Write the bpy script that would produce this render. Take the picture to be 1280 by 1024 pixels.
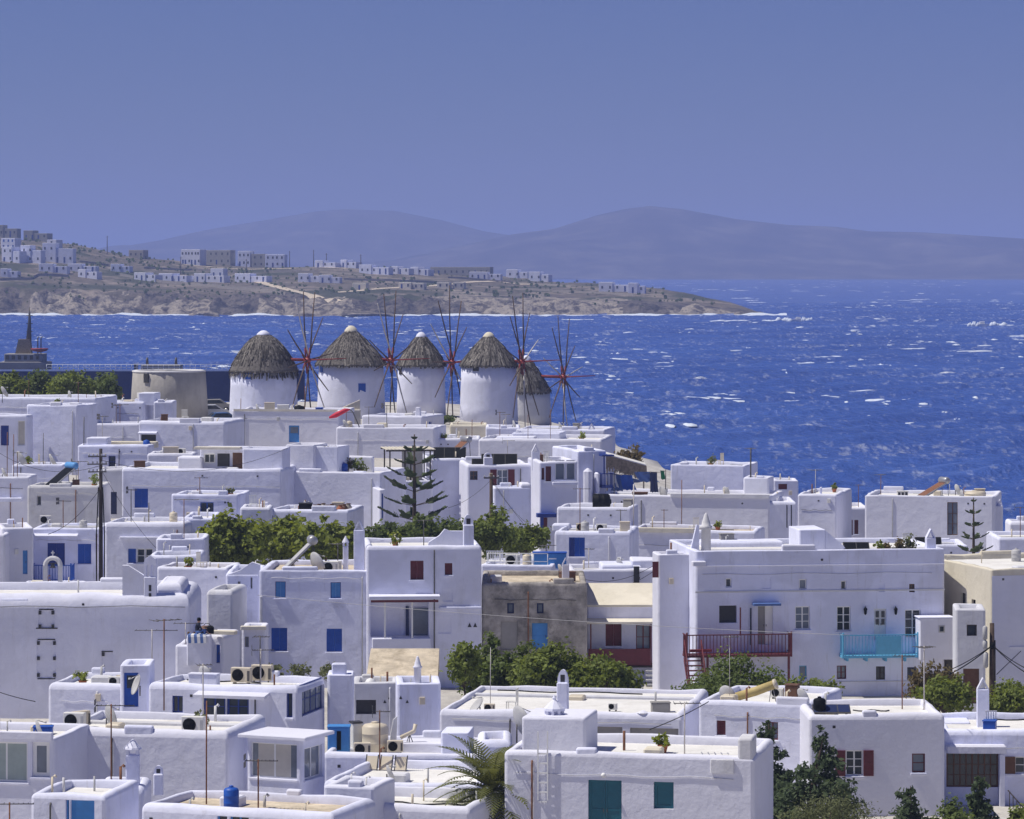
import bpy, math, random
import numpy as np
from mathutils import Vector, Matrix

for _o in list(bpy.data.objects):
    bpy.data.objects.remove(_o)
SC = bpy.context.scene
COL = SC.collection
R = math.radians
PI = math.pi
rnd = random.Random(7)

# ------------------------------------------------------------------ camera
F = 4600.0        # focal length in photo pixels (1280 wide)
H = 26.0          # eye height above the sea
Y0 = 335.0        # row of the horizon in the photograph
cam = bpy.data.cameras.new('camera')
cam.sensor_width = 36.0
cam.lens = 36.0 * F / 1280.0
cam.shift_y = -(512.0 - Y0) / 1280.0
cam.clip_start = 1.0
cam.clip_end = 90000.0
camo = bpy.data.objects.new('camera', cam)
COL.objects.link(camo)
camo.location = (0, 0, H)
camo.rotation_euler = (R(90), 0, 0)
SC.camera = camo
SC.render.resolution_x, SC.render.resolution_y = 1024, 819

# ------------------------------------------------------------------ sky and sun
SUN_EL, SUN_AZ = 61.0, -93.0        # azimuth from +Y (view direction), negative is to the left
world = bpy.data.worlds.new('World')
SC.world = world
world.use_nodes = True
nt = world.node_tree
for n in list(nt.nodes):
    nt.nodes.remove(n)
sky = nt.nodes.new('ShaderNodeTexSky')
sky.sky_type = 'NISHITA'
sky.sun_disc = False
sky.sun_elevation = R(SUN_EL)
sky.sun_rotation = R(SUN_AZ)
sky.altitude = 20
sky.air_density = 1.0
sky.dust_density = 0.0
sky.ozone_density = 4.0
tint = nt.nodes.new('ShaderNodeMix')
tint.data_type = 'RGBA'
tint.blend_type = 'MULTIPLY'
tint.inputs['Factor'].default_value = 1.0
tint.inputs['B'].default_value = (0.142, 0.162, 0.325, 1)
bg = nt.nodes.new('ShaderNodeBackground')
bg.inputs['Strength'].default_value = 0.12
wo = nt.nodes.new('ShaderNodeOutputWorld')
nt.links.new(sky.outputs[0], tint.inputs['A'])
nt.links.new(tint.outputs['Result'], bg.inputs['Color'])
nt.links.new(bg.outputs[0], wo.inputs['Surface'])

sl = bpy.data.lights.new('sun', 'SUN')
sl.energy = 3.3
sl.angle = R(0.5)
sl.color = (1.0, 0.945, 0.835)
so = bpy.data.objects.new('sun', sl)
COL.objects.link(so)
_sd = Vector((math.cos(R(SUN_EL)) * math.sin(R(SUN_AZ)), math.cos(R(SUN_EL)) * math.cos(R(SUN_AZ)), math.sin(R(SUN_EL))))
so.rotation_euler = _sd.to_track_quat('Z', 'Y').to_euler()

vs = SC.view_settings
vs.view_transform = 'Standard'
vs.look = 'None'
vs.exposure = 0.50
vs.gamma = 1.0
vs.use_curve_mapping = False
SC.cycles.use_denoising = True
SC.cycles.max_bounces = 10
SC.cycles.diffuse_bounces = 8
SC.cycles.volume_bounces = 1
SC.cycles.transparent_max_bounces = 8

# ------------------------------------------------------------------ helpers
def W(px, py, s):
    """the point seen at a photo pixel, s metres per pixel away (distance F*s)"""
    return Vector(((px - 640.0) * s, F * s, H - (py - Y0) * s))

def sm(a, b, x):
    t = min(1.0, max(0.0, (x - a) / (b - a)))
    return t * t * (3 - 2 * t)

def coast(x):
    return 450.0 - 122.0 * sm(8, 30, x)

def gnd(x, y):
    left = 1 - sm(-12, 30, x)
    z = 1.8 + sm(200, 385, y) * (1.2 + 7.0 * left)
    z += 22.0 * sm(0, 1, (110 - y) / 110.0)
    c = coast(x)
    z -= (z + 4.0) * sm(c - 8, c + 10, y)
    return z

MATS = {}

def mat(name, col, rough=0.8, spec=0.3, var=0.08, scale=3.0, bump=0.0, bscale=20.0, stain=None, metallic=0.0, stain_amt=0.5, alpha=None, trans=0.0, streak=0.0):
    """procedural principled material: base colour broken up by noise, optional stains with a shape of their own, fine relief"""
    m = bpy.data.materials.new(name)
    m.use_nodes = True
    t = m.node_tree
    b = t.nodes['Principled BSDF']
    L = t.links.new
    tc = t.nodes.new('ShaderNodeTexCoord')
    oi = t.nodes.new('ShaderNodeObjectInfo')
    ad = t.nodes.new('ShaderNodeVectorMath'); ad.operation = 'MULTIPLY_ADD'
    L(oi.outputs['Random'], ad.inputs[0])
    ad.inputs[1].default_value = (37.0, 53.0, 29.0)
    L(tc.outputs['Object'], ad.inputs[2])
    vec = ad.outputs[0]
    n1 = t.nodes.new('ShaderNodeTexNoise')
    n1.inputs['Scale'].default_value = scale
    n1.inputs['Detail'].default_value = 6
    n1.inputs['Roughness'].default_value = 0.65
    L(vec, n1.inputs['Vector'])
    cr = t.nodes.new('ShaderNodeValToRGB')
    cr.color_ramp.elements[0].position = 0.3
    cr.color_ramp.elements[1].position = 0.72
    cr.color_ramp.elements[0].color = tuple(max(0, c * (1 - var)) for c in col) + (1,)
    cr.color_ramp.elements[1].color = tuple(min(1, c * (1 + var)) for c in col) + (1,)
    L(n1.outputs['Fac'], cr.inputs[0])
    out = cr.outputs[0]
    if stain:
        mp = t.nodes.new('ShaderNodeMapping')
        mp.inputs['Scale'].default_value = (1.0, 1.0, 0.22 if streak else 1.0)
        L(vec, mp.inputs['Vector'])
        n2 = t.nodes.new('ShaderNodeTexNoise')
        n2.inputs['Scale'].default_value = 0.9 if not streak else streak
        n2.inputs['Detail'].default_value = 7
        n2.inputs['Roughness'].default_value = 0.72
        L(mp.outputs[0], n2.inputs['Vector'])
        c2 = t.nodes.new('ShaderNodeValToRGB')
        c2.color_ramp.elements[0].position = 0.5
        c2.color_ramp.elements[1].position = 0.75
        c2.color_ramp.elements[0].color = (0, 0, 0, 1)
        c2.color_ramp.elements[1].color = (stain_amt,) * 3 + (1,)
        L(n2.outputs['Fac'], c2.inputs[0])
        mx = t.nodes.new('ShaderNodeMix'); mx.data_type = 'RGBA'
        L(c2.outputs[0], mx.inputs['Factor'])
        L(out, mx.inputs['A'])
        mx.inputs['B'].default_value = tuple(stain) + (1,)
        out = mx.outputs['Result']
    L(out, b.inputs['Base Color'])
    b.inputs['Roughness'].default_value = rough
    b.inputs['Specular IOR Level'].default_value = spec
    b.inputs['Metallic'].default_value = metallic
    if trans:
        b.inputs['Transmission Weight'].default_value = trans
    if bump:
        n3 = t.nodes.new('ShaderNodeTexNoise')
        n3.inputs['Scale'].default_value = bscale
        n3.inputs['Detail'].default_value = 5
        L(vec, n3.inputs['Vector'])
        bp = t.nodes.new('ShaderNodeBump')
        bp.inputs['Strength'].default_value = bump
        bp.inputs['Distance'].default_value = 0.05
        L(n3.outputs['Fac'], bp.inputs['Height'])
        L(bp.outputs[0], b.inputs['Normal'])
    MATS[name] = m
    return m

def plaster(name, col, wear):
    """lime wash: repainted patches, brush bands, rain streaks and hairline grime over uneven hand-laid plaster"""
    m = bpy.data.materials.new(name); m.use_nodes = True
    t = m.node_tree; b = t.nodes['Principled BSDF']; L = t.links.new
    tc = t.nodes.new('ShaderNodeTexCoord'); oi = t.nodes.new('ShaderNodeObjectInfo')
    ad = t.nodes.new('ShaderNodeVectorMath'); ad.operation = 'MULTIPLY_ADD'
    L(oi.outputs['Random'], ad.inputs[0]); ad.inputs[1].default_value = (37.0, 53.0, 29.0); L(tc.outputs['Object'], ad.inputs[2])
    def noise(scale, sc=(1, 1, 1), det=5, rough=0.6):
        mp = t.nodes.new('ShaderNodeMapping'); mp.inputs['Scale'].default_value = sc; L(ad.outputs[0], mp.inputs['Vector'])
        n = t.nodes.new('ShaderNodeTexNoise'); n.inputs['Scale'].default_value = scale; n.inputs['Detail'].default_value = det; n.inputs['Roughness'].default_value = rough
        L(mp.outputs[0], n.inputs['Vector']); return n.outputs['Fac']
    def ramp(fac, p0, p1, v0, v1):
        r = t.nodes.new('ShaderNodeMapRange'); r.inputs['From Min'].default_value = p0; r.inputs['From Max'].default_value = p1; r.inputs['To Min'].default_value = v0; r.inputs['To Max'].default_value = v1
        L(fac, r.inputs['Value']); return r.outputs[0]
    def mix(fac, a, c):
        x = t.nodes.new('ShaderNodeMix'); x.data_type = 'RGBA'; L(fac, x.inputs['Factor'])
        if isinstance(a, tuple): x.inputs['A'].default_value = a + (1,)
        else: L(a, x.inputs['A'])
        x.inputs['B'].default_value = tuple(c) + (1,); return x.outputs['Result']
    c = mix(ramp(noise(0.45, det=2), 0.46, 0.54, 0.0, 0.8), tuple(col), [v * 0.87 for v in col])
    c = mix(ramp(noise(1.6, (1, 1, 0.16), 6, 0.7), 0.55, 0.75, 0.0, 0.55 * wear + 0.16), c, (col[0] * 0.62, col[1] * 0.60, col[2] * 0.53))
    c = mix(ramp(noise(5.0, (1, 1, 0.10), 4, 0.7), 0.60, 0.74, 0.0, 0.5 * wear + 0.10), c, (col[0] * 0.5, col[1] * 0.48, col[2] * 0.42))
    c = mix(ramp(noise(0.9, det=8, rough=0.75), 0.60, 0.70, 0.0, 0.75 * wear), c, (col[0] * 0.55, col[1] * 0.52, col[2] * 0.45))
    c = mix(ramp(oi.outputs['Random'], 0.0, 1.0, 0.0, 0.75), c, (col[0] * 0.93, col[1] * 0.90, col[2] * 0.80))
    L(c, b.inputs['Base Color'])
    b.inputs['Roughness'].default_value = 0.92; b.inputs['Specular IOR Level'].default_value = 0.12
    bp = t.nodes.new('ShaderNodeBump'); bp.inputs['Strength'].default_value = 0.55; bp.inputs['Distance'].default_value = 0.09; L(noise(1.5, det=6), bp.inputs['Height'])
    L(bp.outputs[0], b.inputs['Normal'])
    MATS[name] = m
    return m

def leafm(*a, **k):
    """leaf: a thin blade that also lets light through"""
    m = mat(*a, **k)
    t = m.node_tree; b = t.nodes['Principled BSDF']
    tl = t.nodes.new('ShaderNodeBsdfTranslucent'); ms = t.nodes.new('ShaderNodeMixShader')
    src = b.inputs['Base Color'].links[0].from_socket
    hs = t.nodes.new('ShaderNodeHueSaturation'); hs.inputs['Hue'].default_value = 0.485; hs.inputs['Saturation'].default_value = 1.15; hs.inputs['Value'].default_value = 1.2
    t.links.new(src, hs.inputs['Color']); t.links.new(hs.outputs[0], tl.inputs['Color'])
    ms.inputs[0].default_value = 0.42
    out = t.nodes['Material Output']
    t.links.new(b.outputs[0], ms.inputs[1]); t.links.new(tl.outputs[0], ms.inputs[2]); t.links.new(ms.outputs[0], out.inputs['Surface'])
    return m

plaster('white', (0.75, 0.775, 0.96), 0.5)
plaster('white_worn', (0.66, 0.67, 0.74), 0.75)
plaster('cream', (0.70, 0.66, 0.57), 0.6)
mat('screed', (0.73, 0.72, 0.70), 0.92, 0.15, 0.09, 0.7, 0.5, 5.0, (0.46, 0.43, 0.38), stain_amt=0.5)
mat('screed_tan', (0.58, 0.50, 0.385), 0.92, 0.15, 0.28, 1.1, 0.8, 5.0, (0.27, 0.22, 0.155), stain_amt=0.9)
mat('ruin', (0.36, 0.335, 0.31), 0.95, 0.1, 0.5, 0.8, 1.0, 4.0, (0.10, 0.095, 0.09), stain_amt=1.0)
mat('tower_render', (0.42, 0.40, 0.375), 0.95, 0.1, 0.10, 0.7, 0.6, 4.0, (0.26, 0.245, 0.23), stain_amt=0.6, streak=0.9)
mat('stone', (0.34, 0.31, 0.27), 0.95, 0.1, 0.3, 2.5, 0.9, 8.0)
mat('blue', (0.012, 0.085, 0.42), 0.5, 0.4, 0.12, 4.0)
mat('blue_deep', (0.012, 0.04, 0.24), 0.5, 0.4, 0.12, 4.0)
mat('blue_light', (0.06, 0.25, 0.60), 0.55, 0.4, 0.1, 4.0)
mat('blue_pale', (0.10, 0.30, 0.62), 0.55, 0.4, 0.1, 4.0)
mat('turquoise', (0.11, 0.40, 0.62), 0.55, 0.4, 0.1, 4.0)
mat('teal', (0.008, 0.11, 0.16), 0.5, 0.4, 0.12, 4.0)
mat('maroon', (0.13, 0.022, 0.030), 0.55, 0.4, 0.15, 4.0)
mat('red', (0.30, 0.035, 0.035), 0.5, 0.4, 0.12, 4.0)
mat('red_bright', (0.55, 0.02, 0.05), 0.6, 0.3, 0.1, 4.0)
mat('brown', (0.13, 0.065, 0.04), 0.7, 0.3, 0.2, 6.0)
mat('wood_grey', (0.15, 0.13, 0.115), 0.85, 0.2, 0.25, 7.0, 0.3, 25.0)
mat('wood_dark', (0.045, 0.036, 0.032), 0.8, 0.25, 0.25, 7.0)
mat('white_paint', (0.80, 0.80, 0.79), 0.5, 0.4, 0.03, 3.0)
mat('plastic_white', (0.72, 0.71, 0.67), 0.45, 0.4, 0.05, 4.0)
mat('plastic_cream', (0.62, 0.55, 0.43), 0.5, 0.4, 0.06, 4.0)
mat('black', (0.006, 0.007, 0.009), 0.6, 0.08, 0.2, 6.0)
mat('dark', (0.035, 0.035, 0.04), 0.6, 0.4, 0.2, 6.0)
mat('navy', (0.018, 0.03, 0.10), 0.45, 0.4, 0.15, 2.0)
mat('metal', (0.42, 0.42, 0.43), 0.45, 0.5, 0.1, 8.0, metallic=0.6)
mat('metal_dark', (0.10, 0.095, 0.095), 0.55, 0.4, 0.2, 8.0, metallic=0.3)
mat('rust', (0.20, 0.09, 0.05), 0.8, 0.3, 0.35, 9.0)
mat('dish_grey', (0.45, 0.45, 0.46), 0.6, 0.3, 0.08, 3.0)
mat('curtain', (0.55, 0.52, 0.46), 0.9, 0.1, 0.08, 3.0)
mat('curtain_green', (0.36, 0.42, 0.40), 0.9, 0.1, 0.08, 3.0)
mat('terracotta', (0.36, 0.13, 0.065), 0.85, 0.2, 0.15, 6.0)
mat('thatch', (0.15, 0.138, 0.13), 0.95, 0.1, 0.5, 5.0, 0.4, 20.0)
mat('thatch_dark', (0.06, 0.055, 0.053), 0.95, 0.1, 0.5, 5.0)
mat('thatch_light', (0.26, 0.24, 0.22), 0.95, 0.1, 0.4, 5.0)
mat('thatch_tan', (0.30, 0.24, 0.17), 0.95, 0.1, 0.35, 5.0)
mat('pole_wood', (0.085, 0.06, 0.048), 0.85, 0.2, 0.3, 6.0)
mat('spoke_wood', (0.10, 0.07, 0.06), 0.8, 0.2, 0.3, 6.0)
mat('spoke_pale', (0.55, 0.52, 0.5), 0.8, 0.2, 0.1, 6.0)
mat('spar_red', (0.20, 0.035, 0.04), 0.7, 0.2, 0.2, 6.0)
leafm('leaf_bright', (0.22, 0.265, 0.045), 0.6, 0.3, 0.35, 1.3)
leafm('leaf_mid', (0.18, 0.225, 0.05), 0.65, 0.3, 0.35, 1.3)
leafm('leaf_dark', (0.13, 0.175, 0.048), 0.65, 0.3, 0.35, 1.3)
leafm('leaf_olive', (0.16, 0.18, 0.085), 0.7, 0.25, 0.3, 1.3)
leafm('leaf_dry', (0.17, 0.14, 0.065), 0.8, 0.2, 0.3, 2.0)
leafm('pine', (0.085, 0.12, 0.06), 0.7, 0.25, 0.3, 1.5)
mat('bark', (0.085, 0.065, 0.05), 0.9, 0.15, 0.3, 8.0, 0.5, 20.0)
mat('skin', (0.45, 0.27, 0.19), 0.6, 0.3, 0.05, 5.0)
mat('cloth_dark', (0.025, 0.03, 0.05), 0.85, 0.1, 0.15, 6.0)
mat('cloth_blue', (0.10, 0.17, 0.40), 0.85, 0.1, 0.2, 2.0)
mat('cloth_white', (0.72, 0.72, 0.74), 0.85, 0.1, 0.1, 2.0)
mat('cloth_green', (0.03, 0.22, 0.10), 0.85, 0.1, 0.1, 2.0)
mat('yellow_tan', (0.48, 0.38, 0.16), 0.6, 0.3, 0.15, 3.0)
mat('house_grey', (0.30, 0.29, 0.28), 0.9, 0.1, 0.15, 0.8)
mat('glass', (0.025, 0.035, 0.05), 0.08, 0.5, 0.3, 0.7)
mat('glass_pale', (0.16, 0.19, 0.24), 0.1, 0.5, 0.25, 0.7)
mat('car_white', (0.70, 0.70, 0.70), 0.25, 0.5, 0.02, 2.0)
mat('car_blue', (0.05, 0.12, 0.28), 0.25, 0.5, 0.02, 2.0)
mat('rubber', (0.02, 0.02, 0.02), 0.8, 0.2, 0.1, 5.0)

class MB:
    """collects shapes, build() links them as one mesh object"""
    def __init__(self):
        self.v = []; self.f = []; self.sm = []
    def add(self, vs, fs, smooth=False):
        o = len(self.v)
        self.v.extend([tuple(p) for p in vs])
        self.f.extend([tuple(i + o for i in f) for f in fs])
        self.sm.extend([smooth] * len(fs))
        return self
    def box(self, x0, x1, y0, y1, z0, z1, M=None, bev=0.0):
        if bev > 0:
            b = min(bev, 0.45 * min(abs(x1 - x0), abs(y1 - y0), abs(z1 - z0)))
            prof = [(x0 + b, y0), (x1 - b, y0), (x1, y0 + b), (x1, y1 - b), (x1 - b, y1), (x0 + b, y1), (x0, y1 - b), (x0, y0 + b)]
            cx, cy = (x0 + x1) / 2, (y0 + y1) / 2
            kx = 1 - 2 * b / max(1e-6, abs(x1 - x0)); ky = 1 - 2 * b / max(1e-6, abs(y1 - y0))
            ins = [(cx + (x - cx) * kx, cy + (y - cy) * ky) for x, y in prof]
            vs = [(x, y, z0) for x, y in prof] + [(x, y, z1 - b) for x, y in prof] + [(x, y, z1) for x, y in ins]
            fs = []
            for r in (0, 8):
                for i in range(8):
                    j = (i + 1) % 8
                    fs.append((r + i, r + j, r + 8 + j, r + 8 + i))
            fs.append(tuple(range(16, 24))); fs.append(tuple(range(7, -1, -1)))
        else:
            vs = [(x0, y0, z0), (x1, y0, z0), (x1, y1, z0), (x0, y1, z0), (x0, y0, z1), (x1, y0, z1), (x1, y1, z1), (x0, y1, z1)]
            fs = [(3, 2, 1, 0), (4, 5, 6, 7), (0, 1, 5, 4), (1, 2, 6, 5), (2, 3, 7, 6), (3, 0, 4, 7)]
        if M is not None:
            vs = [M @ Vector(p) for p in vs]
        return self.add(vs, fs)
    def tube(self, pts, r, n=6, r2=None, caps=True, smooth=True):
        pts = [Vector(p) for p in pts]
        m = len(pts)
        rs = r if isinstance(r, (list, tuple)) else [r + ((r2 if r2 is not None else r) - r) * i / max(1, m - 1) for i in range(m)]
        vs = []; fs = []
        ref = None
        for i, p in enumerate(pts):
            d = (pts[min(i + 1, m - 1)] - pts[max(i - 1, 0)])
            d = d.normalized() if d.length > 1e-9 else Vector((0, 0, 1))
            a = Vector((0, 0, 1)) if abs(d.z) < 0.9 else Vector((1, 0, 0))
            if ref is not None and abs(ref.dot(d)) < 0.95:
                a = ref
            x = (a - d * a.dot(d)).normalized(); ref = x
            y = d.cross(x)
            for k in range(n):
                t = 2 * PI * k / n
                vs.append(p + (x * math.cos(t) + y * math.sin(t)) * rs[i])
        for i in range(m - 1):
            for k in range(n):
                l = (k + 1) % n
                fs.append((i * n + k, i * n + l, (i + 1) * n + l, (i + 1) * n + k))
        if caps:
            fs.append(tuple(range(n - 1, -1, -1))); fs.append(tuple((m - 1) * n + k for k in range(n)))
        return self.add(vs, fs, smooth)
    def lathe(self, prof, n=16, c=(0, 0, 0), smooth=True, M=None, caps=True, jit=0.0):
        vs = []; fs = []
        for r, z in prof:
            for k in range(n):
                t = 2 * PI * k / n
                rr = r * (1 + (rnd.uniform(-jit, jit) if jit else 0))
                vs.append(Vector((c[0] + rr * math.cos(t), c[1] + rr * math.sin(t), c[2] + z)))
        m = len(prof)
        for i in range(m - 1):
            for k in range(n):
                l = (k + 1) % n
                fs.append((i * n + k, i * n + l, (i + 1) * n + l, (i + 1) * n + k))
        if caps:
            fs.append(tuple(range(n - 1, -1, -1))); fs.append(tuple((m - 1) * n + k for k in range(n)))
        if M is not None:
            vs = [M @ p for p in vs]
        return self.add(vs, fs, smooth)
    def prism(self, poly, y0, y1, M=None):
        """polygon in x,z pulled from y0 to y1"""
        n = len(poly)
        vs = [Vector((x, y0, z)) for x, z in poly] + [Vector((x, y1, z)) for x, z in poly]
        fs = [tuple(range(n)), tuple(range(2 * n - 1, n - 1, -1))]
        for i in range(n):
            j = (i + 1) % n
            fs.append((j, i, n + i, n + j))
        if M is not None:
            vs = [M @ p for p in vs]
        return self.add(vs, fs)
    def build(self, name, material, parent=None, label=None):
        me = bpy.data.meshes.new(name)
        me.from_pydata(self.v, [], self.f)
        me.materials.append(MATS[material] if isinstance(material, str) else material)
        me.polygons.foreach_set('use_smooth', self.sm)
        me.update()
        o = bpy.data.objects.new(name, me)
        COL.objects.link(o)
        if parent is not None:
            o.parent = parent
        if label:
            o['label'] = label
        return o

def quads(name, V, material, parent=None, smooth=False):
    """V: (n,4,3) array, one mesh of loose quads"""
    V = np.asarray(V, dtype=np.float32)
    n = V.shape[0]
    me = bpy.data.meshes.new(name)
    me.vertices.add(n * 4); me.vertices.foreach_set('co', V.reshape(-1))
    me.loops.add(n * 4); me.loops.foreach_set('vertex_index', np.arange(n * 4, dtype=np.int32))
    me.polygons.add(n); me.polygons.foreach_set('loop_start', np.arange(0, n * 4, 4, dtype=np.int32))
    me.polygons.foreach_set('loop_total', np.full(n, 4, dtype=np.int32))
    me.materials.append(MATS[material] if isinstance(material, str) else material)
    me.update(calc_edges=True)
    o = bpy.data.objects.new(name, me)
    COL.objects.link(o)
    if parent is not None:
        o.parent = parent
    return o

def thing(name, label, cat, loc=(0, 0, 0), rz=0.0, group=None):
    o = bpy.data.objects.new(name, None)
    COL.objects.link(o)
    o.empty_display_size = 0.2
    o.location = loc
    o.rotation_euler = (0, 0, rz)
    return tag(o, label, cat, group)

def tag(o, label, cat=None, group=None, kind=None):
    if label: o['label'] = label
    if cat: o['category'] = cat
    if group: o['group'] = group
    if kind: o['kind'] = kind
    return o
# ------------------------------------------------------------------ noise for terrain
_rg = np.random.RandomState(11)
_NT = _rg.rand(256, 256)

def vnoise(x, y):
    x = np.asarray(x, dtype=float); y = np.asarray(y, dtype=float)
    xi = np.floor(x).astype(int); yi = np.floor(y).astype(int)
    fx = x - xi; fy = y - yi
    fx = fx * fx * (3 - 2 * fx); fy = fy * fy * (3 - 2 * fy)
    a = _NT[xi % 256, yi % 256]; b = _NT[(xi + 1) % 256, yi % 256]
    c = _NT[xi % 256, (yi + 1) % 256]; d = _NT[(xi + 1) % 256, (yi + 1) % 256]
    return (a * (1 - fx) + b * fx) * (1 - fy) + (c * (1 - fx) + d * fx) * fy

def fbm(x, y, o=5):
    s = 0; a = 0.5; t = 0
    for i in range(o):
        s = s + a * vnoise(x * 2 ** i + 17.3 * i, y * 2 ** i + 5.1 * i); t += a; a *= 0.5
    return s / t - 0.5

def grid_mesh(name, X, Y, Z, material, smooth=True, attr=None):
    r, c = X.shape
    me = bpy.data.meshes.new(name)
    me.vertices.add(r * c)
    me.vertices.foreach_set('co', np.stack([X, Y, Z], -1).astype(np.float32).reshape(-1))
    i = np.arange((r - 1) * (c - 1)); q = (i // (c - 1)) * c + i % (c - 1)
    f = np.stack([q, q + 1, q + c + 1, q + c], -1).astype(np.int32)
    n = len(f)
    me.loops.add(n * 4); me.loops.foreach_set('vertex_index', f.reshape(-1))
    me.polygons.add(n); me.polygons.foreach_set('loop_start', np.arange(0, n * 4, 4, dtype=np.int32))
    me.polygons.foreach_set('loop_total', np.full(n, 4, dtype=np.int32))
    me.polygons.foreach_set('use_smooth', np.full(n, smooth))
    me.materials.append(material)
    if attr is not None:
        a = me.attributes.new('foam', 'FLOAT', 'POINT')
        a.data.foreach_set('value', attr.astype(np.float32).reshape(-1))
    me.update(calc_edges=True)
    o = bpy.data.objects.new(name, me)
    COL.objects.link(o)
    return o

# ------------------------------------------------------------------ materials of the land and sea
def land_mat(name, cols, scale, green=None, bump=0.6):
    m = bpy.data.materials.new(name); m.use_nodes = True
    t = m.node_tree; b = t.nodes['Principled BSDF']; L = t.links.new
    tc = t.nodes.new('ShaderNodeTexCoord')
    n1 = t.nodes.new('ShaderNodeTexNoise'); n1.inputs['Scale'].default_value = scale; n1.inputs['Detail'].default_value = 9; n1.inputs['Roughness'].default_value = 0.7
    L(tc.outputs['Object'], n1.inputs['Vector'])
    cr = t.nodes.new('ShaderNodeValToRGB')
    els = cr.color_ramp.elements
    while len(els) < len(cols): els.new(0.5)
    for i, c in enumerate(cols):
        els[i].position = 0.33 + 0.34 * i / (len(cols) - 1); els[i].color = c + (1,)
    L(n1.outputs['Fac'], cr.inputs[0])
    out = cr.outputs[0]
    if green:
        n2 = t.nodes.new('ShaderNodeTexNoise'); n2.inputs['Scale'].default_value = scale * 0.35; n2.inputs['Detail'].default_value = 3
        L(tc.outputs['Object'], n2.inputs['Vector'])
        c2 = t.nodes.new('ShaderNodeValToRGB'); c2.color_ramp.elements[0].position = 0.52; c2.color_ramp.elements[1].position = 0.6
        L(n2.outputs['Fac'], c2.inputs[0])
        mx = t.nodes.new('ShaderNodeMix'); mx.data_type = 'RGBA'
        L(c2.outputs[0], mx.inputs['Factor']); L(out, mx.inputs['A']); mx.inputs['B'].default_value = green + (1,)
        out = mx.outputs['Result']
    L(out, b.inputs['Base Color'])
    b.inputs['Roughness'].default_value = 0.95; b.inputs['Specular IOR Level'].default_value = 0.1
    n3 = t.nodes.new('ShaderNodeTexNoise'); n3.inputs['Scale'].default_value = scale * 6; n3.inputs['Detail'].default_value = 6
    L(tc.outputs['Object'], n3.inputs['Vector'])
    bp = t.nodes.new('ShaderNodeBump'); bp.inputs['Strength'].default_value = bump; bp.inputs['Distance'].default_value = 1.2
    L(n3.outputs['Fac'], bp.inputs['Height']); L(bp.outputs[0], b.inputs['Normal'])
    return m

M_HEAD = land_mat('headland_scrub', [(0.055, 0.056, 0.042), (0.16, 0.135, 0.11), (0.085, 0.078, 0.06), (0.26, 0.22, 0.185), (0.07, 0.065, 0.05)], 0.045, (0.06, 0.066, 0.04))
M_ROCK = land_mat('shore_rock', [(0.03, 0.028, 0.03), (0.11, 0.095, 0.085), (0.34, 0.30, 0.25), (0.05, 0.045, 0.045), (0.25, 0.22, 0.18)], 0.075, bump=1.0)
M_ISLE = land_mat('island_scrub', [(0.03, 0.027, 0.028), (0.07, 0.058, 0.052), (0.16, 0.14, 0.115)], 0.007)
M_TOWN = land_mat('town_earth', [(0.36, 0.34, 0.32), (0.48, 0.46, 0.43), (0.58, 0.56, 0.54)], 0.25, bump=0.2)

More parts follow.
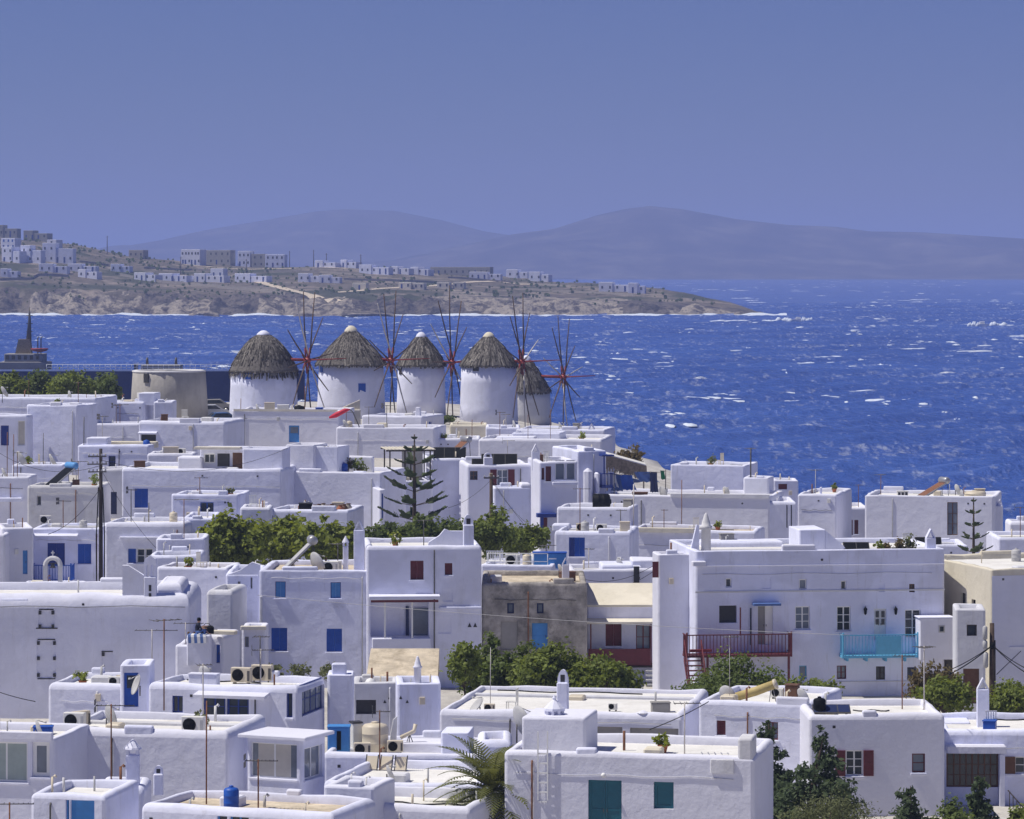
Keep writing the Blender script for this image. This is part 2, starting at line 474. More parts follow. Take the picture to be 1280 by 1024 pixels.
def sea_mat():
    m = bpy.data.materials.new('sea_water'); m.use_nodes = True
    t = m.node_tree; b = t.nodes['Principled BSDF']; L = t.links.new
    tc = t.nodes.new('ShaderNodeTexCoord')
    at = t.nodes.new('ShaderNodeAttribute'); at.attribute_name = 'foam'
    n1 = t.nodes.new('ShaderNodeTexNoise'); n1.inputs['Scale'].default_value = 0.012; n1.inputs['Detail'].default_value = 5
    L(tc.outputs['Object'], n1.inputs['Vector'])
    cr = t.nodes.new('ShaderNodeValToRGB')
    cr.color_ramp.elements[0].position = 0.35; cr.color_ramp.elements[0].color = (0.032, 0.080, 0.33, 1)
    cr.color_ramp.elements[1].position = 0.68; cr.color_ramp.elements[1].color = (0.052, 0.120, 0.43, 1)
    L(n1.outputs['Fac'], cr.inputs[0])
    n2 = t.nodes.new('ShaderNodeTexNoise'); n2.inputs['Scale'].default_value = 0.9; n2.inputs['Detail'].default_value = 6; n2.inputs['Roughness'].default_value = 0.75
    L(tc.outputs['Object'], n2.inputs['Vector'])
    # foam threshold: attribute + noise
    ad = t.nodes.new('ShaderNodeMath'); ad.operation = 'MULTIPLY_ADD'
    L(n2.outputs['Fac'], ad.inputs[0]); ad.inputs[1].default_value = 1.3; L(at.outputs['Fac'], ad.inputs[2])
    mr = t.nodes.new('ShaderNodeMapRange'); mr.inputs['From Min'].default_value = 1.12; mr.inputs['From Max'].default_value = 1.5
    L(ad.outputs[0], mr.inputs['Value'])
    # wind-drawn foam rows; their pale colour also stands in for fine wave shading
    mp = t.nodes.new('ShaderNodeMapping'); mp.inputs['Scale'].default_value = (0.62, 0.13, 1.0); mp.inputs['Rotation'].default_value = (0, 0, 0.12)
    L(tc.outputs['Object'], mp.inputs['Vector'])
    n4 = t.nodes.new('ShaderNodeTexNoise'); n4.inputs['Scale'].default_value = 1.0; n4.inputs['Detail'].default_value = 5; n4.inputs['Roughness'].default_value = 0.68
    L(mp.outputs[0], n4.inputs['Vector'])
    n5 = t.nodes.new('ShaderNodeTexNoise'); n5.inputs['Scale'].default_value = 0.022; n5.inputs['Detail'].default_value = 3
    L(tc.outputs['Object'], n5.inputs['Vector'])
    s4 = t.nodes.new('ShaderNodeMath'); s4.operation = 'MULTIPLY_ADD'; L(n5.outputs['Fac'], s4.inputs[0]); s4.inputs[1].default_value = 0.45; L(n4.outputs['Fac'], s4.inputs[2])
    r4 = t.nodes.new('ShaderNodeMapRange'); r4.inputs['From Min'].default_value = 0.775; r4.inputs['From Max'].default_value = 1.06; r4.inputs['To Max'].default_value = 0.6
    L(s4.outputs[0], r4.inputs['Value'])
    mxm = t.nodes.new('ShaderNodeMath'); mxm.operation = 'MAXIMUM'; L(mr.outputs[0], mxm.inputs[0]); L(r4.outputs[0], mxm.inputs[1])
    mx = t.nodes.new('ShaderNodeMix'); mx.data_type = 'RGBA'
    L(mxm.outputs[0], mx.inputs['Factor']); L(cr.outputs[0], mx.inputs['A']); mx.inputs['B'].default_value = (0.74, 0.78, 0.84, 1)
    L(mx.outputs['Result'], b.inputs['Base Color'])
    b.inputs['Roughness'].default_value = 0.22
    b.inputs['IOR'].default_value = 1.33
    b.inputs['Specular IOR Level'].default_value = 0.30
    n3 = t.nodes.new('ShaderNodeTexNoise'); n3.inputs['Scale'].default_value = 0.5; n3.inputs['Detail'].default_value = 7; n3.inputs['Roughness'].default_value = 0.65
    L(tc.outputs['Object'], n3.inputs['Vector'])
    bp = t.nodes.new('ShaderNodeBump'); bp.inputs['Strength'].default_value = 1.0; bp.inputs['Distance'].default_value = 1.2
    L(n3.outputs['Fac'], bp.inputs['Height']); L(bp.outputs[0], b.inputs['Normal'])
    return m

M_SEA = sea_mat()

# ------------------------------------------------------------------ ground of the town
gx = np.linspace(-140, 140, 141); gy = np.concatenate([np.arange(-30, 300, 5.0), np.arange(300, 470, 2.0)])
GX, GY = np.meshgrid(gx, gy)
GZ = np.vectorize(gnd)(GX, GY) + 0.25 * fbm(GX * 0.2, GY * 0.2) - 0.1
GZ += np.where(GZ < 1.2, 2.0 * fbm(GX * 0.35, GY * 0.35), 0)
tag(grid_mesh('ground', GX, GY, GZ, M_TOWN), 'pale earth and lanes under the town', kind='structure')

# ------------------------------------------------------------------ sea: real waves out past the headland, a flat sheet beyond
_wr = np.random.RandomState(3)
WAVES = []
for lam in np.geomspace(4.2, 26.0, 38):
    th = R(-62) + _wr.normal(0, 0.55)
    WAVES.append((2 * PI / lam, math.cos(th), math.sin(th), _wr.uniform(0, 6.28), 0.0125 * lam ** 0.80 * _wr.uniform(0.6, 1.3)))

def waves(X, Y):
    Z = np.zeros_like(X); DX = np.zeros_like(X); DY = np.zeros_like(X)
    for k, cx, cy, ph, a in WAVES:
        p = k * (X * cx + Y * cy) + ph
        Z += a * np.cos(p); sn = np.sin(p)
        DX -= a * cx * sn; DY -= a * cy * sn
    return Z, DX, DY

sea_parts = []
def sea_strip(xa, xb, ya, yb, dx, dy):
    X, Y = np.meshgrid(np.arange(xa, xb + 1e-6, dx), np.arange(ya, yb + 1e-6, dy))
    Z, DX, DY = waves(X, Y)
    e = np.minimum(np.minimum((X - xa) / 25, (xb - X) / 25), np.minimum((Y - ya) / 4 + (0 if ya < 500 else 1), (yb - Y) / 60 if yb > 1500 else 9))
    e = np.clip(e, 0, 1)
    patch = fbm(X / 45.0, Y / 70.0, 4)
    fine = fbm(X / 2.6, Y / 4.0, 3)
    zs = Z / Z.std()
    foam = np.clip((zs - 1.75) * 0.55 + patch * 0.9 + fine * 0.8 - 0.02, -0.6, 0.8)
    sea_parts.append((X + DX * e, Y + DY * e, Z * e, foam))
sea_strip(-190, 190, 300, 900, 1.3, 1.5)
sea_strip(-440, 440, 900, 2700, 2.7, 3.0)
for (xa, xb, ya, yb) in ((-30000, -440, 900, 2700), (440, 30000, 900, 2700), (-30000, -190, 100, 900), (190, 30000, 100, 900), (-30000, 30000, 2700, 40000), (-190, 190, 100, 300), (-30000, 30000, -2000, 100)):
    X, Y = np.meshgrid(np.linspace(xa, xb, 3), np.linspace(ya, yb, 3))
    sea_parts.append((X, Y, X * 0, X * 0 - 0.4))
_V = []; _Fc = []; _A = []; _o = 0
for X, Y, Z, A in sea_parts:
    r, c = X.shape
    _V.append(np.stack([X, Y, Z], -1).reshape(-1, 3)); _A.append(A.reshape(-1))
    i = np.arange((r - 1) * (c - 1)); q = (i // (c - 1)) * c + i % (c - 1) + _o
    _Fc.append(np.stack([q, q + 1, q + c + 1, q + c], -1)); _o += r * c
_V = np.concatenate(_V); _Fc = np.concatenate(_Fc); _A = np.concatenate(_A)
me = bpy.data.meshes.new('sea')
me.vertices.add(len(_V)); me.vertices.foreach_set('co', _V.astype(np.float32).reshape(-1))
me.loops.add(_Fc.size); me.loops.foreach_set('vertex_index', _Fc.astype(np.int32).reshape(-1))
me.polygons.add(len(_Fc)); me.polygons.foreach_set('loop_start', np.arange(0, _Fc.size, 4, dtype=np.int32))
me.polygons.foreach_set('loop_total', np.full(len(_Fc), 4, dtype=np.int32))
me.polygons.foreach_set('use_smooth', np.full(len(_Fc), True))
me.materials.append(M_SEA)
_a = me.attributes.new('foam', 'FLOAT', 'POINT'); _a.data.foreach_set('value', _A.astype(np.float32))
me.update(calc_edges=True)
seao = bpy.data.objects.new('sea', me); COL.objects.link(seao)
tag(seao, 'choppy deep blue sea flecked with white wave crests', kind='structure')

# breaking crests: low irregular ridges of foam riding on the waves, too many to count
mat('foam', (0.62, 0.68, 0.78), 0.9, 0.1, 0.08, 0.8)
def foam_ridges():
    V = []; Fs = []
    g = np.random.RandomState(5)
    def ridge(x, y, ln, hgt, wid, ang):
        n = 7
        zz = float(waves(np.array([[x]]), np.array([[y]]))[0][0, 0]) if y < 2600 else 0.0
        o = len(V)
        c, s_ = math.cos(ang), math.sin(ang)
        for i in range(n):
            u = (i / (n - 1) - 0.5) * ln
            e = (1 - abs(2 * i / (n - 1) - 1) ** 1.8)
            off = g.uniform(-0.25, 0.25) * wid
            hh = hgt * e * g.uniform(0.45, 1.1); ww = wid * (0.25 + 0.75 * e)
            for (a, b) in ((-ww, -0.25), (-0.3 * ww, hh), (0.5 * ww, hh * 0.7), (1.1 * ww, -0.25)):
                V.append((x + u * c - (a + off) * s_, y + u * s_ + (a + off) * c, zz * 0.75 + b))
        for i in range(n - 1):
            for k in range(3):
                Fs.append((o + i * 4 + k, o + (i + 1) * 4 + k, o + (i + 1) * 4 + k + 1, o + i * 4 + k + 1))
    # density falls with distance as the eye crowds them; drawn in world space over the whole strait
    for (ya, yb, n, lo, hi) in ((430, 700, 130, 1.0, 3.2), (700, 1100, 400, 1.4, 4.4), (1100, 1950, 600, 1.6, 5.6), (1950, 3200, 520, 2.2, 6.5), (3200, 7600, 460, 4.0, 11.0)):
        for _ in range(n):
            y = g.uniform(ya, yb); x = g.uniform(-0.19, 0.19) * y
            if ya > 1900 and x < 160: continue
            if fbm(np.array(x / 60.0), np.array(y / 90.0), 3) < -0.10: continue
            ln = g.uniform(lo, hi) * g.choice([0.6, 1.0, 1.4, 2.6])
            an_ = g.normal(0.08, 0.3); hh_ = g.uniform(0.08, 0.34) * (1 + y / 5000.0)
            k_ = 1 if y > 3200 else int(g.choice([1, 2, 3, 4]))
            for j in range(k_):
                e_ = 1.0 if k_ == 1 else g.uniform(0.3, 0.75)
                ridge(x + g.uniform(-0.5, 0.5) * ln * (j > 0), y + g.uniform(-3.0, 3.0) * (j > 0), ln * e_, hh_ * g.uniform(0.5, 1.1), g.uniform(0.3, 1.1), an_ + g.normal(0, 0.25))
    return V, Fs
_fv, _ff = foam_ridges()
fm = MB(); fm.v = _fv; fm.f = _ff; fm.sm = [True] * len(_ff)
tag(fm.build('whitecaps', 'foam'), 'white foam crests breaking all over the blue strait', kind='stuff')

# ------------------------------------------------------------------ the headland across the water
_sk = np.array([(-300, 270), (-100, 288), (0, 301), (60, 305), (130, 319), (220, 329), (300, 334), (400, 333), (500, 336), (600, 343), (700, 351), (780, 355), (850, 365), (900, 378), (925, 389), (940, 399), (1100, 420)], float)
def _prof(X):
    px = 640 + X / 0.48
    ys = np.interp(px, _sk[:, 0], _sk[:, 1])
    sr = 0.5 - 0.055 * np.clip((px - 780) / 150, 0, 1)
    zr = 26 - (ys - 335) * sr
    dep = 330 * (1 - 0.85 * np.clip((px - 650) / 290, 0, 1) ** 0.8) + 12
    return px, zr, dep
_gt = np.array([(-1, -6), (-0.02, -0.25), (0.0, 0.02), (0.03, 0.16), (0.10, 0.33), (0.16, 0.40), (0.3, 0.50), (0.6, 0.73), (1.0, 1.0), (1.4, 0.7), (2.0, -0.3), (4, -3)], float)
def headland_z(X, Y, rough=True):
    X = np.asarray(X, float); Y = np.asarray(Y, float)
    px, zr, dep = _prof(X)
    shore = 1990 + 26 * fbm(X / 40.0, X * 0 + 3.3, 4) + 10 * np.sin(X / 55.0)
    t = (Y - shore) / dep
    g = np.interp(t, _gt[:, 0], _gt[:, 1])
    z = np.maximum(zr, 1.5) * g
    if rough:
        cl = np.exp(-((t - 0.06) / 0.09) ** 2)
        z = z + cl * np.clip(zr / 14, 0.2, 1) * 16.0 * fbm(X / 10.0, Y / 11.0, 5) + 2.2 * fbm(X / 30.0, Y / 40.0, 4) * np.clip(t, 0, 1) * np.clip(zr / 14, 0.1, 1)
    return np.where(zr < -1.0, np.minimum(z, -1.0), z)
hx = np.arange(-560, 160, 2.2); hy = np.concatenate([np.arange(1960, 2060, 2.0), np.arange(2060, 2900, 7.0)])
HX, HY = np.meshgrid(hx, hy)
HZ = headland_z(HX, HY)
tag(grid_mesh('headland', HX, HY, HZ, M_HEAD), 'low brown rocky headland across the strait', kind='structure')
HEADO = bpy.data.objects['headland']
HEADO.data.materials.append(M_ROCK)
M_ROCKD = land_mat('dark_rock', [(0.025, 0.024, 0.028), (0.06, 0.055, 0.052), (0.15, 0.13, 0.115), (0.035, 0.034, 0.036), (0.11, 0.10, 0.085)], 0.09, bump=1.0)
HEADO.data.materials.append(M_ROCKD)
# bare rock on the steep sea front, scrub above
_nf = len(HEADO.data.polygons)
_fc = np.empty(_nf * 3, np.float32); HEADO.data.polygons.foreach_get('center', _fc); _fc = _fc.reshape(-1, 3)
_px, _zr, _dep = _prof(_fc[:, 0]); _sh = 1990 + 26 * fbm(_fc[:, 0] / 40.0, _fc[:, 0] * 0 + 3.3, 4) + 10 * np.sin(_fc[:, 0] / 55.0)
_tt = (_fc[:, 1] - _sh) / _dep + 0.35 * fbm(_fc[:, 0] / 14.0, _fc[:, 1] / 18.0, 4)
_mi = (_tt < np.where(_px > 560, 0.34, 0.13)).astype(np.int32)
_mi = np.where((_mi == 1) & (fbm(_fc[:, 0] / 38.0, _fc[:, 1] / 60.0, 3) + np.where(_px < 560, 0.07, -0.14) > 0), 2, _mi)
HEADO.data.polygons.foreach_set('material_index', _mi)

# surf along the foot of the headland
sv = []; sf = []
_xs = np.arange(-330, 150, 1.6)
_shr = 1990 + 26 * fbm(_xs / 40.0, _xs * 0 + 3.3, 4) + 10 * np.sin(_xs / 55.0)
for i, x in enumerate(_xs):
    w = 10 + 26 * max(0.0, float(fbm(np.array(x / 22.0), np.array(8.1), 4)) + 0.25)
    hgt = 0.6 + 3.6 * max(0.0, float(fbm(np.array(x / 12.0), np.array(1.7), 4)) + 0.12)
    y = _shr[i]
    for (a, z) in ((6, hgt * 0.6), (-2, hgt), (-w * 0.5, hgt * 0.45), (-w, -0.3)):
        sv.append((x, y + a, z))
for i in range(len(_xs) - 1):
    for k in range(3):
        sf.append((i * 4 + k + 1, (i + 1) * 4 + k + 1, (i + 1) * 4 + k, i * 4 + k))
fm = MB(); fm.v = sv; fm.f = sf; fm.sm = [True] * len(sf)
tag(fm.build('surf', 'foam'), 'band of white surf along the foot of the headland', kind='stuff')

# ------------------------------------------------------------------ far islands
def island(name, label, sky_px, y0, depth, x_off=0):
    sp = np.array(sky_px, float); s0 = y0 / F
    xs = np.linspace((sp[0, 0] - 640) * s0, (sp[-1, 0] - 640) * s0, 240); t = np.linspace(-0.15, 2.2, 60)
    X, T = np.meshgrid(xs, t)
    px = 640 + X / s0
    zr = 26 + (335 - np.interp(px, sp[:, 0], sp[:, 1])) * (y0 + depth) / F
    k = np.array([-0.15, 0.0, 0.12, 0.3, 0.6, 0.85, 1.0, 1.3, 2.2]); v = np.array([-0.1, 0.0, 0.09, 0.26, 0.62, 0.92, 1.0, 0.8, -0.1])
    Y = y0 + T * depth + 120 * fbm(X / 300.0, X * 0, 3)
    Z = zr * np.interp(T, k, v) + 75 * fbm(X / 420.0, Y / 420.0, 5) * np.clip(T * 2.5, 0, 1) * np.clip(1.6 - np.abs(T - 0.5), 0, 1) * (np.abs(T - 1) > 0.12)
    return tag(grid_mesh(name, X, Y, Z, M_ISLE), label, kind='structure')
island('far_hills', 'hazy blue hills of an island on the horizon', [(-700, 330), (-200, 322), (60, 312), (140, 300), (200, 288), (300, 273), (360, 264), (400, 261), (470, 263), (540, 275), (600, 289), (660, 297), (760, 318), (860, 346), (900, 352)], 10000, 1400)
island('far_island', 'hazy blue island with a broad rounded summit', [(380, 352), (450, 334), (540, 312), (640, 293), (700, 286), (760, 269), (800, 261), (835, 257), (880, 261), (960, 274), (1030, 281), (1100, 283), (1150, 289), (1220, 290), (1290, 294), (1500, 306), (2000, 330), (2300, 345)], 8300, 1100)

# ------------------------------------------------------------------ haze
hz = MB(); hz.box(-31000, 31000, -2100, 41000, -16.0, 252.0)
mh = bpy.data.materials.new('haze_air'); mh.use_nodes = True
t = mh.node_tree
for n in list(t.nodes): t.nodes.remove(n)
pv = t.nodes.new('ShaderNodeVolumePrincipled')
pv.inputs['Color'].default_value = (0.44, 0.54, 0.89, 1)
pv.inputs['Density'].default_value = 0.00015
pv.inputs['Anisotropy'].default_value = 0.0
om = t.nodes.new('ShaderNodeOutputMaterial')
t.links.new(pv.outputs[0], om.inputs['Volume'])
MATS['haze_air'] = mh
tag(hz.build('haze', 'haze_air'), 'pale blue sea haze', kind='stuff')
# ------------------------------------------------------------------ houses
def rrect(w, d, x0, y0, ins, rc, step):
    """closed ring of points round a rounded rectangle, inset by ins; the same count for every inset"""
    pts = []
    xa, xb, ya, yb = x0 + ins, x0 + w - ins, y0 + ins, y0 + d - ins
    r = max(0.02, rc - ins * 0.5)
    r = min(r, 0.45 * (xb - xa), 0.45 * (yb - ya))
    nx = max(1, int(w / step)); ny = max(1, int(d / step))
    def arc(cx, cy, a0):
        for k in range(4):
            a = a0 + k / 3 * PI / 2
            pts.append((cx + r * math.cos(a), cy + r * math.sin(a)))
    def lin(p, q, n):
        for k in range(1, n):
            pts.append((p[0] + (q[0] - p[0]) * k / n, p[1] + (q[1] - p[1]) * k / n))
    arc(xa + r, ya + r, PI); lin((xa + r, ya), (xb - r, ya), nx)
    arc(xb - r, ya + r, 1.5 * PI); lin((xb, ya + r), (xb, yb - r), ny)
    arc(xb - r, yb - r, 0); lin((xb - r, yb), (xa + r, yb), nx)
    arc(xa + r, yb - r, 0.5 * PI); lin((xa, yb - r), (xa, ya + r), ny)
    return pts

def shell(mb, w, d, h, x0=0, y0=0, z0=0, rad=0.2, par=0.3, thick=0.34, rc=0.14, holes=None, wob=0.03, flat=False):
    """white cube house: walls with real openings, a rounded hand-plastered parapet; returns the roof level"""
    holes = holes or {}
    zw = h - rad
    step = 1.1
    def ph(p, k):
        return (vnoise(p[0] * 0.9 + x0 * 3.1 + h, p[1] * 0.9 + k * 7.7 + w) - 0.5) * 2
    prof = [(0.0, zw)]
    for a in (25, 50, 72, 90):
        prof.append((rad * 0.85 * (1 - math.cos(R(a))), zw + rad * math.sin(R(a))))
    th = max(thick, rad * 0.85 + 0.1)
    if not flat:
        prof += [(th - 0.05, h), (th, h - 0.06), (th, h - par)]
    rings = []
    for i, (ins, z) in enumerate(prof):
        ring = []
        for p in rrect(w, d, x0, y0, ins, rc, step):
            dz = 0
            if 0 < i and z > h - par + 0.01:
                dz = wob * ph(p, 1) + 0.5 * wob * ph((p[0] * 2.7, p[1] * 2.7), 3)
            ring.append((p[0], p[1], z + dz))
        rings.append(ring)
    n = len(rings[0])
    vs = [p for r in rings for p in r]
    fs = []
    for i in range(len(rings) - 1):
        for k in range(n):
            l = (k + 1) % n
            fs.append((i * n + k, i * n + l, (i + 1) * n + l, (i + 1) * n + k))
    mb.add(vs, fs, True)
    if flat:
        mb.add(rings[-1], [tuple(range(n))])
    # walls: corners as strips, the four flat sides with holes cut in
    base = rrect(w, d, x0, y0, 0, rc, step)
    r = min(rc, 0.45 * w, 0.45 * d)
    nx = max(1, int(w / step)); ny = max(1, int(d / step))
    starts = [0, 4 + nx - 1, 8 + nx - 1 + ny - 1, 12 + 2 * (nx - 1) + ny - 1]
    for st in starts:
        cv = [(base[st + k][0], base[st + k][1], z) for z in (z0, zw) for k in range(4)]
        mb.add(cv, [(k, k + 1, 5 + k, 4 + k) for k in range(3)], True)
    sides = {'F': ((x0, y0), (1, 0), w), 'R': ((x0 + w, y0), (0, 1), d), 'B': ((x0 + w, y0 + d), (-1, 0), w), 'L': ((x0, y0 + d), (0, -1), d)}
    for key, (o, dr, ln) in sides.items():
        hs = holes.get(key, [])
        us = {r, ln - r}; zs = {z0, zw}
        good = []
        for (u0, za, u1, zb, dp) in hs:
            u0 = max(u0, r + 0.02); u1 = min(u1, ln - r - 0.02); za = max(za, z0 + 0.02); zb = min(zb, zw - 0.02)
            if u1 - u0 > 0.05 and zb - za > 0.05:
                good.append((u0, za, u1, zb, dp)); us |= {u0, u1}; zs |= {za, zb}
        us = sorted(us); zs = sorted(zs)
        P = lambda u, z, dp=0: (o[0] + dr[0] * u - dr[1] * dp, o[1] + dr[1] * u + dr[0] * dp, z)
        for i in range(len(us) - 1):
            for j in range(len(zs) - 1):
                cu, cz = (us[i] + us[i + 1]) / 2, (zs[j] + zs[j + 1]) / 2
                if any(a < cu < c and b < cz < e for (a, b, c, e, _) in good):
                    continue
                mb.add([P(us[i], zs[j]), P(us[i + 1], zs[j]), P(us[i + 1], zs[j + 1]), P(us[i], zs[j + 1])], [(0, 1, 2, 3)])
        for (a, b, c, e, dp) in good:
            q = [P(a, b), P(c, b), P(c, e), P(a, e)]; k = [P(a, b, dp), P(c, b, dp), P(c, e, dp), P(a, e, dp)]
            mb.add(q + k, [(0, 1, 5, 4), (1, 2, 6, 5), (2, 3, 7, 6), (3, 0, 4, 7), (4, 5, 6, 7)])
    return h - par, th

class House:
    def __init__(s, x0, x1, sc, yaw, ytop, dep, label, ops=(), wall='white', roof='screed', par=0.3, rad=0.2, zb=None, name='house', cat='house', group=None, wob=0.055, flat=False, ztop=None, thick=0.34):
        s.sc = sc; s.dep = dep; s.wallm = wall
        y = R(yaw); s.yaw = y
        s.c, s.sn = math.cos(y), math.sin(y)
        s.A = ((x0 - 640) * sc, F * sc)
        k = (x1 - 640) / F
        s.w = (k * s.A[1] - s.A[0]) / (s.c - k * s.sn)
        zt = H - (ytop - Y0) * sc if ztop is None else ztop
        if zb is None:
            zb = min(gnd(*s.xy(u, v)) for u in (0, s.w) for v in (0, dep)) - 0.4
        s.zb = zb; s.h = zt - zb
        s.root = thing(name, label, cat, (s.A[0], s.A[1], zb), y, group)
        s.holes = {}
        s.todo = []
        for op in ops:
            s.plan(*op)
        mb = MB()
        s.rz, s.th = shell(mb, s.w, dep, s.h, rad=rad, par=par, holes=s.holes, wob=wob, flat=flat, thick=thick)
        if flat: s.rz = s.h
        mb.build('wall', wall, s.root)
        if not flat:
            rf = MB(); t = s.th - 0.04
            rf.box(t, s.w - t, t, dep - t, s.rz - 0.12, s.rz)
            rf.build('roof', roof, s.root)
        for f, a in s.todo:
            f(*a)
        s.wear(random.Random(int(x0 * 13 + ytop * 7)), flat)
    def wear(s, g, flat):
        """the small things a lived-in house collects: pipes, cables, boxes, humps and steps on its parapet"""
        hs = s.holes.get('F', [])
        free = lambda a, b: all(b < h[0] - .08 or a > h[2] + .08 for h in hs)
        tall = max([h[3] for h in hs], default=0)
        if s.w > 2.2 and g.random() < .7:
            for _ in range(6):
                u = g.uniform(.25, s.w - .25)
                if free(u - .06, u + .06):
                    m = MB(); z1 = s.h - g.uniform(.3, .6); m.tube([(u, -.05, 0), (u, -.05, z1), (u, .0, z1 + .08)], .035, 6); m.build('downpipe', g.choice(['white_worn', 'metal_dark', 'rust', 'dish_grey']), s.root); break
        if s.w > 3 and g.random() < .65:
            z = max(tall + .2, s.h - g.uniform(.7, 1.6))
            if z < s.h - .35:
                n = 10; a, b = g.uniform(.15, .8), s.w - g.uniform(.15, .8)
                m = MB(); m.tube([(a + (b - a) * i / n, -.025, z + .04 * math.sin(i * 1.7 + a)) for i in range(n + 1)], .014, 4); m.build('wall_cable', g.choice(['dish_grey', 'dark', 'white_worn']), s.root)
        if s.w > 2 and g.random() < .5:
            for _ in range(6):
                u = g.uniform(.3, s.w - .6); z = s.h - g.uniform(.6, 2.2)
                if free(u, u + .3):
                    m = MB(); m.box(u, u + .26, -.11, -.003, z, z + .34, bev=.015); m.build('meter_box', g.choice(['plastic_white', 'dish_grey', 'plastic_cream']), s.root); break
        if s.w > 3 and g.random() < .45:
            for k in range(2):
                u = g.uniform(.3, s.w - .4)
                if free(u, u + .14): m = MB(); m.box(u, u + .13, -.012, -.003, s.h - .62, s.h - .5); m.build('air_vent', 'dark', s.root)
        if flat: return
        t = s.th + .1
        if s.w - 2 * t < .8 or s.dep - 2 * t < .8: return
        for _ in range(g.choice([1, 2, 2, 3])):
            u = g.uniform(t, s.w - t); v = g.uniform(t, s.dep - t); hh = g.uniform(.35, .85)
            m = MB(); m.tube([(u, v, s.rz - .02), (u, v, s.rz + hh), (u + .1, v, s.rz + hh + .07), (u + .16, v, s.rz + hh)] if g.random() < .5 else [(u, v, s.rz - .02), (u, v, s.rz + hh)], g.uniform(.03, .06), 7); m.build('vent_pipe', g.choice(['white_worn', 'dish_grey', 'rust', 'plastic_cream']), s.root)
        if g.random() < .7:
            u = g.uniform(0.02, s.w * .7); ln = g.uniform(.5, min(2.2, s.w * .35)); m = MB(); v0 = s.dep - s.th + .01 if g.random() < .6 else .03
            shell(m, ln, s.th - .05, s.h + g.uniform(.1, .32), u, v0, s.h - .2, rad=.09, wob=.02, flat=True, rc=.07); m.build('parapet_step', s.wallm, s.root)
        if s.w > 3.5 and g.random() < .6:
            u = g.uniform(t, s.w - t - 1.0); v = g.uniform(t, max(t + .01, s.dep - t - .9)); m = MB(); m.box(u, u + g.uniform(.6, 1.0), v, v + .8, s.rz - .01, s.rz + g.uniform(.2, .5), bev=.06); m.build('roof_hatch', g.choice(['white', 'white_worn', 'cream', 'plastic_cream']), s.root)
        if s.w > 4 and g.random() < .5:
            v = g.uniform(t, s.dep - t); m = MB(); m.box(s.th, s.w - s.th, v, v + .22, s.rz - .02, s.rz + .16, bev=.06); m.build('roof_kerb', 'white_worn', s.root)
        if s.w > 3 and g.random() < .55:
            a, b = g.uniform(t, s.w * .4), g.uniform(s.w * .6, s.w - t); v = g.uniform(t, s.dep - t); n = 8
            m = MB(); m.tube([(a + (b - a) * i / n, v + .25 * math.sin(i * 1.3 + a), s.rz + .03) for i in range(n + 1)], .03, 5); m.build('roof_hose', g.choice(['dark', 'dish_grey', 'black']), s.root)
    def xy(s, u, v):
        return (s.A[0] + u * s.c - v * s.sn, s.A[1] + u * s.sn + v * s.c)
    def u_at(s, px, v=0.0):
        k = (px - 640) / F
        ox, oy = s.xy(0, v)
        return (k * oy - ox) / (s.c - k * s.sn)
    def v_at(s, px, u):
        k = (px - 640) / F
        ox, oy = s.xy(u, 0)
        return (k * oy - ox) / (-s.sn - k * s.c)
    def z_at(s, py, u, v):
        return H - (py - Y0) * s.xy(u, v)[1] / F - s.zb
    def face(s, side, px, py):
        """local (u along the side, z) of a photo pixel on that side"""
        if side == 'F':
            u = s.u_at(px); return u, s.z_at(py, u, 0)
        if side == 'R':
            v = s.v_at(px, s.w); return v, s.z_at(py, s.w, v)
        v = s.v_at(px, 0); return s.dep - v, s.z_at(py, 0, v)
    def frame(s, side):
        """matrix: x along the side, y into the wall, z up"""
        if side == 'F': return Matrix.Identity(4)
        if side == 'R': return Matrix.Translation((s.w, 0, 0)) @ Matrix.Rotation(PI / 2, 4, 'Z')
        return Matrix.Translation((0, s.dep, 0)) @ Matrix.Rotation(-PI / 2, 4, 'Z')
    def plan(s, kind, x0, y0, x1, y1, opt=None):
        opt = opt or {}
        side = opt.get('side', 'F')
        ua, za = s.face(side, x0, y1); ub, zb = s.face(side, x1, y0)
        if ua > ub: ua, ub = ub, ua
        lim = s.w if side == 'F' else s.dep
        ua = max(ua, 0.18); ub = min(ub, lim - 0.18)
        if ub - ua < 0.08: return
        dp = opt.get('dp', 0.2)
        s.holes.setdefault(side, []).append((ua, za, ub, zb, dp))
        s.todo.append((s.fit, (kind, side, ua, za, ub, zb, dp, opt)))
    def fit(s, kind, side, ua, za, ub, zb, dp, opt):
        M = s.frame(side)
        col = opt.get('col', 'white_paint'); lab = opt.get('label')
        w, h = ub - ua, zb - za
        def mk(mb, nm, mt, par, lb=None):
            o = mb.build(nm, mt, par, lb); return o
        def bx(mb, a, b, y0, y1, c, e, bev=0.0):
            mb.box(a, b, y0, y1, c, e, M, bev)
        if opt.get('sill', kind in 'ws' and h > 0.5):
            m = MB(); bx(m, ua - 0.07, ub + 0.07, -0.07, 0.0 - 0.002, za - 0.09, za - 0.01, 0.015); mk(m, 'sill', opt.get('sillm', 'white'), s.root)
        if kind == 'n':      # blank recess
            return
        if kind == 'o':      # dark opening or vent
            m = MB(); bx(m, ua + 0.01, ub - 0.01, dp - 0.03, dp - 0.004, za + 0.01, zb - 0.01); mk(m, opt.get('name', 'opening'), opt.get('col', 'dark'), s.root, lab); return
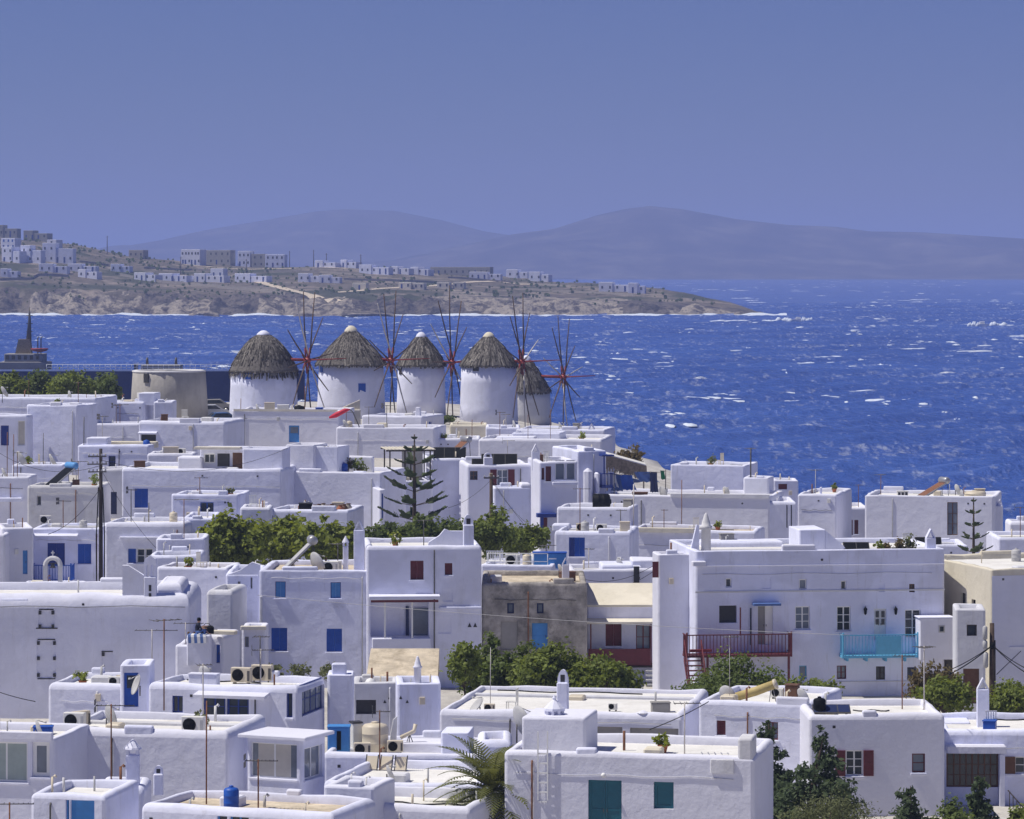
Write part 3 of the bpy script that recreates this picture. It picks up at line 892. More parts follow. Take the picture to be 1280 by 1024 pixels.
        if kind in ('s', 'd'):   # closed shutters or a door: leaves with framed panels
            n = opt.get('n', 2 if (kind == 's' and w > 0.45) or w > 1.15 else 1)
            fr = MB(); t = 0.045
            bx(fr, ua + 0.002, ua + t, dp - 0.07, dp - 0.006, za, zb - 0.002); bx(fr, ub - t, ub - 0.002, dp - 0.07, dp - 0.006, za, zb - 0.002); bx(fr, ua + t, ub - t, dp - 0.07, dp - 0.006, zb - t, zb - 0.002)
            fo = mk(fr, 'door_frame' if kind == 'd' else 'window_frame', opt.get('frame', col), s.root)
            lw = (w - 2 * t - 0.01 * (n - 1)) / n
            for i in range(n):
                a = ua + t + i * (lw + 0.01); b = a + lw
                m = MB()
                bx(m, a, b, dp - 0.045, dp - 0.02, za + 0.02, zb - t - 0.005)
                bd = min(0.07, lw * 0.22)
                for (p, q, r0, r1) in ((a, a + bd, za + 0.02, zb - t - 0.005), (b - bd, b, za + 0.02, zb - t - 0.005), (a + bd, b - bd, za + 0.02, za + 0.02 + bd), (a + bd, b - bd, zb - t - 0.005 - bd, zb - t - 0.005), (a + bd, b - bd, za + h * 0.5 - bd / 2, za + h * 0.5 + bd / 2)):
                    bx(m, p, q, dp - 0.065, dp - 0.0455, r0, r1)
                if kind == 's' and lw > .2:
                    for (c0, c1) in ((za + .02 + bd, za + h * .5 - bd / 2), (za + h * .5 + bd / 2, zb - t - .005 - bd)):
                        nl = max(2, int((c1 - c0) / .09))
                        for q in range(nl): z_ = c0 + (c1 - c0) * (q + .5) / nl; bx(m, a + bd, b - bd, dp - .060, dp - .0452, z_ - .022, z_ + .012)
                lf = mk(m, 'door' if kind == 'd' else 'shutter', opt.get('cols', [col] * n)[i], s.root, lab)
                if kind == 'd':
                    hm = MB(); hx = (b - 0.06) if (i == 0) else (a + 0.06)
                    bx(hm, hx - 0.015, hx + 0.015, dp - 0.10, dp - 0.0655, za + h * 0.46, za + h * 0.46 + 0.12); mk(hm, 'handle', 'metal_dark', lf)
                    if opt.get('glass'):
                        gm = MB(); bx(gm, a + bd + 0.01, b - bd - 0.01, dp - 0.056, dp - 0.0458, za + h * 0.5 + bd, zb - t - 0.03 - bd); mk(gm, 'pane', opt['glass'], lf)
            return
        # glazed window
        t = opt.get('t', 0.06)
        fr = MB()
        f0, f1 = dp - 0.075, dp - 0.03
        bx(fr, ua + 0.002, ua + t, f0, f1, za + 0.002, zb - 0.002); bx(fr, ub - t, ub - 0.002, f0, f1, za + 0.002, zb - 0.002)
        bx(fr, ua + t, ub - t, f0, f1, za + 0.002, za + t); bx(fr, ua + t, ub - t, f0, f1, zb - t, zb - 0.002)
        nx, nz = opt.get('nx', 2), opt.get('nz', 2)
        xs = [ua + t + (w - 2 * t) * i / nx for i in range(nx + 1)]; zs = [za + t + (h - 2 * t) * j / nz for j in range(nz + 1)]
        for i in range(1, nx):
            g = 0.035 if (nx == 2 or i * 2 == nx) else (0.03 if nx > 4 else 0.018)
            bx(fr, xs[i] - g, xs[i] + g, f0 + 0.004, f1 - 0.004, za + t, zb - t)
        for j in range(1, nz):
            bx(fr, ua + t, ub - t, f0 + 0.008, f1 - 0.008, zs[j] - 0.018, zs[j] + 0.018)
        wo_ = mk(fr, 'window', col, s.root, lab)
        gl = opt.get('gl', 'glass')
        for i in range(nx):
            for j in range(nz):
                m = MB(); bx(m, xs[i] + 0.004, xs[i + 1] - 0.004, f1 - 0.018, f1 - 0.010, zs[j] + 0.004, zs[j + 1] - 0.004); mk(m, 'pane', gl, wo_)
        if opt.get('curt'):
            m = MB(); pts = []
            a0, b0 = opt.get('curt_span', (0.0, 1.0))
            aa = ua + t + (w - 2 * t) * a0; bb = ua + t + (w - 2 * t) * b0
            nn = max(4, int((bb - aa) / 0.07)); vsx = []
            for i in range(nn + 1):
                u = aa + (bb - aa) * i / nn; yy = f1 + 0.012 * math.sin(i * 1.9) - 0.005 * (i % 3) - 0.016
                yy = min(yy, f1 - 0.001)
                for z in (za + t, zb - t): vsx.append(M @ Vector((u, f0 + 0.012 + (yy - f0) * 0.15, z)))
            m.add(vsx, [(2 * i, 2 * i + 2, 2 * i + 3, 2 * i + 1) for i in range(nn)], True); mk(m, 'curtain', opt['curt'], wo_)
        if opt.get('shut'):     # open shutters flat on the wall either side
            sw = opt.get('sw', w * 0.5)
            for (a, b) in ((ua - sw - 0.01, ua - 0.01), (ub + 0.01, ub + sw + 0.01)):
                if opt.get('one') and a > ua: continue
                m = MB(); bx(m, a, b, -0.035, -0.003, za, zb)
                bd = min(0.06, sw * 0.2)
                for (p, q, r0, r1) in ((a, a + bd, za, zb), (b - bd, b, za, zb), (a + bd, b - bd, za, za + bd), (a + bd, b - bd, zb - bd, zb), (a + bd, b - bd, za + h / 2 - bd / 2, za + h / 2 + bd / 2)):
                    bx(m, p, q, -0.055, -0.0355, r0, r1)
                mk(m, 'shutter', opt['shut'], s.root)
    # ---- pieces added to the house
    def block(s, x0, x1, ytop, v0, v1, name='rooftop_room', wall='white', rad=0.16, par=0.25, flat=False, z0=None, roof='screed', wob=0.025):
        """a smaller plastered block standing on the roof (or from z0), v0..v1 metres behind the front"""
        u0 = s.u_at(x0, v0); u1 = s.u_at(x1, v0)
        z = s.z_at(ytop, (u0 + u1) / 2, v0)
        zb = s.rz - 0.02 if z0 is None else z0
        if z < zb + 0.1: z = zb + 0.1
        mb = MB()
        rad = min(rad, (z - zb) * 0.6)
        rz, th = shell(mb, u1 - u0, v1 - v0, z, u0, v0, zb, rad=rad, par=min(par, (z - zb) * 0.8), wob=wob, flat=flat, rc=0.1, thick=0.22)
        o = mb.build(name, wall, s.root)
        if not flat:
            rf = MB(); t = th - 0.03
            if u1 - u0 > 2 * t + 0.1 and v1 - v0 > 2 * t + 0.1:
                rf.box(u0 + t, u1 - t, v0 + t, v1 - t, rz - 0.1, rz); rf.build('roof', roof, o)
        return (u0, u1, z)
    def on(s, px, v):
        """world point on the roof at photo column px, v metres behind the front"""
        u = min(max(s.u_at(px, v), 0.4), s.w - 0.4)
        x, y = s.xy(u, v)
        return (x, y, s.zb + s.rz)
    def box(s, name, x0, x1, y0, y1, ya, yb, mt, bev=0.0, lab=None, side='F'):
        """a box part given by photo pixels on a side plane, ya..yb metres in front of (negative) or behind the wall face"""
        a, z0 = s.face(side, x0, y1); b, z1 = s.face(side, x1, y0)
        if a > b: a, b = b, a
        m = MB(); m.box(a, b, ya, yb, min(z0, z1), max(z0, z1), s.frame(side), bev)
        return m.build(name, mt, s.root, lab)
    def awning(s, x0, x1, ytop, proj, thick=0.12, mt='white', drop=0.12, name='awning'):
        a, z = s.face('F', x0, ytop); b, _ = s.face('F', x1, ytop)
        m = MB(); m.prism([(a, z), (b, z), (b, z - thick), (a, z - thick)], -0.002, -0.01)
        m = MB()
        vs = [(a, -0.003, z + drop), (b, -0.003, z + drop), (b, -proj, z), (a, -proj, z), (a, -0.003, z + drop - thick), (b, -0.003, z + drop - thick), (b, -proj, z - thick), (a, -proj, z - thick)]
        m.add(vs, [(0, 3, 2, 1), (4, 5, 6, 7), (3, 7, 6, 2), (0, 4, 7, 3), (1, 2, 6, 5), (0, 1, 5, 4)])
        return m.build(name, mt, s.root)
    def rail(s, x0, x1, ytop, ybot, proj, mt, n=None, name='railing', posts=True, solid=None):
        """balcony railing: floor slab, top and bottom rail, a baluster at a time"""
        a, zt = s.face('F', x0, ytop); b, zb = s.face('F', x1, ybot)
        f = MB(); f.box(a, b, -proj, -0.003, zb - 0.13, zb, bev=0.01); f.build('balcony_floor', mt if solid is None else solid, s.root)
        m = MB()
        m.box(a, b, -proj, -proj + 0.06, zt - 0.06, zt); m.box(a, b, -proj + 0.005, -proj + 0.055, zb + 0.05, zb + 0.10)
        for x in (a, b - 0.05):
            m.box(x + 0.003, x + 0.047, -proj + 0.063, -0.004, zt - 0.055, zt - 0.005); m.box(x + 0.005, x + 0.045, -proj + 0.063, -0.004, zb + 0.055, zb + 0.095)
        ro = m.build(name, mt, s.root)
        n = n or int((b - a) / 0.19)
        bm = MB(); bm.box(-0.018, 0.018, -0.018, 0.018, zb + 0.002, zt - 0.062)
        first = None
        spots = [(a + (b - a) * i / n, -proj + 0.03) for i in range(1, n)]
        nd = max(2, int(proj / 0.2))
        for x in (a + 0.025, b - 0.025):
            spots += [(x, -proj + proj * i / nd) for i in range(1, nd)]
        for (x, y) in spots:
            if first is None:
                first = bm.build('baluster', mt, ro); o = first
            else:
                o = first.copy(); COL.objects.link(o); o.parent = ro
            o.location = (x, y, 0)
        if posts:
            for x in (a + 0.05, b - 0.05):
                p = MB(); p.box(x - 0.05, x + 0.05, -proj - 0.01, -proj + 0.09, zb - 0.14, zt + 0.12, bev=0.02); p.build('post', mt, s.root)
        return a, b, zt, zb
    def chimney(s, px, ybase, ytop, wpx, v=None, kind='gable', mt='white', name='chimney'):
        """white chimney of the islands: gabled slabs, cone cap, round hood or pepper pot"""
        v = 0.5 if v is None else v
        u = s.u_at(px, v); d = s.xy(u, v)[1] / F
        zt = s.z_at(ytop, u, v); w = wpx * d; z0 = s.rz - 0.03
        hh = zt - z0
        m = MB()
        if kind == 'gable':
            sh = zt - w * 0.95
            m.box(u - w / 2, u + w / 2, v - w * 0.4, v + w * 0.4, z0, sh, bev=0.03)
            c = m.build(name, mt, s.root)
            for sg in (-1, 1):
                k = MB()
                k.prism([(u + sg * w * 0.50, sh + 0.002), (u + sg * w * 0.34, sh + 0.002), (u + sg * 0.01, zt - 0.14), (u + sg * 0.01, zt)][::sg], v - w * 0.36, v + w * 0.36)
                k.build('cap_slab', mt, c)
            return c
        if kind == 'plain':
            m.box(u - w / 2, u + w / 2, v - w * 0.4, v + w * 0.4, z0, zt, bev=0.05)
            return m.build(name, mt, s.root)
        if kind == 'cone':
            sh = z0 + hh * 0.72
            m.box(u - w * 0.36, u + w * 0.36, v - w * 0.36, v + w * 0.36, z0, sh, bev=0.04)
            c = m.build(name, mt, s.root)
            k = MB()
            for sx in (-1, 1):
                for sy in (-1, 1): k.box(u + sx * w * 0.26 - 0.05, u + sx * w * 0.26 + 0.05, v + sy * w * 0.26 - 0.05, v + sy * w * 0.26 + 0.05, sh, sh + hh * 0.1)
            k.build('vent_post', mt, c)
            k = MB(); k.lathe([(w * 0.5, sh + hh * 0.1), (w * 0.46, sh + hh * 0.13), (w * 0.12, zt - hh * 0.03), (0.02, zt)], 8, (u, v, 0), False); k.build('cap', mt, c)
            return c
        if kind == 'pot':      # tall round pot with a ring and a domed top
            m.lathe([(w * 0.42, z0), (w * 0.40, z0 + hh * 0.62), (w * 0.52, z0 + hh * 0.64), (w * 0.52, z0 + hh * 0.69), (w * 0.38, z0 + hh * 0.71), (w * 0.34, z0 + hh * 0.8), (w * 0.28, z0 + hh * 0.83), (w * 0.16, z0 + hh * 0.95), (0.02, zt)], 14, (u, v, 0))
            return m.build(name, mt, s.root)
        if kind == 'hood':     # square shaft with a rounded hood open to one side
            sh = z0 + hh * 0.72
            m.box(u - w / 2, u + w / 2, v - w * 0.4, v + w * 0.4, z0, sh, bev=0.04)
            c = m.build(name, mt, s.root)
            k = MB(); n = 8
            pr = [(u + w * 0.48 * math.cos(PI * i / n), sh + (zt - sh) * math.sin(PI * i / n)) for i in range(n + 1)]
            k.prism(pr, v - w * 0.1, v + w * 0.38); k.build('hood', mt, c)
            k = MB(); k.box(u - w * 0.2, u + w * 0.2, v - w * 0.11, v - w * 0.101, sh + 0.02, sh + (zt - sh) * 0.6); k.build('flue_mouth', 'dark', c)
            return c

# ------------------------------------------------------------------ rooftop kit
def aircon(loc, rz, label, w=0.85, col='plastic_white', group=None, turned=0.0):
    t = thing('air_conditioner', label, 'air conditioner', loc, rz + turned, group)
    h, d = w * 0.72, w * 0.38
    m = MB(); m.box(-w / 2, w / 2, -d / 2, d / 2, 0.08, 0.08 + h, bev=0.02); m.build('casing', col, t)
    m = MB(); Mx = Matrix.Translation((-w * 0.14, -d / 2 - 0.002, 0.08 + h / 2)) @ Matrix.Rotation(R(90), 4, 'X')
    m.lathe([(h * 0.41, 0), (h * 0.41, 0.02), (h * 0.37, 0.025), (h * 0.1, 0.02), (h * 0.09, 0.03), (0.005, 0.03)], 18, (0, 0, 0), True, Mx); m.build('fan_grille', 'black', t)
    for x in (-w * 0.35, w * 0.35):
        m = MB(); m.box(x - 0.03, x + 0.03, -d / 2, d / 2, 0, 0.079); m.build('foot', 'metal_dark', t)
    m = MB(); m.box(w * 0.34, w * 0.47, -d / 2 - 0.012, -d / 2 - 0.001, 0.14, 0.08 + h * 0.8); m.build('service_panel', 'metal_dark' if col == 'plastic_cream' else 'dish_grey', t)
    return t

def dish(loc, az, label, r=0.5, mast=0.5, el=30, col='dish_grey', group=None):
    """az: heading the dish looks to, degrees from +Y clockwise"""
    t = thing('satellite_dish', label, 'satellite dish', loc, -R(az), group)
    m = MB(); m.tube([(0, 0, 0), (0, 0, mast)], 0.03, 6); m.build('mast', 'metal_dark', t)
    Mx = Matrix.Translation((0, 0.08, mast + 0.02)) @ Matrix.Rotation(R(-90 + el), 4, 'X')
    m = MB(); pr = [(r * k / 5, 0.30 * r * (k / 5) ** 2) for k in range(1, 6)]
    vs = [(0, 0, 0)]; n = 24; fs = []
    for (rr, z) in pr: vs += [(rr * math.cos(2 * PI * i / n), rr * math.sin(2 * PI * i / n), z) for i in range(n)]
    fs += [(0, 1 + i, 1 + (i + 1) % n) for i in range(n)]
    for k in range(4): fs += [(1 + k * n + i, 1 + (k + 1) * n + i, 1 + (k + 1) * n + (i + 1) % n, 1 + k * n + (i + 1) % n) for i in range(n)]
    o = len(vs)
    vs2 = vs + [(x, y, z - 0.025) for x, y, z in vs]
    fs2 = fs + [tuple(i + o for i in reversed(f)) for f in fs] + [(1 + 4 * n + i, 1 + 4 * n + i + o, 1 + 4 * n + (i + 1) % n + o, 1 + 4 * n + (i + 1) % n) for i in range(n)]
    m.add([Mx @ Vector(p) for p in vs2], fs2, True); m.build('reflector', col, t)
    m = MB(); a = Mx @ Vector((0, -r * 0.95, 0.28 * r)); b = Mx @ Vector((0, -r * 0.25, r * 1.05)); m.tube([a, b], 0.018, 5); m.build('feed_arm', 'metal', t)
    m = MB(); d = (b - a).normalized(); m.tube([b, b + Vector((0, 0, 0.05)), b + Vector((0, -0.09, 0.05))], 0.035, 6); m.build('feed_horn', 'plastic_white', t)
    return t

def antenna(loc, h, label, head=90, kind='yagi', col='metal_dark', mastm='rust', boom=1.0, group=None, r=0.03):
    t = thing('tv_antenna', label, 'antenna', loc, -R(head), group)
    m = MB(); m.tube([(0, 0, 0), (0, 0, h * 0.5), (0.01, 0, h)], r, 6); m.build('mast', mastm, t)
    if kind == 'mast': return t
    z = h - 0.06
    m = MB(); m.tube([(0, -boom * 0.4, z), (0, boom * 0.6, z)], 0.02, 5); m.build('boom', col, t)
    n = 9 if kind == 'yagi' else 5
    for i in range(n):
        y = -boom * 0.38 + boom * 0.95 * i / (n - 1); l = 0.24 - 0.10 * i / n if kind == 'yagi' else 0.5 - 0.06 * i
        m = MB(); m.tube([(-l, y, z + 0.015), (l, y, z + 0.015)], 0.015, 4); m.build('element', col, t)
    if kind == 'yagi':
        m = MB()
        for sg in (-1, 1): m.box(-0.22, 0.22, -boom * 0.42, -boom * 0.40, z + (0.04 if sg > 0 else -0.24), z + (0.24 if sg > 0 else -0.04))
        m.build('reflector', col, t)
    return t

def heater(loc, rz, label, w=1.3, ln=1.9, tilt=38, tank='metal', panel='navy', group=None):
    """solar water heater: tilted collector, barrel tank across its top, angle-iron stand"""
    t = thing('solar_water_heater', label, 'solar heater', loc, rz, group)
    a = R(tilt); Mx = Matrix.Translation((0, -ln * 0.45, 0.15)) @ Matrix.Rotation(a, 4, 'X')
    m = MB(); m.box(-w / 2, w / 2, 0, ln, -0.05, 0.05, Mx, 0.0); m.build('collector', 'metal', t)
    m = MB(); m.box(-w / 2 + 0.06, w / 2 - 0.06, 0.06, ln - 0.06, 0.052, 0.06, Mx); m.build('glazing', panel, t)
    top = Mx @ Vector((0, ln, 0)); r = 0.27
    m = MB(); My = Matrix.Translation((0, top.y + 0.12, top.z + 0.2)) @ Matrix.Rotation(R(90), 4, 'Y')
    m.lathe([(0.03, -w * 0.5), (r * 0.8, -w * 0.48), (r, -w * 0.42), (r, w * 0.42), (r * 0.8, w * 0.48), (0.03, w * 0.5)], 16, (0, 0, 0), True, My); m.build('tank', tank, t)
    m = MB()
    for x in (-w * 0.4, w * 0.4):
        m.tube([(x, top.y + 0.25, 0), (x, top.y + 0.15, top.z + 0.1)], 0.025, 4); m.tube([(x, -ln * 0.45, 0), (x, top.y + 0.25, 0.03)], 0.025, 4); m.tube([(x, -ln * 0.45, 0), (x, top.y, top.z - 0.06)], 0.025, 4)
    m.build('stand', 'metal_dark', t)
    return t

def barrel(loc, label, r=0.45, h=1.0, mt='black', lying=False, rz=0.0, group=None, name='water_tank'):
    t = thing(name, label, 'water tank', loc, rz, group)
    m = MB()
    pr = [(r * 0.3, 0.0), (r * 0.96, 0.0), (r, 0.05), (r, h * 0.3), (r * 1.03, h * 0.32), (r, h * 0.34), (r, h * 0.62), (r * 1.03, h * 0.64), (r, h * 0.66), (r, h * 0.86), (r * 0.85, h * 0.95), (r * 0.35, h)]
    Mx = (Matrix.Translation((0, 0, r + 0.02)) @ Matrix.Rotation(R(90), 4, 'Y') @ Matrix.Translation((0, 0, -h / 2))) if lying else None
    m.lathe(pr, 18, (0, 0, 0), True, Mx); m.build('shell', mt, t)
    m = MB(); m.lathe([(r * 0.3, h), (r * 0.3, h + 0.05), (r * 0.1, h + 0.07)], 12, (0, 0, 0), True, Mx); m.build('lid', mt, t)
    if lying:
        m = MB()
        for x in (-h * 0.3, h * 0.3): m.prism([(-r * 0.6, 0), (r * 0.6, 0), (r * 0.75, r * 0.5), (0, r * 0.06 + 0.02), (-r * 0.75, r * 0.5)], x - 0.04, x + 0.04, Matrix.Rotation(R(90), 4, 'Z'))
        m.build('cradle', 'wood_grey', t)
    return t

def crate(loc, rz, w, d, h, label, mt='plastic_cream', lid=None, name='storage_box', cat='box', slats=0, group=None):
    t = thing(name, label, cat, loc, rz, group)
    m = MB(); m.box(-w / 2, w / 2, -d / 2, d / 2, 0, h, bev=0.03); m.build('body', mt, t)
    m = MB(); m.box(-w / 2 - 0.03, w / 2 + 0.03, -d / 2 - 0.03, d / 2 + 0.03, h, h + 0.06, bev=0.015); m.build('lid', lid or mt, t)
    for i in range(slats):
        x = -w / 2 + w * (i + 0.5) / slats
        m = MB(); m.box(x - w * 0.3 / slats, x + w * 0.3 / slats, -d / 2 - 0.02, -d / 2 - 0.001, h * 0.1, h * 0.9); m.build('slat', 'dark', t)
    return t

def plant_pot(loc, label, r=0.2, h=0.35, leaf='leaf_mid', pot='terracotta', bush=0.3, group=None, n=140):
    t = thing('potted_plant', label, 'potted plant', loc, 0, group)
    m = MB(); m.lathe([(r * 0.65, 0), (r * 0.95, h * 0.85), (r * 1.08, h * 0.86), (r * 1.08, h), (r * 0.9, h), (r * 0.85, h * 0.9), (0.01, h * 0.9)], 12); m.build('pot', pot, t)
    g = np.random.RandomState(int(abs(loc[0] * 91 + loc[1] * 13)) % 9999)
    quads('foliage', leaf_quads(g, [(0, 0, h + bush * 0.7, bush, bush, bush * 0.9)], n, 0.09), leaf, t)
    return t

def pole(loc, h, label, r=0.13, arms=(), mt='pole_wood', group=None, tilt=0.0, insul=True):
    t = thing('utility_pole', label, 'utility pole', loc, 0, group)
    m = MB(); m.tube([(0, 0, -0.3), (tilt * 0.5, 0, h * 0.5), (tilt, 0, h)], [r, r * 0.88, r * 0.7], 8); m.build('shaft', mt, t)
    for (z, ln, ang) in arms:
        Mx = Matrix.Translation((tilt * z / h, 0, z)) @ Matrix.Rotation(R(ang), 4, 'Z')
        m = MB(); m.box(-ln / 2, ln / 2, -0.17, -0.09, -0.05, 0.05, Mx); a = m.build('crossarm', 'metal_dark', t)
        if insul:
            for k in range(4):
                x = -ln / 2 + 0.06 + (ln - 0.12) * k / 3
                m = MB(); m.lathe([(0.02, 0.05), (0.05, 0.07), (0.055, 0.13), (0.03, 0.17), (0.01, 0.18)], 8, (x, -0.13, 0), True, Mx); m.build('insulator', 'dish_grey', a)
    return t

def cable(p, q, label, sag=0.6, r=0.012, mt='black', group=None, n=14):
    p = Vector(p); q = Vector(q)
    pts = [p.lerp(q, i / n) - Vector((0, 0, sag * 4 * (i / n) * (1 - i / n))) for i in range(n + 1)]
    m = MB(); m.tube([x - p for x in pts], r, 4)
    o = m.build('cable', mt); o.location = p
    return tag(o, label, 'cable', group)

# ------------------------------------------------------------------ plants
def leaf_quads(g, blobs, n, size, up=0.35, clump=18, spread=0.16, narrow=0.6):
    """leaf-sized faces gathered in clumps through the volume of the crown"""
    vol = np.array([b[3] * b[4] * b[5] for b in blobs]) ** 0.8; vol = vol / vol.sum()
    nc = max(6, n // clump)
    which = g.choice(len(blobs), nc, p=vol)
    B = np.array(blobs)[which]
    d = g.normal(size=(nc, 3)); d /= np.linalg.norm(d, axis=1, keepdims=True)
    rr = g.uniform(0.35, 1.0, (nc, 1)) ** 0.55
    bump = 1 + 0.26 * g.normal(size=(nc, 1))
    C = B[:, :3] + d * rr * bump * B[:, 3:6]
    idx = np.repeat(np.arange(nc), clump)[:n]
    if len(idx) < n: idx = np.concatenate([idx, g.choice(nc, n - len(idx))])
    sp = spread * (B[idx, 3:6].mean(1, keepdims=True) ** 0.6) * g.uniform(0.6, 1.6, (nc, 1))[idx]
    P = C[idx] + g.normal(size=(n, 3)) * sp
    N = d[idx] + g.normal(size=(n, 3)) * 0.7 + np.array([0, 0, up]); N /= np.linalg.norm(N, axis=1, keepdims=True)
    A = np.cross(N, g.normal(size=(n, 3))); A /= np.linalg.norm(A, axis=1, keepdims=True) + 1e-9
    Bv = np.cross(N, A)
    L = size * g.uniform(0.6, 1.4, (n, 1)); Wd = L * narrow
    return np.stack([P - A * L - Bv * Wd * 0.3, P - A * 0.1 * L + Bv * Wd, P + A * L + Bv * Wd * 0.2, P + A * 0.1 * L - Bv * Wd], 1)

def tree(loc, label, h, blobs, leaf='leaf_mid', n=4500, size=0.13, trunk=0.14, name='tree', cat='tree', seed=1, group=None, up=0.35, spread=0.16, narrow=0.6):
    """blobs are crown lobes (x,y,z,rx,ry,rz) above the root"""
    t = thing(name, label, cat, loc, 0, group)
    g = np.random.RandomState(seed)
    quads('crown', leaf_quads(g, blobs, n, size, up, 18, spread, narrow), leaf, t)
    zc = min(b[2] - b[5] * 0.4 for b in blobs)
    m = MB(); zt = max(0.5, zc)
    m.tube([(0, 0, -0.4), (0.06, 0.03, zt * 0.5), (-0.05, 0.05, zt)], [trunk * 1.25, trunk, trunk * 0.8], 8)
    tr = m.build('trunk', 'bark', t)
    for (x, y, z, rx, ry, rz) in blobs:
        m = MB(); e = Vector((x, y, z + rz * 0.2)); a = Vector((-0.05, 0.05, zt * 0.85)); mid = a.lerp(e, 0.5) + Vector((g.uniform(-0.2, 0.2), g.uniform(-0.2, 0.2), -0.15))
        m.tube([a, mid, e], [trunk * 0.6, trunk * 0.42, trunk * 0.15], 6); m.build('limb', 'bark', tr)
    return t

def norfolk(loc, label, h, tiers, rmax, seed=2, z0=0.2, group=None, sharp=1.0, blade=0.16):
    """Norfolk Island pine: whorls of flat fans on a straight mast"""
    t = thing('norfolk_pine', label, 'tree', loc, 0, group)
    g = np.random.RandomState(seed)
    m = MB(); m.tube([(0, 0, -0.4), (0, 0, h * 0.5), (0, 0, h)], [0.02 * h, 0.013 * h, 0.004 * h], 8); m.build('trunk', 'bark', t)
    for k in range(tiers):
        f = k / (tiers - 1)
        z = h * (z0 + (0.97 - z0) * f ** 0.92)
        rr = rmax * min(1.0, 0.75 + f * 1.2) * (1 - f) ** sharp * g.uniform(0.85, 1.1) + 0.16
        nb = 5
        a0 = g.uniform(0, 6.28)
        for b in range(nb):
            Q = []; br = MB()
            a = a0 + 2 * PI * b / nb + g.uniform(-0.15, 0.15); L = rr * g.uniform(0.82, 1.12)
            d = np.array([math.cos(a), math.sin(a), 0]); sd = np.array([-math.sin(a), math.cos(a), 0])
            rise = 0.36 * L * g.uniform(0.6, 1.3)
            p = lambda u: np.array([0, 0, z]) + d * L * u + np.array([0, 0, rise * (u ** 1.6)])
            br.tube([tuple(p(0)), tuple(p(0.5)), tuple(p(1.0))], [0.03, 0.02, 0.008], 4)
            ns = int(16 * L / 0.8) + 6
            for i in range(ns):
                u = 0.42 + 0.58 * (i + g.uniform(0, 1)) / ns
                for sg in (-1, 1):
                    bl = (0.10 + 0.42 * (1 - u) ** 0.7 * math.sin(PI * min(1, u * 1.3))) * L * 0.55 * g.uniform(0.7, 1.2) + 0.06
                    q0 = p(u); q1 = q0 + sd * sg * bl + d * bl * 0.75 + np.array([0, 0, bl * g.uniform(0.1, 0.55)])
                    w_ = blade * 0.5 * g.uniform(0.6, 1.1)
                    up_ = np.array([0, 0, w_]); 
                    Q.append([q0 - up_ * 0.5 , q0 + d * w_ + up_ * 0.6, q1 + up_ * 0.6, q1 - d * w_ * 0.8 - up_ * 0.2])
            o = quads('branch', np.array(Q), 'pine', t); o['kind'] = 'stuff'
            br.build('twig', 'bark', o)
    return t

def conifer(loc, label, h, r, seed=3, leaf='pine', n=2600, name='conifer', lean=0.0, ragged=0.3, group=None, size=0.12):
    t = thing(name, label, 'tree', loc, 0, group)
    g = np.random.RandomState(seed)
    bl = []
    nb = 16
    for i in range(nb):
        f = (i + 0.5) / nb; z = h * (0.12 + 0.86 * f); rr = r * (1 - f) ** 0.75
        a = g.uniform(0, 6.28); off = rr * g.uniform(0.1, 0.55) * (1 + ragged)
        bl.append((off * math.cos(a) + lean * f, off * math.sin(a), z, rr * g.uniform(0.45, 0.75) + 0.1, rr * 0.6 + 0.1, h / nb * 1.0))
    quads('crown', leaf_quads(g, bl, n, size, 0.6, 14, 0.12, 0.45), leaf, t)
    m = MB(); m.tube([(0, 0, -0.4), (lean * 0.5, 0, h * 0.5), (lean, 0, h * 0.97)], [r * 0.1 + 0.04, r * 0.06 + 0.03, 0.01], 7); m.build('trunk', 'bark', t)
    return t

def palm(loc, label, h, n=46, L=2.7, seed=4):
    t = thing('palm_tree', label, 'tree', loc, 0)
    g = np.random.RandomState(seed)
    m = MB()
    m.lathe([(0.30, -0.4)] + [(0.26 + 0.03 * (i % 2), h * i / 14) for i in range(15)], 12); m.build('trunk', 'bark', t)
    for k in range(n):
        a = 2.39996 * k + g.uniform(-0.2, 0.2); el = R(82 - 105 * (k / n) ** 0.9); Lk = L * g.uniform(0.85, 1.1)
        d = np.array([math.cos(a), math.sin(a), 0.0]); sd = np.array([-math.sin(a), math.cos(a), 0.0])
        pts = []; p = np.array([0, 0, h + 0.05]); e = el
        ns = 20
        for i in range(ns + 1):
            pts.append(p.copy()); p = p + (d * math.cos(e) + np.array([0, 0, math.sin(e)])) * Lk / ns; e -= R(3.2 + 0.8 * (i / ns))
        Q = []
        for i in range(3, ns + 1):
            u = i / ns; tl = 0.50 * math.sin(PI * min(1, 0.12 + u * 0.93)) + 0.05
            tg = pts[min(i, ns)] - pts[i - 1]; tg = tg / np.linalg.norm(tg); nn = np.cross(sd, tg)
            for sg in (-1, 1):
                q0 = pts[i]; q1 = q0 + (sd * sg * 0.72 + tg * 0.62 - nn * 0.22 * sg * 0 + np.array([0, 0, 0.10 - 0.25 * u])) * tl
                w_ = 0.06
                Q.append([q0 - tg * w_, q0 + tg * w_, q1 + tg * w_ * 0.4, q1 - tg * w_ * 0.4])
        o = quads('frond', np.array(Q), 'palm_leaf', t)
        m = MB(); m.tube([tuple(x) for x in pts[::4]] + [tuple(pts[-1])], 0.022, 4, 0.005); m.build('rib', 'leaf_olive', o)
    return t
leafm('palm_leaf', (0.14, 0.155, 0.05), 0.45, 0.4, 0.3, 1.5)

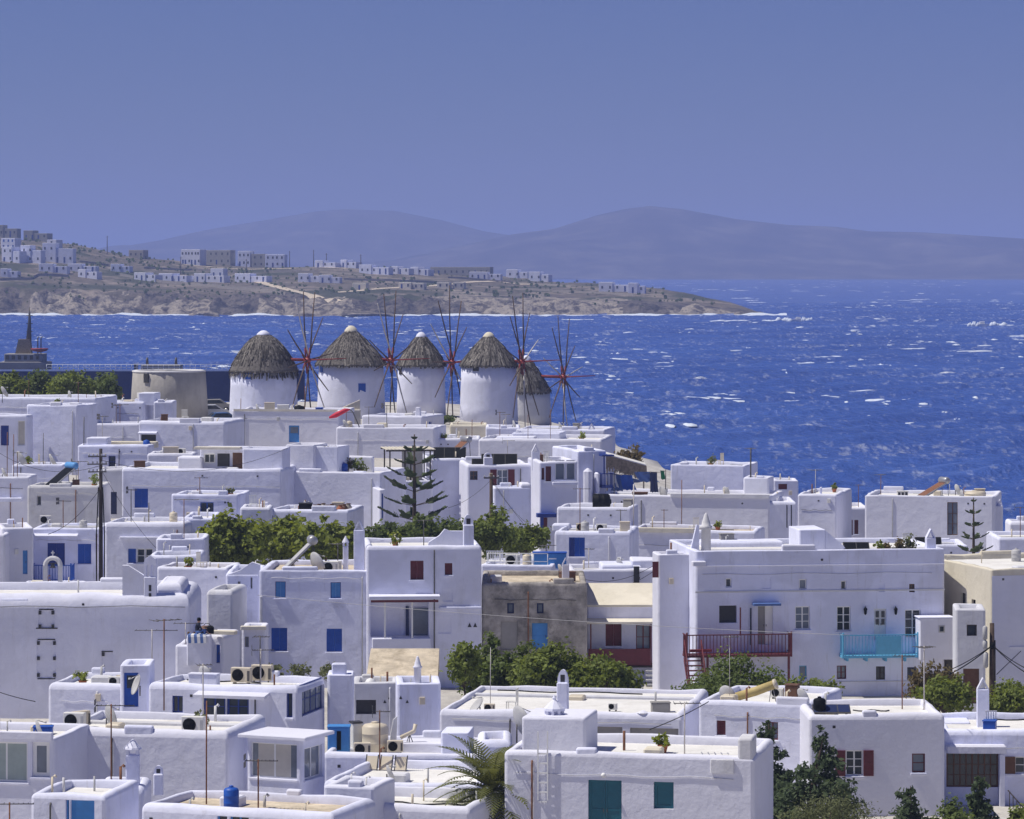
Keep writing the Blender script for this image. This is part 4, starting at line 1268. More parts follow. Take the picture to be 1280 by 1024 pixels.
# ------------------------------------------------------------------ the windmills
def windmill(x0, x1, s, y_eave, y_tip, wheel, label, cone=1.08, eave_drop=6, wins=(), ax=15, spin=0.0, rad_px=97, n_sp=12, worn=False, seed=1, door=None, pale=(2,), skirt=False):
    cx = ((x0 + x1) / 2 - 640) * s; Y = F * s; r = (x1 - x0) / 2 * s
    zb = gnd(cx, Y) - 0.3
    g = random.Random(seed)
    t = thing('windmill', label, 'windmill', (cx, Y, zb))
    ze = H - (y_eave - Y0) * s - zb; zt = H - (y_tip - Y0) * s - zb
    m = MB(); m.lathe([(r * 1.05, -0.2), (r * 1.03, ze * 0.3), (r * 1.0, ze * 0.7), (r * 0.985, ze - 0.02)], 40, (0, 0, 0), True)
    m.build('wall', 'white_worn' if worn else 'white', t)
    # thatched cone: core plus overlapping ragged courses of straw bundles
    re = r * cone; zcap = zt - (zt - ze) * 0.10
    bul = 0.75 if skirt else 0.22
    prof = lambda f: (re * (1 - f) * 0.97 + 0.40 * f, ze + (zcap - ze) * f + bul * math.sin(PI * f) ** 0.8)
    m = MB(); m.lathe([(r * 0.9, ze - 0.35), (re * 0.99, ze - 0.2)] + [prof(i / 8) for i in range(9)], 36); rf = m.build('roof', 'thatch', t)
    QQ = {'thatch': [], 'thatch_dark': [], 'thatch_light': []}; courses = 10
    for c in range(courses):
        f = c / courses
        rr, zz = prof(f); nb = int(2 * PI * rr / 0.085) + 10
        for i in range(nb):
            a = 2 * PI * (i + g.uniform(0, 1)) / nb
            f2 = min(0.99, f + 0.17 * g.uniform(0.8, 1.1)); ru, zu = prof(f2); rl, zl = prof(f)
            dr = (0.46 if skirt and c == 0 else 0.30 if c == 0 else 0.24) * g.uniform(0.2, 1.5) * (1.5 if skirt and c < 2 else 1)
            lift = 0.05 + 0.11 * g.random() ** 2
            Q = QQ[g.choice(['thatch', 'thatch', 'thatch_dark', 'thatch_dark', 'thatch_light'])]
            da = 0.065 / max(rl, 0.5) * g.uniform(0.8, 1.4)
            rl2, zl2 = rl + lift, zl - dr
            tw = g.uniform(-0.06, 0.06)
            Q.append([[(ru + 0.02) * math.cos(a - da * 0.8), (ru + 0.02) * math.sin(a - da * 0.8), zu + 0.02], [rl2 * math.cos(a - da + tw), rl2 * math.sin(a - da + tw), zl2 + g.uniform(-.08, .08)], [(rl2 + g.uniform(-.03, .05)) * math.cos(a + da + tw), (rl2) * math.sin(a + da + tw), zl2 + g.uniform(-.08, .08)], [(ru + 0.02) * math.cos(a + da * 0.8), (ru + 0.02) * math.sin(a + da * 0.8), zu + 0.02]])
    for mt_, Q in QQ.items():
        o = quads('straw', np.array(Q), mt_, rf); o['kind'] = 'stuff'
    rc, zc = prof(0.9)
    m = MB(); m.lathe([(rc * 1.0, zc - 0.1), (rc * 0.95, zc + 0.12), (rc * 0.7, zc + (zt - zc) * 0.6), (rc * 0.36, zc + (zt - zc) * 0.92), (0.03, zt)], 18, jit=0.05); m.build('cap', 'cream' if seed % 2 == 0 else 'white', rf)
    # wheel
    wx, wy = wheel
    a = R(ax); axd = Vector((math.cos(a), -math.sin(a), 0.05)).normalized()
    hubz = H - (wy - Y0) * s - zb; hubx = (wx - 640) * s - cx
    reach = hubx / axd.x
    hub = Vector((axd.x * reach, axd.y * reach, hubz))
    m = MB(); m.tube([Vector((0, 0, hubz)) + axd * (r * 0.5), hub + axd * 0.3], 0.16, 8); m.build('windshaft', 'spar_red', t)
    m = MB(); m.tube([hub + axd * 0.3, hub + axd * (rad_px * s * 0.52)], 0.085, 6, 0.04); m.build('bowsprit', 'spar_red', t)
    m = MB(); m.tube([hub - axd * 0.35, hub - axd * 0.2, hub + axd * 0.2, hub + axd * 0.35], [0.2, 0.3, 0.3, 0.2], 10); m.build('hub', 'red', t)
    sd = axd.cross(Vector((0, 0, 1))).normalized(); up = sd.cross(axd).normalized()
    for k in range(n_sp):
        b = spin + 2 * PI * k / n_sp + g.uniform(-0.07, 0.07); L = rad_px * s * g.uniform(0.86, 1.02)
        d = (up * math.cos(b) + sd * math.sin(b)); bend = axd * g.uniform(-0.05, 0.30) + d.cross(axd) * g.uniform(-0.15, 0.15)
        off = axd * (0.16 if k % 2 else -0.16)
        m = MB(); m.tube([hub + off, hub + off + d * L * 0.18], 0.085, 6); m.build('spoke_base', 'spar_red', t)
        m = MB(); m.tube([hub + off + d * L * 0.1 + axd * 0.09, hub + off + d * L * 0.55 + bend * 0.4, hub + off + d * L + bend], [0.085, 0.075, 0.05], 5)
        m.build('spoke', 'spoke_pale' if k in pale else 'spoke_wood', t)
    for (px0, py0, px1, py1, col) in wins:
        u = ((px0 + px1) / 2 - 640) * s - cx; z0 = H - (py1 - Y0) * s - zb; z1 = H - (py0 - Y0) * s - zb; w = (px1 - px0) * s
        an = math.asin(max(-0.95, min(0.95, u / r))); Mx = Matrix.Rotation(an, 4, 'Z') @ Matrix.Translation((0, -r, 0))
        fr = MB()
        for (p, q, c_, e_) in ((-w / 2 - 0.06, -w / 2, z0, z1), (w / 2, w / 2 + 0.06, z0, z1), (-w / 2 - 0.06, w / 2 + 0.06, z1, z1 + 0.06)): fr.box(p, q, -0.06, 0.3, c_, e_, Mx)
        nm = 'door' if (z1 - z0) > 1.4 else 'window'
        wo2 = fr.build(nm + '_frame', col if nm == 'window' else 'white', t)
        m = MB(); m.box(-w / 2, w / 2, -0.035, 0.2, z0 + 0.0, z1, Mx); m.build('shutter' if nm == 'window' else 'door', col, wo2)
    return t
# ------------------------------------------------------------------ on the headland
def land(px, py):
    """first point of the headland on the ray through a photo pixel"""
    ys = np.arange(1970, 2620, 1.5)
    X = (px - 640) / F * ys; Z = headland_z(X, ys)
    zr = H - (py - Y0) / F * ys
    hit = np.nonzero(Z >= zr)[0]
    i = hit[0] if len(hit) else int(np.argmin(np.abs(Z - zr)))
    return float(X[i]), float(ys[i]), float(Z[i])

_wm = None
def far_house(x0, y0, x1, y1, floors=1, wall='white', label=None, nwin=None, win='dark', group=None, step=0.0, name='house'):
    px = (x0 + x1) / 2
    X, Y, Z = land(px, y1)
    s = Y / F
    w, h = (x1 - x0) * s, max(2.6, (y1 - y0) * s)
    g = random.Random(int(x0 * 7 + y0 * 3))
    d = g.uniform(6, 10); rz = g.uniform(-0.5, -0.12)
    t = thing(name, label or 'small white flat-roofed house among others scattered on the headland', 'house', (X, Y, Z), rz, group or (None if label else 'white houses scattered over the headland'))
    m = MB()
    if step and w > 9:
        k = w * g.uniform(0.35, 0.6)
        m.box(-w / 2, -w / 2 + k, 0, d, -3.0, h, bev=0.12); m.box(-w / 2 + k - 0.02, w / 2, 0.4, d - 0.4, -3.0, h * 0.72, bev=0.12)
    else:
        m.box(-w / 2, w / 2, 0, d, -3.0, h, bev=0.12)
    m.build('wall', wall, t)
    m = MB()
    if step and w > 9: m.box(-w / 2 + 0.3, -w / 2 + k - 0.3, 0.3, d - 0.3, h, h + 0.05)
    else: m.box(-w / 2 + 0.3, w / 2 - 0.3, 0.3, d - 0.3, h, h + 0.05)
    m.build('roof', 'screed', t)
    n = nwin if nwin is not None else max(1, int(w / 3.6))
    for f in range(floors):
        zf = h * (f + 0.34) / floors; zh = min(1.5, h / floors * 0.48)
        for i in range(n):
            u = -w / 2 + w * (i + 0.5) / n + g.uniform(-0.3, 0.3)
            if step and w > 9 and u > -w / 2 + k and f == floors - 1 and floors > 1: continue
            y = 0.4 if (step and w > 9 and u > -w / 2 + k) else 0.0
            zh2 = min(zh, h * 0.72 - zf - 0.3) if y else zh
            dw = g.random() < 0.3 and f == 0
            m = MB(); m.box(u - 0.5, u + 0.5, y - 0.06, y + 0.1, 0.1 if dw else zf, zf + zh2); m.build('door' if dw else 'window', win if not dw else 'blue_deep', t)
    return t

HH = [((0, 309, 26, 328, 2), 'two storey white house below the blue windowed house on the headland'), ((24, 307, 52, 329, 2), 'two storey white house attached beside the narrow tower house on headland'), ((52, 304, 92, 329, 2), 'broad stepped white house wrapped around the narrow tower house'),
      ((48, 330, 84, 341), 'first half of the long white terrace under the broad stepped house'), ((84, 330, 120, 341), 'second half of the long white terrace under the broad stepped house'), ((0, 336, 22, 347), 'small white house just above the whitish garden wall'), ((95, 337, 123, 348), 'white stepped house below the end of the long terrace'),
      ((138, 330, 162, 340), 'lone white house on the slope under the stone ruin'), ((165, 341, 196, 351), 'low white house at the top end of the dry field wall'), ((196, 342, 235, 352), 'low white house along the dry field wall, next to the raised cube'), ((240, 342, 282, 353), 'long low white house with a white cube raised behind it'),
      ((290, 342, 336, 353), 'low white house straight below the grey crest block'), ((372, 342, 398, 353), 'stepped white house at the bend of the pale dirt track'), ((398, 344, 425, 354), 'small white house next to the stepped one by the dirt track'),
      ((392, 326, 420, 335), 'flat white house between two utility poles on the crest'), ((424, 325, 446, 335), 'white crest house next to the last utility pole'), ((446, 331, 488, 343), 'long white house at the start of the grey ridge terrace'), ((488, 333, 512, 343), 'white house touching the long white house on the ridge'), ((512, 334, 536, 344), 'white house joined to the grey ridge terrace'),
      ((586, 340, 626, 350), 'white house in front of the grey ridge terrace end'), ((632, 337, 660, 348), 'white stepped house standing past the grey ridge terrace'), ((660, 340, 686, 352), 'small white house at the end of the pale road'), ((748, 353, 786, 365), 'longer white house near the bare tip of the headland'), ((785, 354, 806, 367), 'last small white house before the tip of the headland')]
for a, lab in HH:
    far_house(*a[:4], floors=a[4] if len(a) > 4 else 1, step=1, label=lab, group='white houses scattered over the headland')
far_house(0, 298, 20, 312, 2, label='white house with blue windows highest up the headland slope', win='blue', nwin=3)
far_house(-8, 281, 22, 297, 1, 'house_grey', 'long dark grey stone villa on top of the headland hill', nwin=5, step=1)
far_house(28, 287, 60, 300, 1, 'house_grey', 'grey stone villa with square corner on the headland skyline', nwin=4, step=1)
far_house(58, 300, 71, 314, 2, label='narrow white tower house beside the long white terrace on the headland', nwin=1)
far_house(225, 312, 251, 331, 2, label='white two storey block with rows of windows on headland crest', nwin=6)
far_house(250, 313, 291, 331, 2, 'house_grey', 'unfinished grey two storey block on the headland crest', nwin=5)
far_house(297, 312, 313, 331, 2, label='narrow white block with two floors of windows on the headland crest', nwin=3)
far_house(314, 314, 331, 331, 2, 'house_grey', 'small grey block between two white blocks on the headland crest', nwin=2)
far_house(331, 315, 356, 331, 2, label='white two storey block at the end of the crest row', nwin=4)
far_house(262, 336, 280, 348, 1, label='white cube house raised behind a long low white house on headland', nwin=2)
far_house(160, 313, 180, 323, 1, 'stone', 'roofless stone ruin on the bare headland crest', nwin=3)
far_house(440, 354, 458, 363, 1, 'cream', 'small tan stone hut above the headland cliff', nwin=1)
for i, a in enumerate([(498, 353, 514, 361), (516, 354, 530, 362), (546, 353, 562, 361), (566, 353, 580, 361)]):
    far_house(*a, 1, 'cream', 'cream cottage in the row above the dark cliff on headland', nwin=2, group='cream cottages above the cliff')
far_house(536, 334, 614, 345, 1, 'house_grey', 'long low grey stone terrace along the headland ridge', nwin=10)
for a in [(124, 342, 163, 349), (100, 346, 170, 351)]:
    pass
for (px, y0, y1) in ((134, 295, 318), (226, 321, 343), (362, 311, 331), (392, 311, 332), (408, 316, 333), (451, 318, 336), (308, 324, 345)):
    X, Y, Z = land(px, y1)
    pole((X, Y, Z), (y1 - y0) * Y / F, 'thin wooden utility pole standing on the headland crest', 0.28, ((max(3.0, (y1 - y0) * Y / F - 0.8), 2.2, 10),), group='utility poles on the headland', insul=False)
# pale dirt tracks and field walls draped on the slope
def track(pts, label, wid=2.2, mt='screed_tan', name='track', lift=0.25):
    P = [land(px, py) for px, py in pts]
    m = MB(); n = 0
    full = []
    for a, b in zip(P[:-1], P[1:]):
        k = 10
        full += [(a[0] + (b[0] - a[0]) * i / k, a[1] + (b[1] - a[1]) * i / k) for i in range(k)]
    vs = []
    for i, (x, y) in enumerate(full):
        q = full[min(i + 1, len(full) - 1)]; p = full[max(i - 1, 0)]
        d = Vector((q[0] - p[0], q[1] - p[1])); d.normalize(); nx, ny = -d.y * wid, d.x * wid
        for sg in (-1, 1):
            vs.append((x + nx * sg, y + ny * sg, float(headland_z(x + nx * sg, y + ny * sg)) + lift))
    m.add(vs, [(2 * i, 2 * i + 1, 2 * i + 3, 2 * i + 2) for i in range(len(full) - 1)], True)
    o = m.build(name, mt); o['label'] = label; o['kind'] = 'structure'
    return o
track([(320, 352), (350, 360), (385, 369), (430, 377)], 'pale dirt track slanting down the headland', 3.0)
track([(420, 366), (470, 362), (540, 358), (620, 352), (690, 357)], 'pale dirt road along the headland slope', 2.6)
track([(230, 331), (300, 337), (380, 335), (440, 337)], 'pale dirt road along the headland crest', 2.0)
def stone_wall(pts, label, hgt=1.5):
    P = [land(px, py) for px, py in pts]
    full = []
    for a, b in zip(P[:-1], P[1:]):
        full += [(a[0] + (b[0] - a[0]) * i / 12, a[1] + (b[1] - a[1]) * i / 12) for i in range(12)]
    m = MB(); vs = []; fs = []
    for i, (x, y) in enumerate(full):
        z = float(headland_z(x, y)); hh = hgt * (0.85 + 0.3 * rnd.random())
        vs += [(x, y - 0.35, z - 0.6), (x, y - 0.3, z + hh), (x, y + 0.3, z + hh), (x, y + 0.35, z - 0.6)]
    for i in range(len(full) - 1):
        for k in range(3): fs.append((4 * i + k, 4 * i + k + 1, 4 * i + 5 + k, 4 * i + 4 + k))
    m.add(vs, fs); o = m.build('stone_wall', 'stone'); tag(o, label, 'wall')
stone_wall([(0, 351), (40, 350), (48, 345), (90, 347)], 'whitish garden wall below the big white houses on the headland')
stone_wall([(150, 345), (230, 356), (320, 364), (360, 368)], 'long dry stone field wall crossing the headland slope')
for pts in ([(60, 322), (100, 328), (140, 333)], [(180, 336), (240, 338), (300, 341)], [(330, 340), (400, 341), (470, 346)], [(430, 350), (500, 352), (580, 355)], [(560, 348), (640, 354), (720, 360)], [(640, 362), (720, 366), (800, 371)], [(20, 318), (60, 316)], [(260, 357), (300, 360), (350, 362)]):
    stone_wall(pts, 'dry stone terrace wall among others on the brown headland slope', 1.1)
for o in COL.objects:
    if o.name.startswith('stone_wall') and o.get('label', '').startswith('dry stone terrace wall among'): o['group'] = 'terrace walls on the headland'
# low scrub dotted over the slope
g_ = np.random.RandomState(77); Q = []
for _ in range(2600):
    x = g_.uniform(-330, 120); y = g_.uniform(2010, 2420)
    if fbm(np.array(x / 35.0), np.array(y / 45.0), 3) < g_.uniform(-0.15, 0.2): continue
    z = float(headland_z(x, y))
    if z < 3.5: continue
    r_ = g_.uniform(0.4, 1.7)
    for k in range(6):
        a = g_.uniform(0, 6.28); d_ = np.array([math.cos(a), math.sin(a), 0]); c_ = np.array([x, y, z]) + d_ * r_ * g_.uniform(0, .6) + np.array([0, 0, g_.uniform(.1, .8) * r_]); e_ = np.cross(d_, [0, 0, 1]) * r_ * .5; u_ = np.array([g_.uniform(-.3, .3), g_.uniform(-.3, .3), .5]) * r_ * .8
        Q.append([c_ - e_ - u_ * .6, c_ + e_ - u_ * .6, c_ + e_ * .8 + u_, c_ - e_ * .7 + u_])
o = quads('scrub', np.array(Q), 'leaf_dark'); tag(o, 'dark low scrub dotted over the headland slope', kind='stuff')
for (px, py, w, h) in ((262, 395, 9, 3.2), (432, 394, 30, 3.5), (1010, 402, 0, 0)):
    if w:
        X, Y, Z = land(px, py - 1)
        m = MB(); g = random.Random(px)
        m.lathe([(w, -1), (w * 0.8, h * 0.5), (w * 0.4, h * 0.9), (0.1, h)], 9, (0, 0, 0), False, Matrix.Diagonal((1, 0.5, 1, 1)), jit=0.3)
        o = m.build('rock', M_ROCK); o.location = (X, Y - 34, 0); tag(o, 'dark rock awash in the surf below the headland' if px < 300 else 'long dark skerry in the surf below the headland', 'rock')

# ------------------------------------------------------------------ ship at the quay and two boats running in spray
def ship():
    s = 0.155
    t = thing('cargo_ship', 'navy blue cargo ship with white bridge and tall mast moored beyond the trees', 'ship', ((-40 - 640) * s, F * s, 0))
    L = 421 * s; zd = H - (463 - Y0) * s
    m = MB()
    st = [(0.0, 0.55), (0.02, 0.9), (0.08, 1.0), (0.82, 1.0), (0.93, 0.7), (1.0, 0.06)]
    vs = []
    for f, k in st:
        for (yy, z) in ((-4.6 * k, zd), (-4.2 * k, -1), (4.2 * k, -1), (4.6 * k, zd)): vs.append((f * L, yy, z))
    fs = []
    for i in range(len(st) - 1):
        for k in range(4): fs.append((i * 4 + k, i * 4 + (k + 1) % 4, (i + 1) * 4 + (k + 1) % 4, (i + 1) * 4 + k))
    fs += [(0, 1, 2, 3), tuple(20 + k for k in (3, 2, 1, 0))]
    m.add(vs, fs); m.build('hull', 'navy', t)
    m = MB(); m.box(L * 0.02, L * 0.97, -4.66, -4.55, zd - 0.05, zd + 0.3); m.build('bulwark', 'white_paint', t)
    px = lambda p: (p + 40) * s
    zz = lambda y: H - (y - Y0) * s
    m = MB(); m.box(px(2), px(62), -3.6, 3.6, zd, zz(452), bev=0.1); m.box(px(8), px(56), -3.2, 3.2, zz(452), zz(442), bev=0.1); m.build('superstructure', 'house_grey', t)
    for i in range(6):
        m = MB(); m.box(px(10 + i * 7.5), px(14 + i * 7.5), -3.26, -3.19, zz(449), zz(444)); m.build('bridge_window', 'glass', t)
    m = MB(); m.prism([(px(20), zz(442)), (px(40), zz(442)), (px(38), zz(424)), (px(24), zz(424))], -1.2, 1.2); m.build('funnel', 'thatch_tan', t)
    m = MB(); m.tube([(px(36), 0, zz(426)), (px(37), 0, zz(400)), (px(36.5), 0, zz(384))], [0.55, 0.28, 0.08], 8)
    for y in (395, 405, 415): m.box(px(33), px(41), -0.1, 0.1, zz(y), zz(y) + 0.15)
    m.build('mast', 'metal_dark', t)
    m = MB(); m.lathe([(0.1, 0), (1.0, 0.4), (1.25, 1.0), (1.1, 1.1)], 10, (0, 0, 0), True, Matrix.Translation((px(52), -3.0, zz(440))) @ Matrix.Diagonal((1.4, 0.7, 0.7, 1))); m.build('lifeboat', 'red', t)
    for x in (48, 52):
        m = MB(); m.tube([(px(x), -1, zz(442)), (px(x), -1, zz(422)), (px(x + 2), -1, zz(421))], 0.12, 5); m.build('davit', 'metal_dark', t)
    m = MB(); m.box(px(178), px(227), -3, 3, zd, zz(456), bev=0.1); m.build('hatch', 'house_grey', t)
    for x in (184, 220):
        m = MB(); m.tube([(px(x), 0, zz(456)), (px(x), 0, zz(447))], 0.3, 6, 0.2); m.build('vent', 'metal_dark', t)
    m = MB()
    for i in range(46): m.tube([(px(62 + i * 6.6), -4.5, zd + 0.25), (px(62 + i * 6.6), -4.5, zd + 1.25)], 0.05, 4)
    for z in (0.7, 1.25): m.tube([(px(62), -4.5, zd + z), (px(365), -4.5, zd + z)], 0.04, 4)
    m.build('railing', 'white_paint', t)
    m = MB(); m.box(px(168), px(172), -1, 1, zd, zz(455)); m.build('winch', 'metal_dark', t)
ship()
def runabout(px, py, label, head):
    d = H * F / (py - Y0); s = d / F
    t = thing('motor_boat', label, 'boat', ((px - 640) * s, d, 0.2), 0)
    m = MB()
    vs = [(-3.5, -1.2, -0.3), (-3.5, 1.2, -0.3), (-3.5, -1.3, 1.0), (-3.5, 1.3, 1.0), (1.5, -1.2, -0.3), (1.5, 1.2, -0.3), (1.5, -1.3, 1.2), (1.5, 1.3, 1.2), (4.4, 0, 0.2), (4.6, 0, 1.6)]
    vs = [(x * head, y, z) for x, y, z in vs]
    m.add(vs, [(0, 1, 3, 2), (0, 2, 6, 4), (1, 5, 7, 3), (4, 6, 9, 8), (5, 8, 9, 7), (2, 3, 7, 6), (6, 7, 9), (0, 4, 5, 1), (4, 8, 5)]); m.build('hull', 'white_paint', t)
    m = MB(); m.box(-1.2, 1.0, -0.9, 0.9, 1.1, 2.1, bev=0.1); m.build('cabin', 'white_paint', t)
    g = random.Random(int(px))
    m = MB()
    for i in range(34):
        u = -head * (3 + i * 1.1); hh = (2.0 if i < 7 else 0.75) * g.uniform(0.4, 1.1); w = 1.6 + 0.1 * i
        m.lathe([(w * g.uniform(0.6, 1), -0.3), (w * 0.7, hh * 0.5), (w * 0.2, hh)], 7, (u, g.uniform(-1, 1), 0), True)
    for i in range(7):
        u = head * (2.0 + i * 0.7); hh = 2.6 * g.uniform(0.4, 1.0)
        m.lathe([(1.0, -0.3), (0.7, hh * 0.5), (0.15, hh)], 7, (u, -1.5 + g.uniform(-1, 1), 0), True)
    o = m.build('wake', 'foam', t); o['kind'] = 'stuff'
runabout(998, 402.5, 'small white motor boat throwing spray off the end of the headland', 1)
runabout(1228, 408.5, 'small white motor boat trailing a long straight wake on open sea', -1)

# ------------------------------------------------------------------ the row of windmills and the old tower
windmill(288, 371, 0.0835, 462, 413, (385, 450), 'windmill with shaggy dark thatch hanging low, first beside the grey tower', 1.06, wins=((310, 463, 316, 473, 'blue'),), spin=0.1, seed=1, pale=(1, 7), skirt=True, ax=14)
windmill(398, 480, 0.0860, 454, 407, (489, 450), 'windmill with tall cream cap and a small blue window', 1.12, wins=((450, 479, 458, 489, 'blue'), (401, 457, 405, 465, 'blue')), spin=0.18, seed=2, pale=(1, 7), ax=15)
windmill(497, 556, 0.0885, 455, 415, (565, 453), 'narrower plain windmill standing between two others, no window', 1.08, wins=((494 + 5, 460, 503, 468, 'dark'),), spin=0.0, seed=3, pale=(2, 8), ax=16)
windmill(576, 646, 0.0870, 455, 415, (652, 452), 'windmill with a dark arched door and one high window', 1.06, wins=((592, 455, 598, 463, 'dark'), (589, 507, 597, 526, 'brown')), spin=0.3, seed=4, pale=(5, 9), ax=13)
windmill(628, 688, 0.0930, 488, 444, (704, 471), 'shorter grey-stained windmill at the seaward end of the row', 1.04, wins=(), spin=0.12, seed=5, pale=(2, 6, 9), rad_px=80, worn=True, ax=18)
def old_tower():
    s = 0.084; cx = (211.5 - 640) * s; Y = F * s; r = 47 * s; zb = gnd(cx, Y) - 0.3
    t = thing('stone_tower', 'roofless grey rendered round tower beside the windmills', 'tower', (cx, Y, zb))
    h = H - (463 - Y0) * s - zb
    m = MB(); m.lathe([(r * 1.05, -0.2), (r * 1.0, h * 0.6), (r * 0.965, h - 0.1), (r * 0.94, h), (r * 0.84, h), (r * 0.83, h - 0.8), (0.02, h - 0.8)], 44); m.build('wall', 'tower_render', t)
    m = MB(); m.lathe([(r * 0.975, h - 0.16), (r * 0.985, h - 0.02), (r * 0.9, h + 0.05), (r * 0.83, h + 0.02), (r * 0.83, h - 0.1)], 44, caps=False, jit=0.008); m.build('coping', 'white_worn', t)
    for (px, z0, z1, w, mt, nm) in ((186.5, h - 1.2, h - 0.25, 0.55, 'dark', 'window'), (183, 0.3 + h - 3.1, h - 2.25, 1.7, 'white_paint', 'hatch')):
        u = (px - 640) * s - cx; an = math.asin(u / r); Mx = Matrix.Rotation(an, 4, 'Z') @ Matrix.Translation((0, -r * 1.0, 0))
        m = MB(); m.box(-w / 2, w / 2, -0.07, 0.3, z0, z1, Mx); m.build(nm, mt, t)
old_tower()
# ================================================================== the town, back rows first
B, LB, BP, MR = 'blue', 'blue_light', 'blue_deep', 'maroon'
def sh(x0, y0, x1, y1, col=B, **k): return ('s', x0, y0, x1, y1, dict(col=col, **k))
def dr(x0, y0, x1, y1, col=B, **k): return ('d', x0, y0, x1, y1, dict(col=col, **k))
def wn(x0, y0, x1, y1, col='white_paint', **k): return ('w', x0, y0, x1, y1, dict(col=col, **k))
def ni(x0, y0, x1, y1, **k): return ('n', x0, y0, x1, y1, dict(dp=0.05, sill=False, **k))
def op(x0, y0, x1, y1, col='dark', **k): return ('o', x0, y0, x1, y1, dict(col=col, **k))

# ---- far left, below the trees and the grey tower
t1 = House(-110, 120, .0735, -8, 496, 8, 'long low white house behind the others, under the dark trees', par=.3)
t2 = House(33, 97, .0705, -14, 506, 5, 'blank white cube house with smooth front and lit right flank', rad=.16)
t3 = House(-110, 34, .0695, 0, 519, 4, 'white house with a tall glazed door and a blue door beside it', [dr(1, 532, 11, 557, BP), wn(22, 526, 34, 557, 'white_paint', nx=1, nz=1, gl='glass_pale', sill=False, curt='curtain')])
t4 = House(117, 180, .0748, -10, 502, 5, 'plain white wall house in front of the grey tower')
t4.block(173, 194, 491, .3, 2.2, 'stairhead', flat=True, rad=.1); t4.block(164, 178, 505, 2.6, 4.2, 'parapet_step', flat=True)
t4b = House(192, 216, .0742, 0, 502, 4, 'small white cube tucked against the grey tower', rad=.15)
t5 = House(100, 174, .0725, -8, 529, 4, 'low white house with flat coping under the plain wall house')
t6 = House(173, 281, .0685, -10, 526, 7, 'white house with a shaded niche window under a small canopy', [op(176, 543, 195, 553.5, 'dark', name='window')], rad=.3)
t6.awning(174, 197, 541, .5, .12)
t7 = House(97, 186, .0665, -6, 556, 5, 'white house with one tiny blue window behind the tall black pole', [wn(135.5, 570, 144.5, 585, BP, nx=1, nz=2, sill=False)])
t7.block(108, 134, 547, .3, 2.0, 'parapet_step', flat=True, rad=.1); t7.block(134, 196, 552, 2.2, 3.0, 'parapet_step', 'cream', flat=True, rad=.08)
t7b = House(184, 242, .0645, 0, 567, 4, 'low white roof with two dark air conditioners behind it')
t8 = House(15, 79, .0645, 0, 581, 4, 'white rooftop with two big satellite dishes', rad=.15)
t9 = House(-110, 37, .0605, 0, 596, 4.5, 'white house edged by a ledge with flower pots', rad=.15)
t9.box('ledge', -10, 28, 622, 627, -.5, -.003, 'white', .04)
t10 = House(34, 124, .0595, -4, 607, 5, 'white house carrying a tilted solar collector, grey window below', [wn(46, 620, 51.5, 632, 'dish_grey', nx=1, nz=1, sill=False)], roof='screed', wall='white_worn')
t10b = House(122, 154, .0640, 0, 586, 4, 'narrow shaded house with a dark blue door behind the black pole', [dr(137, 615, 146, 643, 'navy')], wall='white_worn')

# ---- upper middle, in front of the windmills
b3 = House(290, 424, .0755, -8, 513, 8, 'white block house with a pale blue door, below the first windmill', [dr(361, 532, 374, 553, LB, glass='glass_pale')], rad=.12)
b3.box('roof_edge', 292, 422, 512, 514, -.05, -.003, 'cream')
b4 = House(420, 543, .0735, -8, 534, 7, 'long plain white house behind the large pine tree', rad=.14)
b4b = House(452, 528, .0790, -20, 519, 6, 'white house with two blue doors on its shaded flank, by windmill', [dr(529.5, 533, 533.5, 546, B, side='R'), dr(536, 527, 539.5, 538, B, side='R')])
b4b.chimney(523, 520, 509, 6, 1.0, 'plain')
pk = House(424, 451, .0775, 6, 512, 3, 'small pinkish lean-to wall with a sloping top beside the red parasol', wall='cream', rad=.1)
b1 = House(152, 352, .0600, -6, 585, 9, 'broad white house with one blue shuttered window and a roof terrace', [sh(168, 611, 185, 635, B)], rad=.25)
b1.block(250, 304, 560, 4.2, 7.5, 'terrace_room'); b1.block(303, 354, 561, 1.2, 4.5, 'terrace_room', rad=.12); b1.block(222, 252, 571, 3.4, 5.0, 'terrace_wall', flat=True)
# openings of the terrace room sit proud of its face
def proud(hs, name, x0, x1, y0, y1, v, mt, t=.05, par=None):
    a = hs.u_at(x0, v); b = hs.u_at(x1, v); z0 = hs.z_at(y1, a, v); z1 = hs.z_at(y0, a, v)
    m = MB(); m.box(a, b, v - t, v - .003, z0, z1); return m.build(name, mt, par or hs.root)
w_ = proud(b1, 'window', 255, 269, 567, 579, 4.2, 'white_paint'); proud(b1, 'pane', 256.5, 261.3, 568.5, 577.5, 4.14, 'glass', .02, w_); proud(b1, 'pane', 262.7, 267.5, 568.5, 577.5, 4.14, 'glass', .02, w_)
proud(b1, 'window', 272, 287, 567, 583, 4.2, 'dark'); proud(b1, 'door', 291, 303, 566, 588, 4.2, 'brown')
proud(b1, 'terrace_canopy', 246, 303, 558, 561, 4.0, 'cream', 1.3)
b2 = House(356, 477, .0610, -14, 589, 7, 'long blank white wall house under a leafy roof garden, sunlit', [], rad=.12)
b2.block(357, 393, 556, .6, 4, 'rooftop_room', rad=.1); b2.block(392, 423, 558, 1.0, 4, 'rooftop_room', rad=.1)
b2.block(423, 466, 570, 4.5, 5, 'roof_garden_wall', flat=True)
b2.chimney(366, 625, 604, 9, .3, 'pot')
b2f = House(474, 482, .0600, 12, 612, 6, 'sliver of white house with a bright blue door behind the pine', [dr(475.2, 617, 479.5, 648, B, n=1)], rad=.08)
